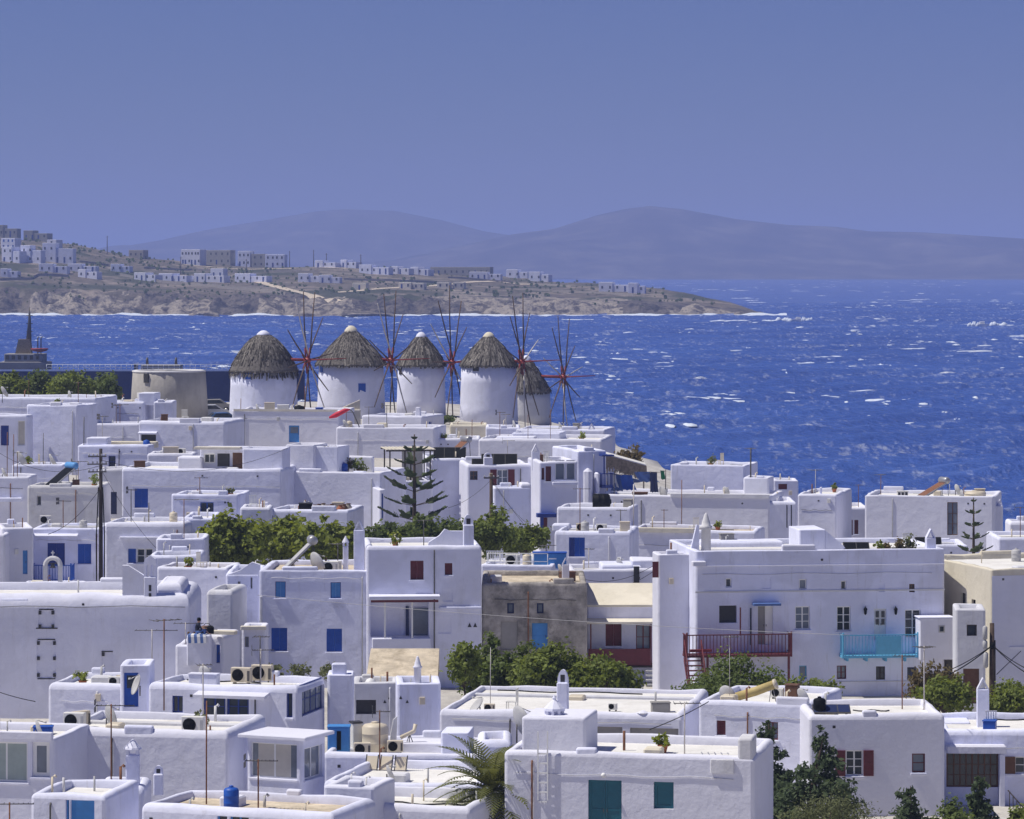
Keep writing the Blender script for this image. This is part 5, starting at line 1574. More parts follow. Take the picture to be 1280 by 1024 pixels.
z0 = House(540, 600, .0738, 0, 548, 6, 'pale flat roof house between the pine top and the windmills')
z00 = House(562, 609, .0785, 0, 531, 5, 'low cream walled yard in front of the windmill door', wall='cream', par=.5)
z01 = House(607, 650, .0775, 0, 534, 6, 'low white roof with a curved parapet below the windmill door')
zr = House(598, 752, .0715, -8, 548, 9, 'wide white terraced roof stepping down toward the sea', rad=.25)
zr.block(640, 700, 541, 4, 8.5, 'upper_terrace'); zr.block(620, 668, 546, 1.5, 3.4, 'upper_terrace', flat=True)
zq = House(645, 756, .0768, -10, 536, 7, 'white house with long sloping coping and a pointed chimney by the sea', rad=.2)
zq.chimney(739.5, 556, 529, 9, .4, 'gable')
# lilac front behind the pine
z1 = House(539, 585, .0630, 9, 573, 8, 'lilac shaded house carrying black solar panels, behind the pine', rad=.2)
z1b = House(483, 541, .0625, 8, 601, 6, 'white house with a slatted pergola on its terrace', [sh(480.6 + 4, 617, 489, 640, B, n=1)], rad=.12)
z2 = House(584, 664, .0615, 6, 581, 7, 'white house with a red shuttered window and a tiny barred window', [wn(587.5, 589, 597, 600, 'brown', nx=2, nz=2, sill=False), wn(621, 587, 635, 607, 'white_paint', nx=2, nz=2, gl='glass_pale', shut=MR, sw=.5)], rad=.22)
z2.chimney(610, 582, 566, 11, .35, 'hood')
z2.chimney(669.5, 616, 555, 10, -1.0, 'gable')
z2b = House(617, 664, .0595, 6, 609, 1.8, 'low white balcony wall with a raised swooping corner', rad=.16)
z2b.block(651, 664, 604, .02, 1.7, 'parapet_step', flat=True, rad=.2)
z3 = House(674, 722, .0605, 7, 577, 7, 'white house with dark red shutters and a glazed corner room', [sh(677, 585, 680.5, 600, MR, n=1, sill=False), sh(682, 583, 689, 602, MR, n=1), wn(694, 575, 706, 600, 'white_paint', nx=1, nz=1, gl='glass_pale'), wn(708, 575, 720, 600, 'white_paint', nx=1, nz=1, gl='glass_pale')], rad=.15)
z3.box('belt_course', 690, 722, 602, 606, -.25, -.003, 'white', .05)
z3.box('door_canopy', 670, 694, 641, 646, -.8, -.003, BP, .03); z3.box('door_post', 674, 678, 646, 672, -.7, -.55, BP); z3.box('window', 661 + 15, 684, 647, 660, -.05, -.003, MR)
z4 = House(722, 758, .0630, 14, 563, 8, 'tall white house with slim piers and a blue balcony facing the sea', [op(729, 590, 733, 612, BP, name='door')], rad=.15)
for (a, b, y) in ((728, 738, 585), (742, 746, 590)):
    z4.box('buttress', a, b, y, 640, -.9, -.004, 'white', .25)
z4.rail(749, 763, 591, 607, .9, BP, name='blue_balcony_railing', posts=False)
z4.box('balcony_post', 751, 752.5, 569, 592, -.85, -.75, BP); z4.box('balcony_beam', 749, 764, 568, 570, -.9, -.004, BP)

# ---- right hand skyline
y2 = House(838, 931, .0650, -14, 581, 6, 'blank white block highest on the skyline above the sea', rad=.1)
y3 = House(929, 961, .0638, -12, 597, 3, 'small white annexe against the blank skyline block', rad=.1)
y1 = House(742, 962, .0628, -12, 618, 8, 'very long blank white wall with rounded end below the skyline block', rad=.15)
y1.box('belt_course', 838, 962, 618, 621.5, -.12, -.003, 'white_worn', .04)
y1b = House(960, 996, .0622, 0, 627, 6, 'white house with a rounded corner and dark downpipes', [op(983, 630, 984.5, 660, 'dark', name='downpipe'), op(988.5, 630, 990, 660, 'dark', name='downpipe')], rad=.25)
y4 = House(967, 998, .0665, 0, 600, 3, 'little white roof hut with a dark red hatch', [op(973, 605, 984, 612, MR, name='hatch')], rad=.12)
y5 = House(997, 1046, .0645, -14, 617, 8, 'white house with long sloping parapet and a slim white pipe', rad=.2)
y5.chimney(1026, 660, 609, 3, .3, 'plain')
y6 = House(1046, 1086, .0665, 0, 634, 6, 'low white house with dark red shutters at the skyline', [sh(1060, 650, 1066, 669, MR, n=1), sh(1068, 650, 1073, 668, MR, n=1)])
y7 = House(1081, 1242, .0632, -12, 619, 8, 'large plain skyline house with one tall brown window', [wn(1184, 628, 1197, 669, 'brown', nx=2, nz=3, gl='glass_pale', sill=False)], rad=.1)
y7b = House(1241, 1254, .0632, 0, 632, 5, 'notched white end wall of the skyline with a small finial', rad=.1)
y7b.chimney(1250, 640, 624, 5, .3, 'gable')
y8 = House(1248, 1400, .0585, 0, 672, 7, 'low white roof at the edge of the sea past the small pine')
y9 = House(1262, 1300, .0690, 0, 652, 3, 'small white boulder-like hut by the water', rad=.3)
y10 = House(1086, 1210, .0560, 0, 681, 5, 'low white parapet behind the potted plants', rad=.15)
# ---- middle band between trees
x0_ = House(696, 789, .0580, -8, 634, 5, 'white house with a black barrel tank on top', rad=.2)
x1 = House(693, 789, .0545, -7, 664, 6, 'white cube house with a blue striped shutter', [sh(711, 672, 731, 696, B, n=3, cols=['blue_deep', 'blue', 'blue'])], rad=.25)
x1.block(690, 712, 655, 5, 5.8, 'parapet_step', flat=True)
x2 = House(788, 945, .0570, -10, 662, 6, 'low house with a cream roof edge behind the round white chimney', roof='screed_tan', wall='white')
x2.box('roof_edge', 797, 868, 652 + 8, 665, -.3, -.003, 'cream', .04)
x3 = House(712, 824, .0515, 2, 712, 5, 'plain lilac walled yard hung with cables', rad=.15)
x3.block(752, 792, 706, .8, 4, 'upper_wall', flat=True); x3.block(790, 824, 700, 2, 4.6, 'upper_wall', flat=True, rad=.1)
x3.box('downpipe', 792, 799, 708, 732, -.15, -.004, 'dark', .02)  # plain dark slab on the wall face, in place of a dark slot
# left middle
l1 = House(214, 298, .0575, -6, 618, 5, 'white house with a small wide blue window above the leafy tree', [wn(250, 628, 267, 641, B, nx=2, nz=1)], rad=.14)
l2 = House(336, 436, .0565, -8, 637, 6, 'white house with rows of clay jars on its roof', rad=.2)
l2b = House(300, 338, .0560, 0, 634, 3, 'low white yard holding a white chair, beside the leafy tree')
l3 = House(131, 232, .0545, -4, 653, 6, 'white house with blue shutter and dark window panes under a cornice', [sh(160, 686, 170, 704, B, n=1), wn(171, 686, 181, 704, 'white_paint', nx=1, nz=2), wn(181.5, 686, 191, 704, 'white_paint', nx=1, nz=2)], rad=.3)
l3.box('cornice', 150, 220, 671, 674, -.25, -.003, 'white', .04)
l3b = House(228, 268, .0550, 0, 647, 6, 'white wall house half hidden by the leafy tree', rad=.2)
l4 = House(195, 256, .0520, 0, 673, 4, 'small white box house with a railed roof', rad=.12)
l4b = House(186, 250, .0500, 0, 694, 4, 'pale low wall with a rounded top near the belfry', rad=.2)
l5 = House(2, 42, .0545, 12, 660, 5, 'white house turned with a slim bright blue door', [dr(28.5, 688, 34.5, 718, LB, n=1)], rad=.12)
l6 = House(40, 126, .0555, -3, 660, 5, 'white house with blue double door, blue window and blue railing', [dr(59, 679, 81, 708, BP, n=2), sh(97, 680, 114, 705, B, n=2)], rad=.14)
l6.awning(42, 98, 669, .6, .08)
l6.rail(43, 94, 704, 724, 1.5, B, name='blue_terrace_railing', solid='white')
l7 = House(-120, 6, .0540, 0, 668, 4, 'edge of a white house with a rounded parapet beside blue doors', rad=.2)

# ---- the church with its long blind wall
ch = House(-120, 238, .0432, 1, 743, 9, 'long lilac church with walled-up openings, thick white coping and little belfry', [ni(48, 763, 68, 786), ni(46, 800, 70, 848), ni(127, 815, 141, 845)], rad=.72, par=.5, name='church', cat='church', wob=.08)
for (x, y) in ((50, 766), (66, 766), (50, 783), (66, 783), (48, 804), (68, 804), (48, 823), (68, 823), (48, 844), (68, 844), (129, 818)):
    ch.box('hinge', x - 1.6, x + 1.6, y - 2.2, y + 2.2, -.05, .06, 'dark')
for (a, b, y) in ((49, 67, 762), (45, 72, 785.5), (47, 69, 799.5), (47, 69, 848.5), (127, 141, 814.5)):
    ch.box('lintel', a, b, y - .7, y + .7, -.03, -.003, 'dark')
ch.block(-110, 36, 748, .1, .9, 'coping_step', flat=True, rad=.2)
def bell_arch(hs, px, w, ybase, ytop, v, name='bell_arch', mt='white'):
    u = hs.u_at(px, v); d = hs.xy(u, v)[1] / F; W_ = w * d
    z1 = hs.z_at(ytop, u, v); z0_ = hs.rz - .02; zc = z1 - W_ / 2
    m = MB(); n = 12
    vs = []
    for i in range(n + 1):
        a = PI * i / n; c, s_ = math.cos(a), math.sin(a)
        for (r_, y) in ((W_ / 2, -.14), (W_ / 2, .14), (W_ * .28, .14), (W_ * .28, -.14)): vs.append((u + r_ * c, v + y, zc + r_ * s_))
    m.add(vs, [(4 * i + k, 4 * i + (k + 1) % 4, 4 * i + 4 + (k + 1) % 4, 4 * i + 4 + k) for i in range(n) for k in range(4)], True)
    for sg in (-1, 1): m.box(u + sg * W_ * .39 - W_ * .11, u + sg * W_ * .39 + W_ * .11, v - .14, v + .14, z0_, zc + .005)
    b = m.build(name, mt, hs.root)
    k = MB(); k.lathe([(W_ * .16, 0), (W_ * .12, .06), (W_ * .08, W_ * .2), (.02, W_ * .24)], 10, (u, v, zc - W_ * .12)); k.build('bell', 'metal_dark', b)
    k = MB(); k.box(u - W_ * .27, u + W_ * .27, v - .02, v + .02, zc + W_ * .1, zc + W_ * .14); k.build('bell_bar', 'metal_dark', b)
    k = MB(); k.box(u - .035, u + .035, v - .035, v + .035, z1 - .02, z1 + .32); k.box(u - .11, u + .11, v - .03, v + .03, z1 + .16, z1 + .23); k.build('cross', mt, b)
    return b
cl = House(22, 100, .0505, 0, 733, 4, 'low chapel roof carrying a pink-edged bell arch with a cross', name='chapel', cat='chapel', rad=.2)
bell_arch(cl, 66, 24, 727, 695, .5, mt='white_worn')
def gable(hs, pts, v0, v1, name='gable_wall', mt='white'):
    P = [(hs.u_at(x, v0), hs.z_at(y, hs.u_at(x, v0), v0)) for x, y in pts]
    m = MB(); m.prism(P, v0, v1); return m.build(name, mt, hs.root)
gable(ch, [(153, 745), (179, 745), (179, 719), (160, 707), (153, 707)], .3, .75)
def belfry(hs, px, w, ytop, v):
    u = hs.u_at(px, v); d = hs.xy(u, v)[1] / F; W_ = w * d; z1 = hs.z_at(ytop, u, v); z0_ = hs.rz - .02; hh = z1 - z0_
    m = MB(); m.box(u - W_ / 2, u + W_ / 2, v - .25, v + .25, z0_, z0_ + hh * .55, bev=.04)
    for sg in (-1, 0, 1): m.box(u + sg * W_ * .38 - W_ * .1, u + sg * W_ * .38 + W_ * .1, v - .2, v + .2, z0_ + hh * .55 - .01, z0_ + hh * .82)
    m.prism([(u - W_ * .52, z0_ + hh * .81), (u + W_ * .52, z0_ + hh * .81), (u + W_ * .42, z0_ + hh * .92), (u, z1), (u - W_ * .42, z0_ + hh * .92)], v - .24, v + .24)
    b = m.build('belfry', 'white', hs.root)
    for (z, mt) in ((.25, 'dark'), (.08, 'dark')):
        k = MB(); k.box(u - W_ * .1, u + W_ * .1, v - .27, v - .252, z0_ + hh * z, z0_ + hh * (z + .13)); k.build('opening', mt, b)
belfry(ch, 188, 16, 694, .5)
ch.block(195, 228, 729, .9, 6, 'barrel_roof', flat=True, rad=.4)

# ---- middle row
v1 = House(196, 284, .0480, -8, 709, 4, 'pale low house with a sandy roof below the leafy tree', roof='screed_tan', rad=.14)
v2 = House(282, 325, .0466, 0, 716, 6, 'narrow lilac house with two slit windows and a sloping top', [op(297, 727, 300.5, 754, 'house_grey', name='slit_window'), op(313, 720, 315.5, 736, 'house_grey', name='slit_window')], rad=.2)
gable(v2, [(284, 722), (325, 722), (325, 706), (315, 703), (300, 713), (284, 719)], .02, .5)
v2b = House(258, 291, .0456, -8, 737, 4, 'stained grey white wall house beside the slit windows', wall='white_worn', rad=.3)
v3 = House(324, 462, .0461, -2, 713, 8, 'white house with two pale blue windows over two blue shutters', [sh(344, 727, 357, 747.5, 'blue_pale', frame='blue_deep'), sh(413, 728, 426, 748, 'blue_pale', frame='blue_deep'), sh(339, 785, 359, 814, B), sh(408, 786, 427.5, 815, B)], rad=.1, roof='screed_tan')
v3.chimney(449, 712, 650, 13, .8, 'gable'); v3.chimney(432, 712, 670, 9, 2.5, 'cone')
v3.box('downpipe', 325, 328, 745, 782, -.12, -.003, 'white_worn', .03)
pr = House(302, 332, .0445, 0, 784, 2.6, 'small flat roofed porch with one grey window, by blue shutters', [wn(304, 796, 311, 809, 'house_grey', nx=1, nz=1, gl='glass_pale', sill=False)], rad=.08)
pr.box('roof_slab', 301, 333, 782, 787, -.3, -.003, 'cream', .04)
tr = House(249, 279, .0436, -14, 793, 3, 'white terrace block with a blue door below the seated figure', [dr(270, 806, 275, 829, B, n=1)], rad=.25)
tr.box('slab', 268, 297, 788, 792, -.5, -.003, 'cream', .03)
trb = House(219, 252, .0425, -4, 806, 3, 'low white block with red rods on its roof, before the church', rad=.12)

w1 = House(458, 602, .0460, 4, 683, 7, 'tall white house with dark red shutters over a covered balcony', [sh(513, 701, 529.5, 725, MR), sh(556, 704, 565.5, 719, MR, n=1), ni(554, 737, 566, 752), ('o', 463, 751, 536, 797, dict(col='white', dp=1.1, name='balcony_wall')), ni(548, 772, 564, 792)], rad=.22)
w1.awning(461, 549, 744, 1.0, .16, drop=.05)
w1.box('awning_valance', 463, 547, 748, 751.5, -.95, -.9, MR)
w1.box('balcony_parapet', 465, 538, 797, 818, -.35, -.003, 'white', .04)
for x in (481, 515): w1.box('balcony_post', x - 1, x + 1, 752, 797, -.3, -.2, 'white_paint')
fr_ = w1.box('glass_door', 517, 536, 762, 797, .95, 1.05, 'glass_pale'); w1.box('glass_door', 508, 512, 760, 797, .95, 1.05, 'navy')
w1.box('ledge', 549, 602, 758, 761.5, -.14, -.003, 'white', .04)
for x in (587, 594): gable(w1, [(x - 2.5, 784), (x + 2.5, 784), (x, 778.5)], -.02, -.003, 'vent', 'dark')
gable(w1, [(534, 686), (580, 686), (580, 664), (562, 664), (556, 661.5), (549, 670), (536, 678)], 2.2, 2.6, 'stepped_parapet')
w1.chimney(585.5, 690, 643, 13, .45, 'hood')
tn = House(457, 547, .0415, 0, 852, 4.5, 'low house with a weathered tan sloping roof and white chimney', rad=.06, flat=True)
_m = MB(); _a, _b = 0.0, tn.w; _h = tn.h
_m.add([(_a, -.15, _h + .02), (_b, -.15, _h + .02), (_b, tn.dep, _h + 1.25), (_a + .1, tn.dep, _h + 1.25), (_a, -.15, _h - .1), (_b, -.15, _h - .1), (_b, tn.dep, _h - .05), (_a + .1, tn.dep, _h - .05)], [(0, 1, 2, 3), (4, 7, 6, 5), (0, 4, 5, 1), (1, 5, 6, 2), (2, 6, 7, 3), (3, 7, 4, 0)])
_m.build('sloping_roof', 'screed_tan', tn.root)

ru = House(602, 734, .0462, 0, 729, 9, 'weathered grey ruin with a bright blue door and blotched plaster', [wn(634, 754, 642.5, 767, 'navy', nx=1, nz=1, gl='glass_pale', t=.09, sill=False), wn(671, 754, 679.5, 767, 'navy', nx=1, nz=1, gl='glass_pale', t=.09, sill=False), ('o', 626, 777, 647, 812, dict(col='house_grey', name='blocked_door', dp=.1)), dr(665, 779, 684.5, 812, 'blue_light', n=1)], wall='ruin', roof='screed_tan', rad=.18, wob=.07)
ru.chimney(707, 728, 697, 9, 2.0, 'gable')
rt = House(601, 692, .0500, -6, 706, 5, 'white roof terrace with slatted chairs and white handrails', rad=.12)
x2h = House(733, 823, .0468, 0, 756, 6, 'small house with dark red balcony, red window and sloping cream roof', [sh(757, 779, 777, 808, MR), wn(795, 781, 813, 812, MR, nx=2, nz=2, gl='glass_pale', sill=False)], rad=.08, flat=True)
_m = MB(); _w = x2h.w; _h = x2h.h
_m.add([(0, -.1, _h), (_w, -.1, _h), (_w, 3.2, _h + 1.0), (0, 3.2, _h + 1.0), (0, -.1, _h - .12), (_w, -.1, _h - .12), (_w, 3.2, _h - .05), (0, 3.2, _h - .05)], [(0, 1, 2, 3), (4, 7, 6, 5), (0, 4, 5, 1), (1, 5, 6, 2), (2, 6, 7, 3), (3, 7, 4, 0)]); _m.build('sloping_roof', 'cream', x2h.root)
x2h.awning(731, 823, 775, 1.3, .12, 'cream', .1)
x2h.box('balcony_panel', 735, 812, 809, 830, -1.1, -1.0, MR); x2h.box('balcony_floor', 734, 818, 829, 832, -1.1, -.003, 'wood_dark')
for x in (738, 813): x2h.box('awning_post', x - .8, x + .8, 778, 830, -1.08, -1.0, MR)
for i in range(6): x2h.box('step', 806, 821, 835 + i * 5, 837 + i * 5, -1.5 - .28 * i, -1.1 - .28 * i, 'dish_grey')

lba = House(822, 873, .0456, 6, 693, 2.2, 'blank lilac wing of the long house, joined to the ruin side', [], rad=.06)
lba.box('wall_shutter', 815.5, 823, 702, 722, -.06, -.003, MR)
lb = House(869, 1181, .0452, 7, 689, 9, 'long lilac town house with red and turquoise balconies', [
    wn(907, 723, 914.5, 734.5, 'white_paint', nx=1, nz=1, sill=False), ni(952, 722, 964, 736), wn(999, 724, 1008.5, 737, 'white_paint', nx=1, nz=1, gl='glass_pale', sill=False), wn(1051, 726, 1058, 737.5, 'white_paint', nx=1, nz=1, sill=False), ni(1098, 728, 1106, 740), wn(1136.5, 730, 1143.5, 740.5, 'brown', nx=2, nz=2, sill=False),
    op(899, 757, 921, 779, 'dark', name='window', dp=.25), dr(947, 757, 966.5, 806, 'white_paint', n=2, cols=['house_grey', 'white_paint']), wn(994, 758, 1012.5, 787, 'white_paint', nx=2, nz=3, gl='glass_pale'), wn(1046, 758, 1063.5, 789, 'white_paint', nx=2, nz=3), dr(1092.5, 761, 1108, 800, 'white_paint', n=2), wn(1131, 762, 1151, 797, 'white_paint', nx=2, nz=3, sill=False),
    wn(999, 832, 1008.5, 849, 'turquoise', nx=1, nz=1, gl='glass_pale', sill=False), wn(1046, 832, 1058, 849, MR, nx=2, nz=2, gl='glass_pale', sill=False), wn(1095, 833, 1106.5, 850, 'wood_dark', nx=2, nz=2, sill=False), wn(1134, 834, 1146, 850, 'navy', nx=2, nz=2, sill=False)], rad=.05, wob=.02)
lb.box('cornice', 869, 1181, 705, 707.5, -.07, -.003, 'white', .02)
lb.box('belt_course', 869, 1181, 738, 739.3, -.04, -.003, 'white_worn'); lb.box('plinth', 985, 1181, 851, 853, -.06, -.003, 'white_worn')
lb.box('corner_bracket', 864, 881, 701, 707, -.5, -.003, 'white', .04)
for (a, b, c, e) in ((1095, 1099, 764, 772), (1095, 1099, 774, 781), (1102, 1106, 764, 772), (1102, 1106, 774, 781)): lb.box('door_pane', a, b, c, e, .06, .073, 'glass')
lb.box('door_canopy', 940, 974, 753, 756.5, -.6, -.003, 'cloth_blue', .02); lb.box('drain_pole', 937.5, 939, 760, 806, -.1, -.04, 'cloth_dark')
for x in (1081, 1119):
    _m = MB(); u = lb.u_at(x); z = lb.z_at(764, u, 0); _m.lathe([(.02, -.2), (.07, -.15), (.10, .1), (.13, .12), (.02, .25)], 8, (u, -.16, z)); _m.tube([(u, -.004, z + .2), (u, -.16, z + .3), (u, -.16, z + .22)], .015, 5); _m.build('wall_lantern', 'black', lb.root)
lb.rail(853, 985, 791, 815, 1.25, MR, name='red_balcony_railing')
for x in (880, 981): lb.box('balcony_post', x - 1.3, x + 1.3, 818, 862, -1.2, -1.08, MR)
lb.box('screen_post', 920, 921.5, 757, 792, -1.2, -1.12, MR)
lb.rail(1049, 1144, 792, 817, .9, 'turquoise', name='turquoise_balcony_railing')
lb.box('balcony_panel', 1091, 1122, 793, 816, -.93, -.905, 'turquoise'); 
for x in (1056, 1080, 1104, 1128): lb.box('bracket', x - 1, x + 1, 820, 825, -.8, -.003, 'turquoise')
lb.box('red_beam', 857, 884, 808.5, 812, -1.5, -1.27, 'spar_red')
# red stair at the left end of the balcony
for i in range(9):
    lb.box('stair_tread', 851, 871, 822 + i * 5.6, 823.6 + i * 5.6, -1.55 - .22 * i, -1.27 - .22 * i, MR)
for x in (850.5, 871.5):
    a, z0a = lb.face('F', x, 818); _, z1a = lb.face('F', x, 869)
    _m = MB(); _m.add([(a - .03, -1.27, z0a), (a + .03, -1.27, z0a), (a + .03, -3.4, z1a), (a - .03, -3.4, z1a), (a - .03, -1.27, z0a - .25), (a + .03, -1.27, z0a - .25), (a + .03, -3.4, z1a - .25), (a - .03, -3.4, z1a - .25)], [(0, 3, 2, 1), (4, 5, 6, 7), (0, 1, 5, 4), (1, 2, 6, 5), (2, 3, 7, 6), (3, 0, 4, 7)]); _m.build('stair_stringer', MR, lb.root)
    _m = MB()
    for k in range(6):
        f = k / 5; _m.tube([(a, -1.3 - 2.05 * f, z0a + (z1a - z0a) * f), (a, -1.3 - 2.05 * f, z0a + (z1a - z0a) * f + .95)], .03, 4)
    _m.tube([(a, -1.3, z0a + .95), (a, -3.35, z1a + .95)], .035, 4); _m.build('stair_handrail', MR, lb.root)
ob = lb.box('oriel', 1143.5, 1186, 770, 822, -1.3, -.004, 'white', .04)
for (a, b, c, e, mt) in ((1166.5, 1174, 779, 788, 'dish_grey'), (1168, 1172.5, 780.5, 786.5, 'glass')): lb.box('oriel_window', a, b, c, e, -1.33 if mt == 'dish_grey' else -1.345, -1.302 if mt == 'dish_grey' else -1.331, mt)
lb.box('oriel_coping', 1142, 1186.5, 768.5, 770.3, -1.36, -.003, 'white', .02)
lb.chimney(882.5, 690, 641, 15, .7, 'pot', 'white_worn')
gable(lb, [(857 + 6, 690), (874, 690), (874, 657), (871, 656)], 2.5, 2.8, 'stair_gable')
lb.block(881, 980, 677, 6.5, 8.6, 'rear_parapet', flat=True)
lb.block(999, 1032, 662, 1.4, 4.5, 'stairhead', flat=True, rad=.06)
u0 = lb.u_at(1032, 1.4); u1_ = lb.u_at(1062, 1.4); zt_ = lb.z_at(662, u0, 1.4)
_m = MB(); _m.add([(u0, 1.45, lb.rz - .02), (u1_, 1.45, lb.rz - .02), (u1_, 4.4, lb.rz - .02), (u0, 4.4, lb.rz - .02), (u0, 1.45, zt_ - .05), (u1_ - .35, 1.45, lb.rz + .42), (u1_ - .35, 4.4, lb.rz + .5), (u0, 4.4, zt_)], [(0, 1, 5, 4), (1, 2, 6, 5), (2, 3, 7, 6), (4, 5, 6, 7), (3, 0, 4, 7)]); _m.build('sloping_stair_roof', 'white', lb.root)
lb.chimney(1163, 690, 661, 12, .5, 'gable')

rb = House(1239, 1430, .0448, 14, 712, 11, 'corner house with warm stained flank and large dark green shutter', [('s', 1263, 758, 1290, 808, dict(col='teal', n=3)), wn(1201, 742, 1207, 759, 'wood_dark', nx=1, nz=2, side='L', sill=False), wn(1214.5, 750, 1219.5, 759, 'wood_dark', nx=1, nz=1, side='L', sill=False)], wall='cream', rad=.08, roof='screed')
rb.box('front_plaster', 1240, 1425, 716, 880, -.012, -.003, 'white'); 
rb.root.children[-1].hide_render = False
an = House(1194, 1232, .0438, -4, 761, 3, 'cream box annexe with one dark square window by the utility pole', [wn(1208.5, 781, 1221, 795, 'wood_dark', nx=1, nz=1, sill=False), dr(1204, 836, 1224, 880, 'brown')], wall='white_worn', rad=.1)

# ---- foreground, left
c1 = House(60, 158, .0378, -8, 854, 5, 'white roof corner with thick plaster roll below the church wall', rad=.3)
c1b = House(150, 187, .0370, 0, 831, 2.5, 'rooftop stairhead with a bright blue door', [dr(152.5, 841, 173, 884, B, n=1, glass='glass')], rad=.06)
c3 = House(185, 373, .0368, -14, 853, 4.2, 'white house with navy framed windows wrapping its corner', [wn(215, 870, 228.5, 891, BP, nx=2, nz=1), wn(254, 868, 282, 899, BP, nx=2, nz=2, t=.1), wn(283, 868, 311, 899, BP, nx=2, nz=2, t=.1), wn(358, 863, 365.5, 897, BP, nx=1, nz=1), wn(377.5, 846, 407.5, 896, BP, nx=4, nz=2, side='R', gl='glass_pale', sill=False)], rad=.3)
c3.awning(248, 337, 866, .8, .14, 'white', .1, 'porch_roof')
c4 = House(67, 286, .0330, -11, 909, 6, 'broad plain white house with a cone capped chimney before it', rad=.32)
c5 = House(-130, 68, .0322, -10, 919, 5, 'white house with large curtained picture window at the town edge', [wn(-20, 928, 34.5, 977, 'white_paint', nx=2, nz=1, gl='glass_pale', curt='curtain_green', t=.08), wn(40, 928, 62, 971, 'white_paint', nx=1, nz=1, gl='glass_pale', t=.16)], rad=.08)
c5.box('roof_slab', -130, 67, 915, 919.5, -.25, -.003, 'white', .03)
c6b = House(284, 312, .0332, 0, 918, 3, 'narrow white link wall with one slim dark window', [wn(290, 930, 297, 956, 'navy', nx=1, nz=1)], rad=.1)
c6 = House(308, 378, .0325, -24, 921, 2.1, 'glazed white sunroom with cream curtains and flat slab roof', [wn(312, 931, 371, 971, 'white_paint', nx=2, nz=1, gl='glass_pale', curt='curtain', curt_span=(.12, .86), t=.05), wn(379, 930, 403, 976, 'white_paint', nx=2, nz=1, side='R', gl='glass_pale')], rad=.05, flat=True)
_m = MB(); _m.box(-.25, c6.w + .3, -.3, c6.dep + .2, c6.h + .002, c6.h + .14, bev=.03); _m.build('roof_slab', 'white', c6.root)
c8 = House(38, 132, .0289, -12, 991, 4, 'low white house with a pale blue door under a peaked parapet', [dr(88, 999, 118, 1075, LB, n=1), wn(82, 999, 86.5, 1060, LB, nx=1, nz=1, gl='glass_pale')], rad=.2)
c7 = House(176, 418, .0290, -19, 1004, 4.2, 'white house with an ochre roof deck behind a rolled parapet', [wn(271, 1019, 284, 1045, LB, nx=1, nz=2), wn(287, 1019, 311, 1045, LB, nx=2, nz=2)], rad=.3, roof='screed_tan')
c9 = House(120, 180, .0305, 0, 985, 3, 'small white curved wall beside the round chimney', rad=.25)
c9.chimney(166, 985, 924, 23, .9, 'cone'); c9.chimney(198, 992, 957, 12, .5, 'hood')
c10 = House(404, 468, .0300, -16, 981, 2.6, 'small white hut with a deep blue shaded flank', rad=.12)

# ---- foreground, middle
d2b = House(440, 498, .0388, 0, 853, 2.5, 'stained white wall with a square dark hatch and triangular vents', [op(445, 875, 470, 893, 'dark', name='hatch')], wall='white_worn', rad=.08)
for (x, y) in ((481, 877), (487, 872)): gable(d2b, [(x - 2, y + 2), (x + 2, y + 2), (x, y - 2)], -.02, -.003, 'vent', 'dark')
d2 = House(496, 551, .0375, 3, 854, 3, 'lilac wall block with a slim round chimney', rad=.08)
for (x, y) in ((501, 872), (509, 877)): gable(d2, [(x - 2, y + 2), (x + 2, y + 2), (x, y - 2)], -.02, -.003, 'vent', 'dark')
d2.chimney(522, 856, 820, 11, .3, 'pot')
dk = House(409, 441, .0372, 0, 843, 1.6, 'white chimney block standing alone on the roofs', rad=.06)
dk.chimney(424, 845, 829, 18, .5, 'plain')
d1 = House(549, 853, .0370, -10, 886, 10, 'wide low white house with a broad empty flat roof', [op(732, 909, 778, 935, 'house_grey', name='garage_panel'), op(787, 911, 848, 940, 'house_grey', name='garage_panel')], rad=.3, par=.22)
d1.chimney(703.5, 884, 837, 14, .6, 'hood'); d1.chimney(804, 890 + 6, 872 + 16, 16, .3, 'pot')
d3 = House(404, 604, .0335, -5, 941, 6, 'white roof terrace crowded with tanks and cabinets', rad=.22)
d3.block(551, 586, 916, 1.0, 3.2, 'terrace_hut', flat=True, rad=.05); d3.block(498, 553, 929, 2.6, 4.4, 'low_wall', flat=True, rad=.06)
d4 = House(404, 597, .0319, -13, 976, 7, 'bright white stepped roof with deck chairs leaning at its back', rad=.25, par=.35)
d5 = House(430, 588, .0302, -16, 1003, 5, 'white walled roof yard beside the palm', rad=.25, par=.4)
d6 = House(596, 640, .0322, 0, 925, 3, 'small rounded white parapet behind the palm and the dish', rad=.3)

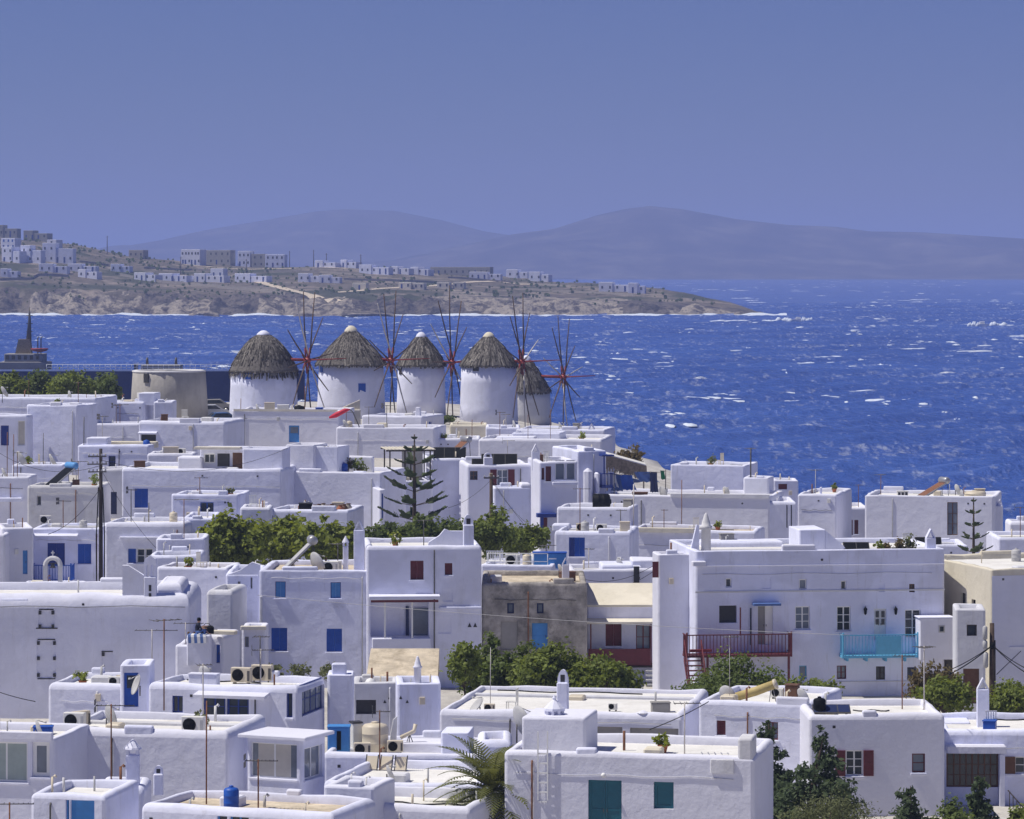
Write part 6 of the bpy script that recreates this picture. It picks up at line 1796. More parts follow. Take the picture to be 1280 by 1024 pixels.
# ---- foreground, right
e1 = House(630, 943, .0304, -11, 938, 6, 'large white house with teal double door and teal window', [dr(735, 976, 777, 1050, 'teal', n=2), wn(817, 978, 842, 1011, 'teal', nx=1, nz=1, gl='teal', t=.12, sill=False)], rad=.18, par=.35, wob=.06)
e1.block(652, 732, 897, 1.6, 4.4, 'rooftop_room', flat=True, rad=.1)
def cone_on(hs, px, ybase, ytop, wpx, v):
    u = hs.u_at(px, v); d = hs.xy(u, v)[1] / F; z0_ = hs.z_at(ybase, u, v); z1 = hs.z_at(ytop, u, v); r_ = wpx * d / 2; hh = z1 - z0_
    m = MB()
    for k in range(8):
        a = 2 * PI * k / 8; m.box(u + r_ * .78 * math.cos(a) - .05, u + r_ * .78 * math.cos(a) + .05, v + r_ * .78 * math.sin(a) - .05, v + r_ * .78 * math.sin(a) + .05, z0_ - .05, z0_ + hh * .36)
    m.lathe([(r_ * .5, z0_ - .05), (r_ * .5, z0_ + hh * .36)], 8, (u, v, 0), False)
    c = m.build('lantern_chimney', 'white', hs.root)
    m = MB(); m.lathe([(r_, z0_ + hh * .34), (r_ * .98, z0_ + hh * .44), (r_ * .3, z0_ + hh * .74), (r_ * .16, z0_ + hh * .8), (r_ * .2, z0_ + hh * .88), (.02, z1)], 8, (u, v, 0), False); m.build('cap', 'white', c)
cone_on(e1, 693, 898, 869, 27, 2.6)
e1.block(922, 941, 922, .03, 1.2, 'raised_corner', 'white_worn', flat=True, rad=.12)
e1.box('plaster_patch', 888, 918, 949, 966, -.09, -.003, 'white_worn', .05)
_m = MB(); u = e1.u_at(755); z = e1.z_at(969, u, 0); _m.lathe([(.02, -.08), (.09, -.04), (.1, .04), (.03, .1)], 10, (u, -.12, z)); _m.tube([(u, -.003, z + .06), (u, -.12, z + .08)], .02, 5); _m.build('wall_lamp', 'white_paint', e1.root)
for k in range(2):
    x = 673 + 12 * k; e1.box('ladder_rail', x - .8, x + .8, 914, 1000, -.12, -.07, 'white_paint')
for k in range(6): e1.box('ladder_rung', 673.8, 684.2, 941 + k * 12, 942.6 + k * 12, -.11, -.08, 'white_paint')
e2 = House(873, 1013, .0366, -17, 875, 7, 'white house with small dark red window and satellite dish', [sh(895.5, 901, 907, 919, MR), wn(958, 903, 972.5, 925, MR, nx=2, nz=3, gl='glass_pale')], rad=.2)
e3 = House(1011, 1181, .0354, 1, 893, 6, 'lilac white house with red shuttered window over the shrubs', [wn(1057, 938, 1079, 970, 'white_paint', nx=2, nz=3, shut=MR, sw=.45), wn(1140, 942, 1156.5, 966, MR, nx=1, nz=2, gl='glass_pale')], rad=.26)
e4 = House(1178, 1420, .0362, -2, 912, 6.5, 'white house with a wide brown multi-paned bay window', [wn(1256, 946, 1282, 967, 'white_paint', nx=2, nz=2, shut='brown', one=True, sw=.01), wn(1181.5, 941, 1248, 984, 'brown', nx=8, nz=3, t=.07, sill=False)], rad=.26)
e4.box('bay_canopy', 1182, 1257, 930, 940, -.55, -.003, 'white', .08)
e4.box('bay_pier', 1248, 1255, 941, 1030, -.5, -.004, 'white', .03); e4.box('shutter', 1256, 1269, 946, 967, -.06, -.003, 'brown')
e4.chimney(1228.5, 892, 847, 15, 3.5, 'gable')
e4.block(1180, 1213, 903, 4.4, 6.3, 'rear_parapet', flat=True)
_m = MB()
for i in range(9): 
    u = e4.u_at(1258 + i * 4.5); z = e4.z_at(985 + i * 5, u, 0); _m.tube([(u, -1.4, z), (u, -1.4, z - 1.0)], .02, 4)
_m.tube([(e4.u_at(1256), -1.4, e4.z_at(982, 0, 0)), (e4.u_at(1296), -1.4, e4.z_at(1027, 0, 0))], .03, 5); _m.build('stair_railing', 'wood_dark', e4.root)
for i in range(8):
    u = e4.u_at(1256 + i * 6); z = e4.z_at(1012 + i * 7, u, 0); _m = MB(); _m.box(u - .05, u + .28, -1.35, -.05, z - .2, z); _m.build('step', 'white', e4.root)
# ================================================================== trees and plants
def tree_at(x0, x1, ytop, ybot, s, label, k=5, leaf='leaf_mid', n=5000, size=.13, seed=1, name='tree', flat=.75, dep=None, group=None, up=.35, spread=.16, narrow=.6, cat='tree', trunk=.14):
    """crown filling photo columns x0..x1 and rows ytop..ybot, s metres a pixel away; rooted in the ground"""
    cx = ((x0 + x1) / 2 - 640) * s; Y = F * s; z = gnd(cx, Y)
    w = (x1 - x0) * s; zt = H - (ytop - Y0) * s - z; zb = H - (ybot - Y0) * s - z
    zb = max(zb, .3)
    g = np.random.RandomState(seed); d = dep or w * .55; hh = zt - zb
    bl = []
    for i in range(k):
        f = (i + .5) / k - .5
        r = w / k * g.uniform(.75, 1.05) + w * .08
        env = 1 - (2 * f) ** 2 * .45
        top = zb + hh * env * g.uniform(.68, 1.05)
        rz = min(hh * .55, r * flat)
        bl.append((f * (w - r * .9), g.uniform(-.3, .3) * d, top - rz, r * .8, r * .8, rz))
        bl.append((f * (w - r * .7), g.uniform(-.35, .35) * d, zb + hh * g.uniform(.2, .5), r * .85, r * .8, hh * .32))
    return tree((cx, Y, z), label, zt, bl, leaf, n, size, trunk, name, cat, seed, group, up, spread, narrow)

# dark grove at the top left, by the ship
for i, (a, b, yt, lf) in enumerate(((-12, 34, 463, 'leaf_mid'), (26, 70, 461, 'leaf_dark'), (62, 112, 458, 'leaf_mid'), (104, 152, 464, 'leaf_dark'))):
    tree_at(a, b, yt, 500, .0785 + .0008 * (i % 2), ['dark green tree at the open end of the grove by the ship', 'darker bushy tree second in the grove, behind the long white roof', 'tallest round tree of the grove in front of the navy ship', 'dark spreading tree of the grove next to the grey tower'][i], 4, lf, 4200, .17, 20 + i, dep=4)
# the leafy tree in the middle of the town
tree_at(246, 332, 640, 706, .0532, 'bright green broad-leaved tree, left half of the leafy clump above the sandy roof', 4, 'leaf_bright', 6500, .17, 31, dep=4, narrow=.75)
tree_at(318, 384, 634, 704, .0545, 'bright green fig-like tree in the heart of the leafy clump', 4, 'leaf_bright', 6000, .17, 32, dep=4, narrow=.75)
tree_at(372, 446, 641, 704, .0535, 'bright green tree of the leafy clump beside the pointed chimney', 4, 'leaf_bright', 5500, .17, 33, dep=4, narrow=.75)
tree_at(444, 520, 650, 690, .0530, 'dark green hedge-like tree below the large pine, chimney side', 5, 'leaf_dark', 4500, .14, 34, dep=3)
tree_at(500, 592, 636, 690, .0545, 'dark leafy tree behind the stepped white parapet', 5, 'leaf_dark', 5500, .15, 35, dep=3)
tree_at(592, 640, 636, 688, .0548, 'mid green tree left of the wooden utility pole by slatted chairs', 4, 'leaf_mid', 4200, .14, 36, dep=3)
tree_at(628, 684, 649, 690, .0555, 'mid green tree beside the blue door canopy', 4, 'leaf_mid', 4200, .14, 37, dep=3)
norfolk((W(518, 0, .0572).x, F * .0572, gnd(W(518, 0, .0572).x, F * .0572)), 'tall Norfolk pine with flat tiers rising before the lilac house', H - (543 - Y0) * .0572 - gnd(W(518, 0, .0572).x, F * .0572), 8, 2.8, 2, .28, sharp=.58, blade=.26)
norfolk((W(1217, 0, .0535).x, F * .0535, gnd(W(1217, 0, .0535).x, F * .0535)), 'small young Norfolk pine before the plain skyline house', H - (622 - Y0) * .0535 - gnd(W(1217, 0, .0535).x, F * .0535), 7, 1.3, 9, .35, sharp=.6, blade=.2)
# lower trees along the lane under the middle row
tree_at(562, 600, 789, 852, .0395, 'thin sprawling shrub with bare twigs against the white house corner', 4, 'leaf_mid', 1500, .12, 41, dep=2, spread=.2, name='shrub', cat='shrub', trunk=.05)
tree_at(580, 668, 796, 872, .0405, 'green tree under the blue door of the ruin', 7, 'leaf_dark', 8500, .11, 42, dep=4)
tree_at(640, 738, 806, 872, .0400, 'green tree spreading below the blotched ruin wall', 8, 'leaf_mid', 9000, .11, 43, dep=4)
tree_at(705, 800, 820, 872, .0398, 'lower green tree in front of the dark red balcony', 8, 'leaf_mid', 7500, .11, 44, dep=4)
tree_at(858, 980, 816, 884, .0415, 'dense rounded dark tree under the red balcony', 6, 'leaf_dark', 9000, .10, 45, dep=4)
tree_at(848, 912, 848, 884, .0395, 'dark bush at the foot of the red stairs', 4, 'leaf_dark', 3500, .10, 46, dep=3)
tree_at(972, 1046, 842, 878, .0405, 'low green shrubs before the maroon framed basement windows', 5, 'leaf_mid', 3500, .11, 47, dep=2, name='shrub', cat='shrub')
tree_at(1138, 1206, 822, 888, .0412, 'half dry olive-brown tree under the oriel box', 5, 'leaf_dry', 3200, .11, 48, dep=3)
tree_at(1150, 1212, 842, 890, .0405, 'green tree mixed with dry twigs beside the cream annexe', 4, 'leaf_mid', 3800, .11, 49, dep=3)
tree_at(1236, 1296, 847, 896, .0408, 'dense bright green shrub at the foot of the utility pole', 4, 'leaf_mid', 5500, .11, 50, dep=3)
# bottom right garden
def con_at(px, ytop, r_px, s, label, **k):
    x = (px - 640) * s; z = gnd(x, F * s); h = H - (ytop - Y0) * s - z
    return conifer((x, F * s, z), label, h, r_px * s * 1.25, **k)
con_at(958, 900, 30, .0345, 'dark ragged conifer leaning by the large white house', seed=61, n=5200, ragged=.9, lean=.1)
con_at(1003, 912, 44, .0335, 'wide irregular dark conifer with pale tips beside the red shuttered window', seed=62, n=7000, ragged=1.0, lean=.9)
tree_at(966, 1092, 986, 1060, .0318, 'silvery olive bush spreading at the corner of the white house', 6, 'leaf_olive', 9000, .07, 63, dep=2, narrow=.35, name='shrub', cat='shrub')
con_at(1138, 979, 40, .0322, 'bushy young conifer under the small maroon framed window', seed=64, n=3600, ragged=.9)
tree_at(1165, 1212, 1000, 1050, .0318, 'low dark garden shrub between the young conifer and the cypress', 3, 'leaf_dark', 2600, .09, 65, dep=2, name='shrub', cat='shrub')
con_at(1224, 970, 25, .0322, 'narrow dark cypress before the brown bay window', seed=66, n=4200, ragged=.15)
tree_at(1262, 1292, 1003, 1045, .0320, 'flowering pot shrubs on the garden stair', 3, 'leaf_mid', 1800, .09, 67, dep=1.5, name='shrub', cat='shrub')
_px = (616 - 640) * .0308
palm((_px, F * .0308, gnd(_px, F * .0308)), 'palm with arching fronds beside the large white house', H - (992 - Y0) * .0308 - gnd(_px, F * .0308), 64, 3.0)
# greenery on roofs
for (hs, px, v, lab, r_, lf) in ((b2, 432, 3.6, 'trailing roof garden shrub behind the long blank wall', .55, 'leaf_dry'), (b2, 450, 3.6, 'second trailing roof garden shrub nearer the pine', .5, 'leaf_mid')):
    p = hs.on(px, v); plant_pot(p, lab, .25, .3, lf, 'terracotta', r_, n=420)
for (px, lab, lf, r_) in ((1100, 'bushy olive green planter on the long house roof', 'leaf_mid', .22), (1122, 'clay pot with red-green plant on the long house roof', 'leaf_dry', .28), (1136, 'yellow green plant next to the clay pot on the long house roof', 'leaf_olive', .34), (1109, 'small round terracotta jar plant at the long house roof edge', 'leaf_dry', .14)):
    plant_pot(lb.on(px, 1.2), lab, .16, .28, lf, 'terracotta', r_, n=200)
for (px, lab) in ((345, 'tuft of green weeds on the low roof below blue shutters'), (374, 'second tuft of weeds beside the blue shuttered wall'), (412, 'small green weed tuft by the white vent block')):
    s_ = .0415; x = (px - 640) * s_; y = F * s_; zz_ = H - (836 - Y0) * s_
    tree_at(px - 12, px + 12, 828 + (px % 5), 842, s_, lab, 4, 'leaf_olive', 220, .1, px, dep=.8, name='weeds', cat='plant', trunk=.02, spread=.3)

# ================================================================== rooftop kit
A = aircon
A(c4.on(57 + 14, 1.6), c4.yaw, 'air conditioner unit with dark fan at the corner of the broad plain roof', .9)
A(c4.on(92, 2.4), c4.yaw, 'beige air conditioner seen edge on behind the corner unit', .85, 'plastic_cream', turned=R(62))
A(c4.on(242, 1.0), c4.yaw, 'air conditioner beside the thin rusty mast on the plain roof', .95)
A(c1.on(144, 1.2), c1.yaw, 'air conditioner mounted by the bright blue stairhead door', .62)
A(c3.on(302, 3.0), c3.yaw, 'grey roof air conditioner under a dark lid, left of the pair', .95, 'plastic_cream')
A(c3.on(328, 4.0), c3.yaw, 'grey roof air conditioner under a dark lid, right of the pair with red pots', 1.0, 'plastic_cream')
A(t7b.on(211, 2.5), 0, 'small dark faced air conditioner on the low far roof', .75); A(t7b.on(227, 2.6), 0, 'second dark faced air conditioner on the low far roof', .7)
A((W(57, 0, .0575).x, F * .0575, H - (656 - Y0) * .0575), 0, 'air conditioner hung under the solar collector house wall', .8)
A(b1.on(326, 6.0), 0, 'air conditioner on the roof terrace under the pale blue door', .8)
A(x1.on(727, 3.4), 0, 'dark grilled air conditioner over the blue striped shutter', .75, 'plastic_cream'); A(x1.on(752, 2.8), 0, 'low dark grilled air conditioner next to the cream box', .75)
A(e2.on(972, 4.0), e2.yaw, 'air conditioner behind the tan collector tube on the dish roof', .6); A(e2.on(996, 4.0), e2.yaw, 'air conditioner at the far end of the dish roof', .6)
A(d3.on(453, 1.1), 0, 'dark grilled air conditioner before the round cream tank', .72, 'plastic_cream'); A(d3.on(494, 2.2), 0, 'dark grilled air conditioner right of the round cream tank', .68, 'plastic_cream')
A(d1.on(612, .55), d1.yaw, 'small dark fan unit at the edge of the broad empty roof', .5, 'plastic_cream')
A(d1.on(766, 2.2), d1.yaw, 'lone low fan box in the middle of the broad empty roof', .42)
A(v3.on(418, 2.2), 0, 'white air conditioner among junk beside the pointed chimney', .85); A(v3.on(413, 1.2), 0, 'second white air conditioner in front of the first by the pointed chimney', .9)
A(rt.on(641, 2.5), 0, 'grey air conditioner between slatted chairs and blue cabinet', .95)
# satellite dishes
dish(t8.on(14, 1.2), 60, 'large grey satellite dish left on the far rooftop', .75, .55); dish(t8.on(63, 2.2), 70, 'tilted grey satellite dish right on the far rooftop', .65, .4)
dish((W(3, 0, .072).x, F * .072, t1.zb + t1.rz), 60, 'small white satellite dish by the dark grove', .55, .9)
dish(b2.on(399, 5.2), 75, 'grey satellite dish standing by the pale blue door', .5, .55); dish(b4.on(430, .8), 60, 'small satellite dish at the corner of the long plain house', .42, .5)
dish(v3.on(392, 1.3), 55, 'tall tilted satellite dish behind the solar heater tank', .72, .5, 20)
dish(c4.on(133, 3.0), 60, 'round satellite dish seen from behind on the plain white roof', .52, .35, 15)
dish(c1b.on(175, .3), 250, 'satellite dish in front of the bright blue stairhead door', .46, .5, 20) if False else dish((W(175, 0, .0362).x, F * .0362, c3.zb + c3.rz), 250, 'satellite dish in front of the bright blue stairhead door', .48, .45, 20)
dish((W(646, 0, .0325).x, F * .0325, d6.zb + d6.rz), 62, 'large perforated satellite dish behind the rooftop room', .72, .75, 18)
dish(e2.on(906, 1.4), 40, 'oval satellite dish with a mast on the red window house', .45, .35, 18)
dish(y1.on(826, 2.0), 60, 'white satellite dish beside the washing line', .55, .3, 15); dish(y7.on(1200, 1.0), 80, 'slim white satellite dish on the plain skyline roof', .4, .35, 12)
dish(d1.on(600, .8), 250, 'thin wire frame dish aerial over the palm', .45, .25, 40)
# antennas and masts
antenna(c9.on(139, .8), 3.4, 'rusty mast with a long yagi aerial above the round chimney', 90, boom=1.5)
antenna((W(205, 0, .0350).x, F * .0350, c3.zb + c3.rz), 4.0, 'tall rusty mast with crossed aerial before the church wall', 60, 'vhf', boom=1.3)
antenna(trb.on(187 + 34, 1.0), 1.4, 'low T shaped aerial over the white block with red rods', 90, 'vhf', mastm='spoke_pale', boom=1.6)
antenna((W(190, 0, .041).x, F * .041, trb.zb + trb.rz - .2), 2.0, 'pale post with a long horizontal bar against the church wall', 90, 'vhf', mastm='spoke_pale', boom=2.2)
antenna(c7.on(258, 2.4), 3.8, 'thin rust streaked mast rising from the ochre deck', 20, 'mast')
antenna(c3.on(326, .7), 1.9, 'spiky yagi aerial on a pale mast by the navy windows', 85, boom=1.0, mastm='spoke_pale')
antenna(d1.on(613, .9), 3.0, 'thin pale mast standing at the edge of the broad roof', 10, 'mast', mastm='spoke_pale', r=.016)
antenna(e2.on(912, .8), 3.2, 'thin mast beside the oval dish', 80, 'vhf', mastm='spoke_pale', boom=.7, r=.014)
antenna(e3.on(1168, 4.0), 2.9, 'pale mast with a fan aerial in front of the dry tree', 60, 'vhf', mastm='spoke_pale', boom=.8)
antenna(x1.on(725, .8), 3.2, 'rust red mast with a short bar over the blue striped shutter', 90, 'vhf', boom=1.2)
antenna((W(792, 0, .056).x, F * .056, x2.zb + x2.rz), 3.8, 'pair mast of pale pipe beside the cube house corner', 30, 'mast', mastm='spoke_pale', r=.05)
antenna((W(852, 0, .0595).x, F * .0595, gnd(W(852, 0, .0595).x, F * .0595)), H - (600 - Y0) * .0595 - gnd(W(852, 0, .0595).x, F * .0595), 'slender mast in front of the very long blank wall', 10, 'mast')
antenna(x2.on(830, 1.0), 1.7, 'thin pole with a drooping wire on the cream edged roof', 90, 'vhf', boom=.5)
antenna(b3.on(381, 1.0), 2.6, 'tall wire mast before the first windmill wheel', 10, 'mast', r=.03); antenna(b3.on(301, .6), 1.4, 'short mast at the corner of the block house', 10, 'mast', r=.03)
antenna(b4.on(432, 3.0), 1.6, 'small bracket aerial beside the pinkish lean-to', 90, 'vhf', boom=1.3)
antenna(b4.on(461, .5), 2.2, 'bracketed mast on the long plain house behind the pine', 90, 'vhf', mastm='metal_dark', boom=1.0); antenna(z0.on(590, 1.0), 2.0, 'thin red mast above the black solar panels', 0, 'mast', r=.03)
antenna(zr.on(660, 1.0), 2.4, 'wire mast on the wide terraced roof by the windmills', 90, 'mast', r=.025); antenna(zr.on(688, 1.0), 2.9, 'taller wire mast on the wide terraced roof nearest the sea', 90, 'mast', r=.025)
antenna(t5.on(150, 1.0), 2.0, 'T shaped aerial on the low coping roof', 90, 'vhf', boom=1.3); antenna(t7.on(104, .6), 2.6, 'black rod at the corner of the tiny blue window house', 10, 'mast', mastm='metal_dark', r=.04)
antenna(t9.on(9, 1.5), 3.6, 'thin mast before the tall glazed door', 10, 'mast'); antenna(t9.on(17, 2.5), 3.4, 'second thin mast beside the glazed door', 10, 'mast'); antenna(t8.on(54, 1.0), 2.8, 'dark rod between the two far dishes', 10, 'mast', mastm='metal_dark')
antenna(t1.on(36, 1.0), 1.9, 'wire mast against the dark grove', 80, 'mast', r=.02); antenna(t1.on(108, 1.0), .6, 'stub mast on the long low far roof', 80, 'mast', r=.03)
antenna(y3.on(938, 1.4), 2.6, 'cluttered mast with aerials on the small white annexe', 60, 'vhf', boom=.8, mastm='metal_dark', r=.06)
antenna(y7.on(1101, 1.2), 1.9, 'mast with a white box aerial on the plain skyline roof', 40, 'vhf', boom=.7); antenna(y6.on(1073, 1.4), 2.1, 'thin mast with a dark bar over the low red shuttered house', 90, 'vhf', boom=.6)
antenna(l4.on(230, 1.0), 2.8, 'rusty mast beside the belfry', 90, 'vhf', boom=1.6); antenna(l3.on(186, .8), 1.6, 'dark mast over the blue shutter and dark panes', 90, 'mast', mastm='metal_dark')
antenna((W(12, 0, .0275).x, F * .0275, gnd(W(12, 0, .0275).x, F * .0275) + .0), H - (1003 - Y0) * .0275 - gnd(W(12, 0, .0275).x, F * .0275), 'yagi aerial in front of the curtained picture window', 88, boom=1.4)
# solar heaters and collectors
heater(t10.on(76, 2.2), R(-55), 'solar water heater with pale tank and black tilted collector on far left roof', 1.5, 2.2, 36, 'blue_pale', 'black')
heater(z1.on(573, 3.0), R(-65), 'solar water heater with reddish collector above the lilac house', 1.4, 2.0, 40, 'metal', 'rust')
heater(y7.on(1165, 2.2), R(-70), 'solar water heater with shiny tank on the plain skyline roof', 1.3, 2.2, 28, 'metal', 'rust')
heater(v3.on(375, 2.2), R(-80), 'solar water heater with a round dark ended tank beside the tall dish', 1.2, 2.2, 44, 'metal', 'dish_grey')
def panel(loc, rz, w, ln, tilt, label, mt='navy', n=2):
    t = thing('solar_array', label, 'solar panel', loc, rz)
    Mx = Matrix.Translation((0, 0, .12)) @ Matrix.Rotation(R(tilt), 4, 'X')
    m = MB(); m.box(-w / 2, w / 2, 0, ln, 0, .07, Mx); m.build('frame', 'metal_dark', t)
    for i in range(n):
        a = -w / 2 + .04 + (w - .04) * i / n; m = MB(); m.box(a, a + (w - .04) / n - .04, .04, ln - .04, .072, .08, Mx); m.build('cell_sheet', mt, t)
    m = MB()
    for x in (-w * .4, w * .4): m.tube([(x, ln * .8, 0), tuple(Mx @ Vector((x, ln * .85, 0)))], .025, 4); m.tube([(x, .1, 0), tuple(Mx @ Vector((x, .1, 0)))], .025, 4)
    m.build('stand', 'metal_dark', t)
panel(z1.on(562, 1.6), 0, 2.6, 1.4, 38, 'wide black solar panel bank on the lilac house roof', 'black', 3)
panel(z2.on(624, 1.4), 0, 2.8, 1.3, 40, 'black solar panel bank above the red shuttered window', 'black', 3); panel(z2.on(600, 1.0), 0, 1.3, .8, 40, 'small black solar panel beside the hooded chimney', 'black', 1)
panel(lb.on(1071, 1.3), 0, 1.5, .8, 30, 'black slatted bench-like panel at the roof edge of the long house', 'black', 2); panel(lb.on(1129, .7), 0, 1.3, .35, 25, 'low dark panel under the planters on the long house', 'black', 2)
panel(e3.on(1040, 1.6), e3.yaw, 1.7, .7, 25, 'blue framed skylight panel on the lilac white house', 'navy', 3)
panel(y10.on(1152, 2.0), 0, .9, .7, 45, 'small black panel left of the gable chimney on the skyline', 'black', 1); panel(y10.on(1172, 2.0), 0, .6, .7, 45, 'small black panel right of the gable chimney on the skyline', 'black', 1)
# the tan tube collector on the dish roof
t = thing('solar_collector', 'long tan rolled collector tube propped up on the dish roof', 'solar heater', e2.on(944, 2.2), e2.yaw)
m = MB(); m.tube([(-.95, 0, .22), (0, 0, .52), (.92, 0, .88)], [.20, .21, .2], 14); m.build('roll', 'yellow_tan', t)
m = MB(); m.tube([(.9, 0, .87), (1.0, 0, .91)], .24, 14); m.build('end_cap', 'plastic_cream', t)
m = MB(); m.tube([(.7, -.2, 0), (.75, 0, .65)], .02, 4); m.tube([(.95, .2, 0), (.85, 0, .65)], .02, 4); m.tube([(-.7, 0, 0), (-.7, 0, .15)], .03, 4); m.build('legs_stand', 'metal', t)
# tanks and cabinets
barrel(x0_.on(752, 2.0), 'black barrel water tank lying on the white roof by the cube house', .58, 1.3, 'black', True); barrel(b3.on(374, 1.8), 'black domed water tank on the block house below the first windmill', .5, .7, 'black')
barrel(d3.on(469, 2.6), 'large round cream water tank on the crowded terrace', .56, 1.25, 'plastic_cream')
barrel((W(163, 0, .0275).x, F * .0275, c8.zb + c8.h - 2.2), 'navy plastic water tank lying in front by the pale blue door', .42, 1.5, 'navy', True, 0)
barrel(y7.on(1219, 2.2), 'wide cream water tank on the plain skyline roof', .85, .6, 'plastic_cream')
t = crate(d3.on(422, 2.0), 0, .92, .7, 1.15, 'bright blue cabinet with a black slot on the crowded terrace', 'blue_light', 'blue_light', 'cabinet', 'cabinet')
m = MB(); m.box(-.08, .1, -.37, -.355, .2, 1.0); m.build('slot', 'black', t)
crate(d3.on(445, 3.0), R(20), .42, .5, 1.2, 'tall pale cabinet with a dark side next to the bright blue one', 'plastic_white', 'dark', 'cabinet', 'cabinet')
t = crate(rt.on(688, 1.6), 0, 2.1, .9, .95, 'bright blue tank cabinet with a white mark on the roof terrace', 'blue_light', 'blue', 'cabinet', 'cabinet')
m = MB(); m.box(-.05, .42, -.462, -.452, .58, .66); m.build('white_mark', 'white_paint', t)
crate(x1.on(781, 2.0), 0, .68, .5, .8, 'cream upright box at the corner of the cube house roof', 'plastic_cream')
crate(b3.on(337, 1.6), 0, .95, .8, .95, 'cream square water box on the block house roof', 'plastic_cream'); crate(b3.on(354, 1.5), 0, 1.1, .7, .75, 'white covered table on the block house roof', 'plastic_white', 'white_paint', 'covered_table', 'table')
crate(t10.on(95, 2.4), 0, .5, .4, .55, 'dark brown drum box behind the far solar collector', 'brown'); crate(t7b.on(213, .9), 0, 1.3, .6, .75, 'cream crate on the white roof below the two far air conditioners', 'plastic_cream')
crate(l2.on(382, 2.2), 0, .95, .6, .6, 'black planter box among the clay jars', 'black', 'dark')
crate(y7.on(1128, 2.0), 0, .85, .6, .5, 'white box with slots on the plain skyline roof', 'plastic_white', None, 'storage_box', 'box', 3)
crate(c3.on(246, 1.2), c3.yaw, .65, .5, .6, 'first of two white blocks on the navy windowed roof', 'white', 'white', 'plaster_block', 'block'); crate(c3.on(264, 1.2), c3.yaw, .7, .5, .6, 'second white block beside its twin near the fan units', 'white', 'white', 'plaster_block', 'block')
# clay jars on the roof
for i in range(9):
    p = l2.on(394 + i * 5.2, 1.6 + .9 * (i % 3))
    t = thing('clay_jar', 'brown clay jar in the row on the white roof over the leafy clump', 'jar', p, 0, 'clay jars on the roof'); m = MB(); m.lathe([(.12, 0), (.24, .15), (.26, .3), (.16, .45), (.12, .5), (.16, .54)], 12); m.build('body', ['terracotta', 'brown', 'stone'][i % 3], t)
    m = MB(); m.lathe([(.165, .53), (.17, .56), (.13, .57)], 12, caps=False); m.build('rim', 'brown', t)
for i, px in enumerate((226, 233, 240)):
    t = thing('orange_rod', 'thin orange rod leaning on the white block before the church', 'rod', trb.on(px, 1.2), 0, 'orange rods before the church'); m = MB(); m.tube([(0, 0, 0), (.08, 0, .4), (.12, 0, .75)], .03, 5); m.build('shaft', 'terracotta', t)
    m = MB(); m.lathe([(.02, .72), (.06, .76), (.06, .84), (.02, .88)], 6, (.12, 0, 0)); m.build('tip', 'brown', t)
# chairs
def chair(loc, rz, label, mt='white_paint', group=None, name='chair', slats=5, back=.55):
    t = thing(name, label, 'chair', loc, rz, group)
    m = MB(); m.box(-.26, .26, -.25, .25, .40, .44); m.build('seat', mt, t)
    for x in (-.23, .23):
        for y in (-.22, .22): m = MB(); m.box(x - .02, x + .02, y - .02, y + .02, 0, .40); m.build('leg', mt, t)
    for i in range(slats):
        x = -.22 + .44 * i / (slats - 1); m = MB(); m.box(x - .025, x + .025, .22, .25, .44, .44 + back); m.build('back_slat', mt, t)
    m = MB(); m.box(-.27, .27, .215, .255, .44 + back, .5 + back); m.build('top_rail', mt, t)
    return t
chair(rt.on(613, 1.5), 0, 'white slatted chair on the roof terrace nearest the white chimney'); chair(rt.on(624, 1.5), 0, 'white slatted chair on the roof terrace nearest the blue cabinet'); chair(l2b.on(317, 1.5), R(15), 'white plastic chair in the low yard by the leafy tree')
m = MB()
for z in (.5, 1.0): m.tube([tuple(Vector(rt.on(604, .3)) + Vector((0, 0, z))), tuple(Vector(rt.on(688, .3)) + Vector((0, 0, z)))], .025, 5)
for px in (604, 625, 646, 667, 688): p = Vector(rt.on(px, .3)); m.tube([p, p + Vector((0, 0, 1.0))], .025, 5)
tag(m.build('handrail', 'white_paint'), 'thin white pipe handrail along the roof terrace edge', 'railing')
for i, px in enumerate((463, 482, 500)):
    p = Vector(d4.on(px, 5.8)); t = thing('deck_chair', 'folded beige deck chair leaning on the back parapet of the bright roof', 'deck chair', p, d4.yaw, 'folded deck chairs on the bright roof')
    Mx = Matrix.Rotation(R(-24), 4, 'X'); m = MB(); m.box(-.22, .22, -.01, .01, .05, .62, Mx); m.build('canvas', 'plastic_cream', t)
    for x in (-.25, .25): m = MB(); m.box(x - .02, x + .02, -.02, .02, 0, .68, Mx); m.build('rail', 'dark', t)
t = thing('white_board', 'tall white board propped upright on the crowded terrace', 'board', d3.on(491, 3.4), R(15)); m = MB(); m.prism([(-.16, 0), (.14, 0), (.2, 1.45), (.02, 1.3), (-.1, .7)], -.03, .03); m.build('panel', 'white_paint', t); m = MB(); m.box(-.1, .1, .03, .3, 0, .05); m.build('foot', 'white_paint', t)
t = thing('telescope', 'white tube on a tripod stand on the crowded terrace', 'telescope', d3.on(512, 3.0), R(25)); m = MB(); m.tube([(-.4, 0, .62), (.2, 0, .85), (.28, 0, 1.15)], .09, 10); m.build('tube', 'plastic_cream', t)
for a in range(3): m = MB(); m.tube([(0, 0, .75), (.3 * math.cos(a * 2.1), .3 * math.sin(a * 2.1), 0)], .02, 4); m.build('leg', 'metal_dark', t)
t = thing('dome_vent', 'small white dome vent above the round cream tank', 'vent', d2b.on(463, .8), 0); m = MB(); m.lathe([(.3, 0), (.28, .2), (.18, .36), (.02, .42)], 14); m.build('dome', 'white_paint', t); m = MB(); m.lathe([(.33, 0), (.33, .05), (.28, .06)], 14); m.build('ring', 'metal', t)
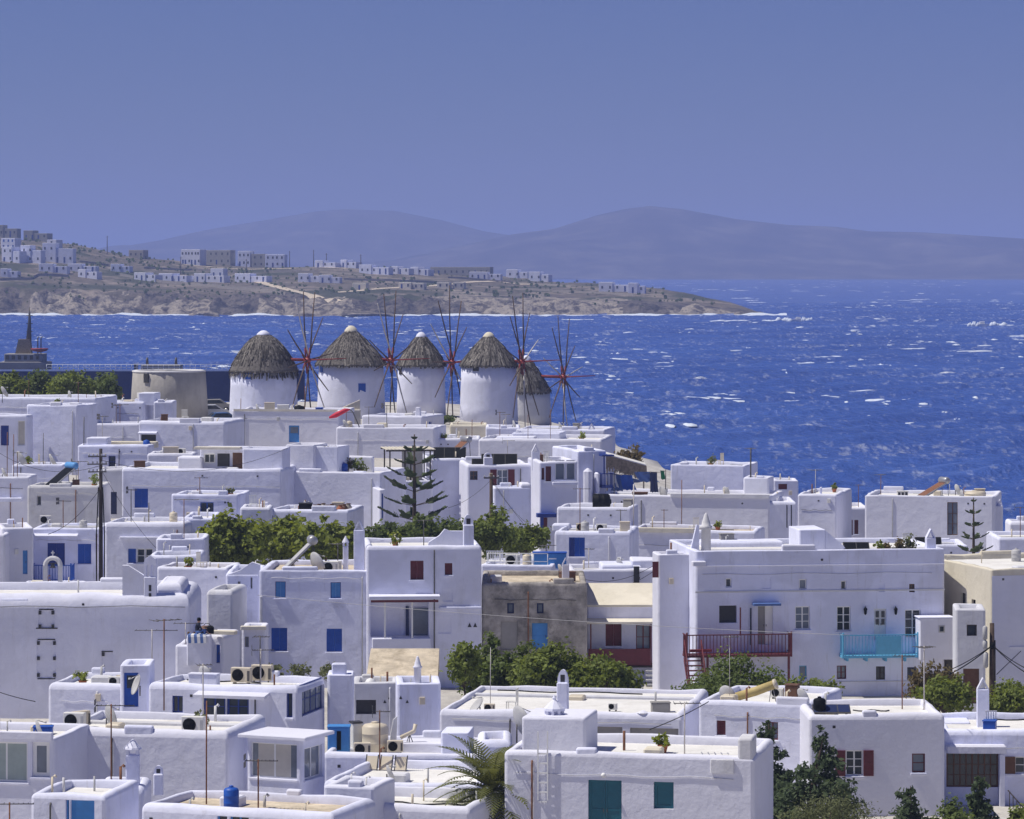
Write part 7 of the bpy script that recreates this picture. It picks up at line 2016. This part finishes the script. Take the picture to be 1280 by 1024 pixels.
# pergola of pale slats beside the pine
def pergola():
    u0, u1 = z1b.u_at(485), z1b.u_at(543, .2); zt = z1b.z_at(563, u0, 0); x, y = z1b.xy(0, 0)
    t = thing('pergola', 'pergola with pale slatted roof on dark posts beside the pine', 'pergola', (x, y, z1b.zb), z1b.yaw)
    for i in range(14):
        a = u0 + (u1 - u0) * i / 13; m = MB(); m.box(a - .09, a + .09, .2, 4.8, zt, zt + .06); m.build('roof_slat', 'cream', t)
    for yy in (.4, 4.5): m = MB(); m.box(u0 - .1, u1 + .1, yy, yy + .1, zt - .12, zt - .002); m.build('beam', 'wood_dark', t)
    for a in (u0 + .2, (u0 + u1) / 2, u1 - .3):
        for yy in (.4, 4.5): m = MB(); m.box(a - .05, a + .05, yy, yy + .1, z1b.rz, zt - .122); m.build('post', 'wood_dark', t)
    m = MB(); m.box(u0 + 1.6, u1 - .4, 4.62, 4.7, z1b.rz, zt - .2); m.build('back_screen', 'dish_grey', t)
pergola()
# reed canopy over the sea side
def reed():
    s = .0655; x0, x1 = (756 - 640) * s, (808 - 640) * s; y = F * s; zt = H - (567 - Y0) * s; zb_ = gnd(x0, y)
    t = thing('reed_canopy', 'brown reed canopy sloping toward the sea below a white coping', 'canopy', (x0, y, zb_), 0)
    w = x1 - x0; h = zt - zb_
    m = MB(); m.add([(0, 0, h), (w, .5, h - .95), (w, 4, h - .95), (0, 4, h), (0, 0, h - .1), (w, .5, h - 1.05), (w, 4, h - 1.05), (0, 4, h - .1)], [(0, 1, 2, 3), (4, 7, 6, 5), (0, 4, 5, 1), (1, 5, 6, 2), (2, 6, 7, 3), (3, 7, 4, 0)]); m.build('roof', 'screed', t)
    g = np.random.RandomState(8); Q = []
    for i in range(420):
        u = g.uniform(0, w); f = u / w; zz = h - .1 - .95 * f; l = g.uniform(.5, 1.3)
        Q.append([[u, -.02 + .5 * f, zz], [u + .05, -.02 + .5 * f, zz], [u + .05 + g.uniform(-.05, .05), -.05 + .5 * f, zz - l], [u + g.uniform(-.05, .05), -.05 + .5 * f, zz - l]])
    o = quads('reeds', np.array(Q), 'thatch_tan', t); o['kind'] = 'stuff'
    for u in (.2, w * .5, w - .2):
        m = MB(); m.tube([(u, .6, -.3), (u, .6, h - .1 - .95 * u / w)], .06, 6); m.build('post', 'wood_grey', t)
reed()
tree_at(770, 806, 557, 580, .069, 'dry brown bush on the shore behind the reed canopy', 3, 'leaf_dry', 900, .16, 71, dep=2, name='bush', cat='shrub')
tree_at(540, 568, 521, 545, .084, 'dark green bush at the foot of the plain windmill', 3, 'leaf_dark', 900, .16, 72, dep=2, name='bush', cat='shrub')
tree_at(280, 292, 538, 562, .074, 'small bright green bush squeezed beside the parked cars', 2, 'leaf_bright', 600, .14, 73, dep=1.5, name='bush', cat='shrub')
# washing on the line
def wash(px, v, w, h, mt, label, sw=0.0, hang=1.75):
    p = Vector(y1.on(px, v)); t = thing('laundry', label, 'laundry', p, 0)
    m = MB(); n = 8; vs = []; fs = []
    for j in range(5):
        for i in range(n + 1):
            f = j / 4; vs.append((-w / 2 + w * i / n + sw * f * f + .03 * math.sin(i * 1.3 + j), .09 * f * math.sin(i * 1.7 + px), hang - h * f + .05 * math.sin(i * 2.2) * f))
    for j in range(4):
        for i in range(n): fs.append((j * (n + 1) + i, j * (n + 1) + i + 1, (j + 1) * (n + 1) + i + 1, (j + 1) * (n + 1) + i))
    m.add(vs, fs, True); m.build('cloth', mt, t)
    for x in (-w * .4, w * .4):
        m = MB(); m.box(x - .02, x + .02, -.03, .03, hang - .06, hang + .05); m.build('peg', 'plastic_cream', t)
wash(764, 2.0, .8, 1.0, 'cloth_white', 'white cloth drying beside the blue balcony', .2); wash(774, 2.2, .9, 1.3, 'cloth_blue', 'pale blue sheet drying next to the white cloth', -.2); wash(783, 2.0, 1.0, 1.2, 'blue', 'bright blue cloth on the washing line', .3)
wash(804, 2.0, 1.4, .8, 'cloth_blue', 'dull blue sheet blowing near the white satellite dish', .6, 2.0); wash(817, 2.0, .6, 1.6, 'navy', 'dark blue trousers hanging near the satellite dish', .05, 2.0); wash(828, 2.2, .35, .7, 'cloth_green', 'small green cloth at the end of the washing line', .1, 2.1)
m = MB(); a = Vector(y1.on(756, 2.0)); b = Vector(y1.on(832, 2.0))
m.tube([a, a + Vector((0, 0, 2.0))], .04, 5); m.tube([b, b + Vector((0, 0, 2.2))], .04, 5); m.tube([a + Vector((0, 0, 1.8)), (a + b) / 2 + Vector((0, 0, 1.72)), b + Vector((0, 0, 2.05))], .015, 4); tag(m.build('washing_line', 'metal_dark'), 'washing line between two posts on the long wall roof', 'washing line')
crate(y1.on(800, 1.2), 0, 1.2, .6, .4, 'low brown bench under the washing line', 'brown', 'brown', 'bench', 'bench')
# red folded parasol by the lean-to
t = thing('parasol', 'red folded parasol lying slanted beside the pinkish lean-to', 'parasol', b4.on(418, 2.5), R(-8))
m = MB(); m.tube([(-1.5, 0, 1.05), (-.9, 0, 1.3), (0, 0, 1.75), (.45, 0, 1.85)], [.1, .24, .2, .05], 8); m.build('canopy', 'red_bright', t); m = MB(); m.tube([(.4, 0, 1.85), (.7, 0, 1.6), (1.3, 0, .3), (1.3, 0, 0)], .05, 6); m.build('pole', 'metal_dark', t); m = MB(); m.lathe([(.35, 0), (.35, .08), (.1, .12)], 12, (1.3, 0, 0)); m.build('base', 'dark', t)
gable(pk, [(425, 516), (450, 516), (450, 500), (425, 511)], .3, .8, 'lean_to_slope', 'cream')

# ================================================================== poles and cables
pL = pole((W(126, 0, .0522).x, F * .0522, gnd(W(126, 0, .0522).x, F * .0522)), H - (561 - Y0) * .0522 - gnd(W(126, 0, .0522).x, F * .0522), 'tall black utility pole bristling with insulators beside blue doors', .15, ((7.4, 1.5, 20), (7.9, 1.3, 20), (6.9, 1.4, 70)) if False else (), 'wood_dark')
_h = H - (561 - Y0) * .0522 - gnd(W(126, 0, .0522).x, F * .0522)
for (z, ln, ang) in ((_h - .5, 1.2, 15), (_h - 1.0, 1.3, 15), (_h - 1.5, 1.2, 15)):
    Mx = Matrix.Translation((-.25, 0, z)) @ Matrix.Rotation(R(ang), 4, 'Z'); m = MB(); m.box(-ln / 2, ln / 2, -.17, -.11, -.04, .04, Mx); a_ = m.build('crossarm', 'metal_dark', pL)
    for k in range(5): m = MB(); m.lathe([(.02, .04), (.055, .06), (.06, .13), (.03, .18)], 8, (-ln / 2 + .06 + (ln - .12) * k / 4, -.14, 0), True, Mx); m.build('insulator', 'dish_grey', a_)
for dx in (-.28, .26): m = MB(); m.tube([(dx * .5, -.1, _h * .78), (dx, -.15, _h * .5), (dx * .9, -.12, .3)], .04, 5); m.build('cable_drop', 'black', pL)
pM = pole((W(614, 0, .0562).x, F * .0562, gnd(W(614, 0, .0562).x, F * .0562)), H - (592 - Y0) * .0562 - gnd(W(614, 0, .0562).x, F * .0562), 'brown wooden utility pole in front of the red shuttered house', .16, ((H - (592 - Y0) * .0562 - gnd(W(614, 0, .0562).x, F * .0562) - .3, 1.1, 10),))
pR = pole((W(1240, 0, .0422).x, F * .0422, gnd(W(1240, 0, .0422).x, F * .0422)), H - (779 - Y0) * .0422 - gnd(W(1240, 0, .0422).x, F * .0422), 'dark wooden utility pole beside the cream annexe with looped cables', .17)
_hr = H - (779 - Y0) * .0422 - gnd(W(1240, 0, .0422).x, F * .0422)
for (px, y0_, y1_) in ((1231, 782, 800), (1231, 800, 812), (1232, 815, 835)):
    m = MB(); dx = (px - 1240) * .0422; m.lathe([(.05, 0), (.13, .08), (.13, (y1_ - y0_) * .0422 - .08), (.05, (y1_ - y0_) * .0422)], 10, (dx, -.1, _hr - (y1_ - 779) * .0422)); m.build('cable_box', 'dish_grey', pR)
m = MB(); m.lathe([(.1, 0), (.16, .1), (.14, .3), (.05, .36)], 8, (.02, -.16, _hr - 1.35)); m.build('junction_box', 'black', pR)
m = MB(); m.tube([(.1, 0, _hr - .9), (.1, -.1, 1.0)], .09, 6); m.build('conduit', 'wood_dark', pR)
top = Vector((W(1240, 0, .0422).x, F * .0422 - .2, H - (806 - Y0) * .0422))
cable(top, W(1176, 848, .0425), 'thick cable dropping from the annexe pole to the oriel', .15, .03); cable(top, W(1186, 838, .0428), 'second thick cable dropping from the annexe pole', .1, .025)
cable(top, W(1300, 850, .0415), 'cable running from the annexe pole past the green shutter', .2, .03); cable(top, W(1300, 842, .0415), 'upper cable running from the annexe pole past the green shutter', .2, .025); cable(W(1246, 843, .0420), W(1276, 814, .0440), 'diagonal stay from the annexe pole to the corner house', .0, .03)
cable(W(322, 744, .0455), W(1062, 794, .0440), 'very long thin pale cable spanning the middle row of houses', .25, .012, 'dish_grey', n=30)
pt = Vector((W(126, 0, .0522).x, F * .0522, H - (575 - Y0) * .0522))
cable(W(126, 610, .0522), W(60, 668, .0545), 'cable from the black pole down to the blue door house', .5, .02); cable(W(126, 582, .0522), W(-10, 560, .062), 'cable from the black pole over the far left roofs', 1.0, .015); cable(W(128, 590, .0522), W(200, 690, .0535), 'cable from the black pole to the dark window panes', .4, .015)
cable(W(126, 575, .0522), W(360, 560, .0600), 'long drooping cable from the black pole across the broad white house', 1.2, .014)
cable(W(614, 600, .0562), W(560, 635, .0610), 'cable from the wooden pole to the lilac wall', .3, .014); cable(W(614, 600, .0562), W(660, 655, .0590), 'cable from the wooden pole to the low balcony wall', .3, .014); cable(W(614, 598, .0562), W(720, 720, .0512), 'cable from the wooden pole to the walled yard', .6, .014)
cable(W(722, 722, .0512), W(820, 705, .0500), 'drooping cable along the lilac walled yard', .6, .014); cable(W(722, 730, .0512), W(820, 712, .0500), 'lower drooping cable along the lilac walled yard', .7, .014)
cable(W(812, 912, .0362), W(886, 877, .0364), 'dark cable from the broad roof up to the red window house', .08, .02); cable(W(-10, 862, .040), W(44, 877, .0372), 'dark cable crossing the corner of the church wall', .05, .02)

# ================================================================== the seated figure
def person():
    s = .0424; base = Vector(tr.on(250, .6)); base.z = tr.zb + tr.h
    base = Vector((W(246, 0, s).x, F * s, H - (793 - Y0) * s))
    t = thing('person', 'person in dark top sitting on striped cloth, arm stretched out', 'person', base, 0)
    J = {'pelvis': (0, 0, .12), 'waist': (.01, .02, .30), 'chest': (.05, .02, .48), 'neck': (.09, .0, .62), 'head': (.12, -.01, .70), 'crown': (.14, -.01, .80),
         'hipL': (.03, -.11, .12), 'kneeL': (.40, -.16, .30), 'ankL': (.46, -.18, -.08), 'toeL': (.60, -.20, -.12), 'hipR': (.03, .11, .12), 'kneeR': (.42, .14, .22), 'ankR': (.62, .15, .0), 'toeR': (.74, .15, -.02),
         'shL': (.07, -.19, .54), 'elL': (.25, -.24, .40), 'wrL': (.43, -.18, .45), 'haL': (.51, -.16, .46), 'shR': (.07, .19, .54), 'elR': (.16, .24, .32), 'wrR': (.36, .18, .30), 'haR': (.44, .16, .30)}
    E = [('pelvis', 'waist'), ('waist', 'chest'), ('chest', 'neck'), ('neck', 'head'), ('head', 'crown'), ('pelvis', 'hipL'), ('hipL', 'kneeL'), ('kneeL', 'ankL'), ('ankL', 'toeL'), ('pelvis', 'hipR'), ('hipR', 'kneeR'), ('kneeR', 'ankR'), ('ankR', 'toeR'), ('chest', 'shL'), ('shL', 'elL'), ('elL', 'wrL'), ('wrL', 'haL'), ('chest', 'shR'), ('shR', 'elR'), ('elR', 'wrR'), ('wrR', 'haR')]
    Rd = dict(pelvis=.14, waist=.12, chest=.135, neck=.055, head=.09, crown=.085, hipL=.1, kneeL=.065, ankL=.045, toeL=.035, hipR=.1, kneeR=.065, ankR=.045, toeR=.035, shL=.065, elL=.045, wrL=.03, haL=.03, shR=.065, elR=.045, wrR=.03, haR=.03)
    names = list(J); me = bpy.data.meshes.new('body'); me.from_pydata([J[k] for k in names], [(names.index(a), names.index(b)) for a, b in E], [])
    o = bpy.data.objects.new('body', me); COL.objects.link(o); o.parent = t
    sk_ = o.modifiers.new('skin', 'SKIN'); sb = o.modifiers.new('sub', 'SUBSURF'); sb.levels = sb.render_levels = 2
    for i, k in enumerate(names):
        v = me.skin_vertices[0].data[i]; v.radius = (Rd[k], Rd[k]); v.use_root = (k == 'pelvis')
    dg = bpy.context.evaluated_depsgraph_get(); m2 = bpy.data.meshes.new_from_object(o.evaluated_get(dg)); o.modifiers.clear(); o.data = m2
    m2.materials.clear(); [m2.materials.append(MATS[k]) for k in ('skin', 'cloth_dark', 'cloth_blue')]
    for p in m2.polygons:
        c = p.center; p.use_smooth = True
        p.material_index = 0
        if .2 < c.z < .63 and c.x < .27: p.material_index = 1
        elif c.z <= .32 and c.x < .5 and not (c.x > .3 and abs(c.y) > .12 and c.z > .29): p.material_index = 2
    m = MB(); m.lathe([(.02, -.09), (.10, -.06), (.115, .02), (.09, .09), (.03, .115)], 12, (.115, .0, .78)); m.build('hair', 'black', t)
    # five fingers and a thumb at each hand
    for (hx, hy, hz_) in ((.53, -.16, .46), (.46, .16, .30)):
        m = MB()
        for k in range(4): m.tube([(hx, hy - .03 + .02 * k, hz_ + .008), (hx + .045, hy - .032 + .021 * k, hz_), (hx + .07 - .008 * abs(k - 1), hy - .033 + .022 * k, hz_ - .025)], .009, 5)
        m.tube([(hx - .03, hy + .03, hz_ - .01), (hx + .02, hy + .05, hz_ - .03)], .010, 5); m.build('fingers', 'skin', t)
    cl_ = thing('striped_cloth', 'blue and white striped cloth spread under the seated figure', 'cloth', base + Vector((0, 0, 0)), 0)
    for i in range(6):
        m = MB(); y0_ = -.5 + i * .03
        a = -.45 + i * .16
        m.add([(a, -.42, .012), (a + .16, -.42, .012), (a + .16, .35, .012), (a, .35, .012), (a + .02, -.47, -.1), (a + .18, -.47, -.1), (a + .05, -.50, -.42), (a + .2, -.50, -.42)], [(0, 1, 2, 3), (4, 5, 1, 0), (6, 7, 5, 4)]); m.build('stripe', 'cloth_blue' if i % 2 == 0 else 'cloth_white', cl_)
    pl_ = thing('terrace_seat', 'low white plastered seat under the striped cloth', 'bench', base, 0); m = MB(); m.box(-.5, .75, -.40, .5, -1.6, -.001, bev=.06); m.build('block', 'white', pl_)
    bg_ = thing('bag', 'black bag on the white ledge beside the seated figure', 'bag', (W(259, 0, .0432).x, F * .0432, H - (792 - Y0) * .0432), 0); m = MB(); m.box(-.36, .36, -.2, .2, -.0, .42, bev=.09); m.build('body', 'black', bg_); m = MB(); m.tube([(-.2, -.1, .4), (-.1, -.1, .55), (.1, -.1, .55), (.2, -.1, .4)], .02, 5); m.build('handle', 'black', bg_)
person()

# ================================================================== parked cars by the windmills
def car(px, s, label, body, rz=0.0):
    x = (px - 640) * s; y = F * s; z = gnd(x, y)
    t = thing('parked_car', label, 'car', (x, y, z), rz)
    pr_ = [(-2.0, .35), (-2.05, .75), (-1.9, .95), (-1.25, 1.0), (-.75, 1.45), (.65, 1.48), (1.35, 1.0), (1.95, .88), (2.05, .6), (2.0, .35)]
    m = MB(); m.prism(pr_, -.8, .8); m.build('body', body, t)
    for sg in (-1, 1):
        m = MB(); m.prism([(-1.05, 1.03), (-.68, 1.38), (.55, 1.40), (1.1, 1.03)], .801 * sg, .815 * sg); m.build('side_window', 'glass', t)
    m = MB(); m.add([(-1.27, -.68, 1.03), (-1.27, .68, 1.03), (-.80, .62, 1.44), (-.80, -.62, 1.44)], [(0, 1, 2, 3)]); m.v = [(v_[0] - .015, v_[1], v_[2] + .01) for v_ in m.v]; m.build('rear_window', 'glass', t)
    m = MB(); m.add([(1.33, -.68, 1.04), (1.33, .68, 1.04), (.69, .62, 1.47), (.69, -.62, 1.47)], [(0, 3, 2, 1)]); m.v = [(v_[0] + .015, v_[1], v_[2] + .012) for v_ in m.v]; m.build('windscreen', 'glass', t)
    for xx in (-1.25, 1.3):
        for yy in (-.78, .78):
            Mx = Matrix.Translation((xx, yy, .32)) @ Matrix.Rotation(R(90), 4, 'X'); m = MB(); m.lathe([(.2, -.1), (.32, -.1), (.32, .1), (.2, .1)], 18, (0, 0, 0), True, Mx); w_ = m.build('wheel', 'rubber', t); m = MB(); m.lathe([(.2, -.105), (.05, -.11), (.05, .11), (.2, .105)], 12, (0, 0, 0), True, Mx); m.build('rim', 'metal', w_)
    for yy in (-.6, .6):
        m = MB(); m.box(2.0, 2.06, yy - .15, yy + .15, .62, .78); m.build('headlight', 'plastic_white', t); m = MB(); m.box(-2.07, -2.0, yy - .12, yy + .12, .65, .85); m.build('tail_light', 'red', t)
    return t
car(262, .0850, 'white car parked highest, nearest the grey tower', 'car_white', R(12)); car(276, .0810, 'blue grey car parked beside the white block house', 'car_blue', R(18)); car(268, .0885, 'grey parked car half hidden behind the white car', 'house_grey', R(5))

# ================================================================== what else stands on the roofs, one or two to a house
def short(lab, n=9):
    w = lab.split()[:n]
    while w and w[-1].strip(',') in ('with', 'and', 'a', 'an', 'the', 'of', 'on', 'its', 'beside', 'behind', 'under', 'over', 'below', 'by', 'two', 'one', 'in', 'at', 'to', 'under', 'before', 'above', 'blue', 'red', 'white', 'dark', 'very', 'small', 'rounded', 'bright', 'large', 'deep', 'black', 'single', 'pale', 'tilted', 'broad', 'wide', 'roof', 'big', 'tall', 'low', 'shaded', 'slit', 'potted', 'flower', 'first', 'plain', 'far', 'long', 'round'): w.pop()
    return ' '.join(w).rstrip(',')
_g = random.Random(21)
_hs = [t1, t2, t4, t5, t6, t7, t8, t9, t10, b3, b4, b1, b2, z0, z01, zr, zq, z2, z3, z4, y2, y1, y5, y7, y8, x0_, x1, x2, x3, l1, l2, l3, l5, l6, v1, v3, w1, ru, rt, lb, rb, c1, c3, c4, c5, c7, d1, d2, d3, d4, e1, e2, e3, e4]
for i, hs in enumerate(_hs):
    if hs.w < 2.5 or hs.dep < 2: continue
    lab = short(hs.root['label'])
    for j in range(2):
        u = _g.uniform(.6, hs.w - .6); v = _g.uniform(.6, max(.7, hs.dep - .6)); x, y = hs.xy(u, v); p = (x, y, hs.zb + hs.rz)
        k = (i + j * 2) % 7
        if k in (0, 3): antenna(p, _g.uniform(1.3, 2.6), 'thin comb aerial on top of the ' + lab, _g.uniform(50, 120), _g.choice(['yagi', 'vhf']), boom=_g.uniform(.6, 1.3), mastm=_g.choice(['rust', 'metal_dark', 'spoke_pale']))
        elif k == 1: plant_pot(p, 'clay pot plant on top of the ' + lab, .2, .32, _g.choice(['leaf_mid', 'leaf_olive', 'leaf_bright']), 'terracotta', _g.uniform(.2, .4), n=160)
        elif k == 2: dish(p, _g.uniform(45, 80), 'small pale dish on top of the ' + lab, _g.uniform(.32, .5), .4, _g.uniform(15, 30))
        elif k == 4: crate(p, hs.yaw + _g.uniform(-.4, .4), _g.uniform(.5, .9), .5, _g.uniform(.4, .7), 'old storage chest on top of the ' + lab, _g.choice(['plastic_cream', 'blue', 'house_grey', 'brown']))
        elif k == 5: barrel(p, 'upright drum on top of the ' + lab, .28, _g.uniform(.6, .9), _g.choice(['blue', 'dish_grey', 'black', 'plastic_cream']))
        elif k == 6: chair(p, _g.uniform(0, 6), 'plastic chair on top of the ' + lab, _g.choice(['white_paint', 'plastic_white', 'plastic_cream']))
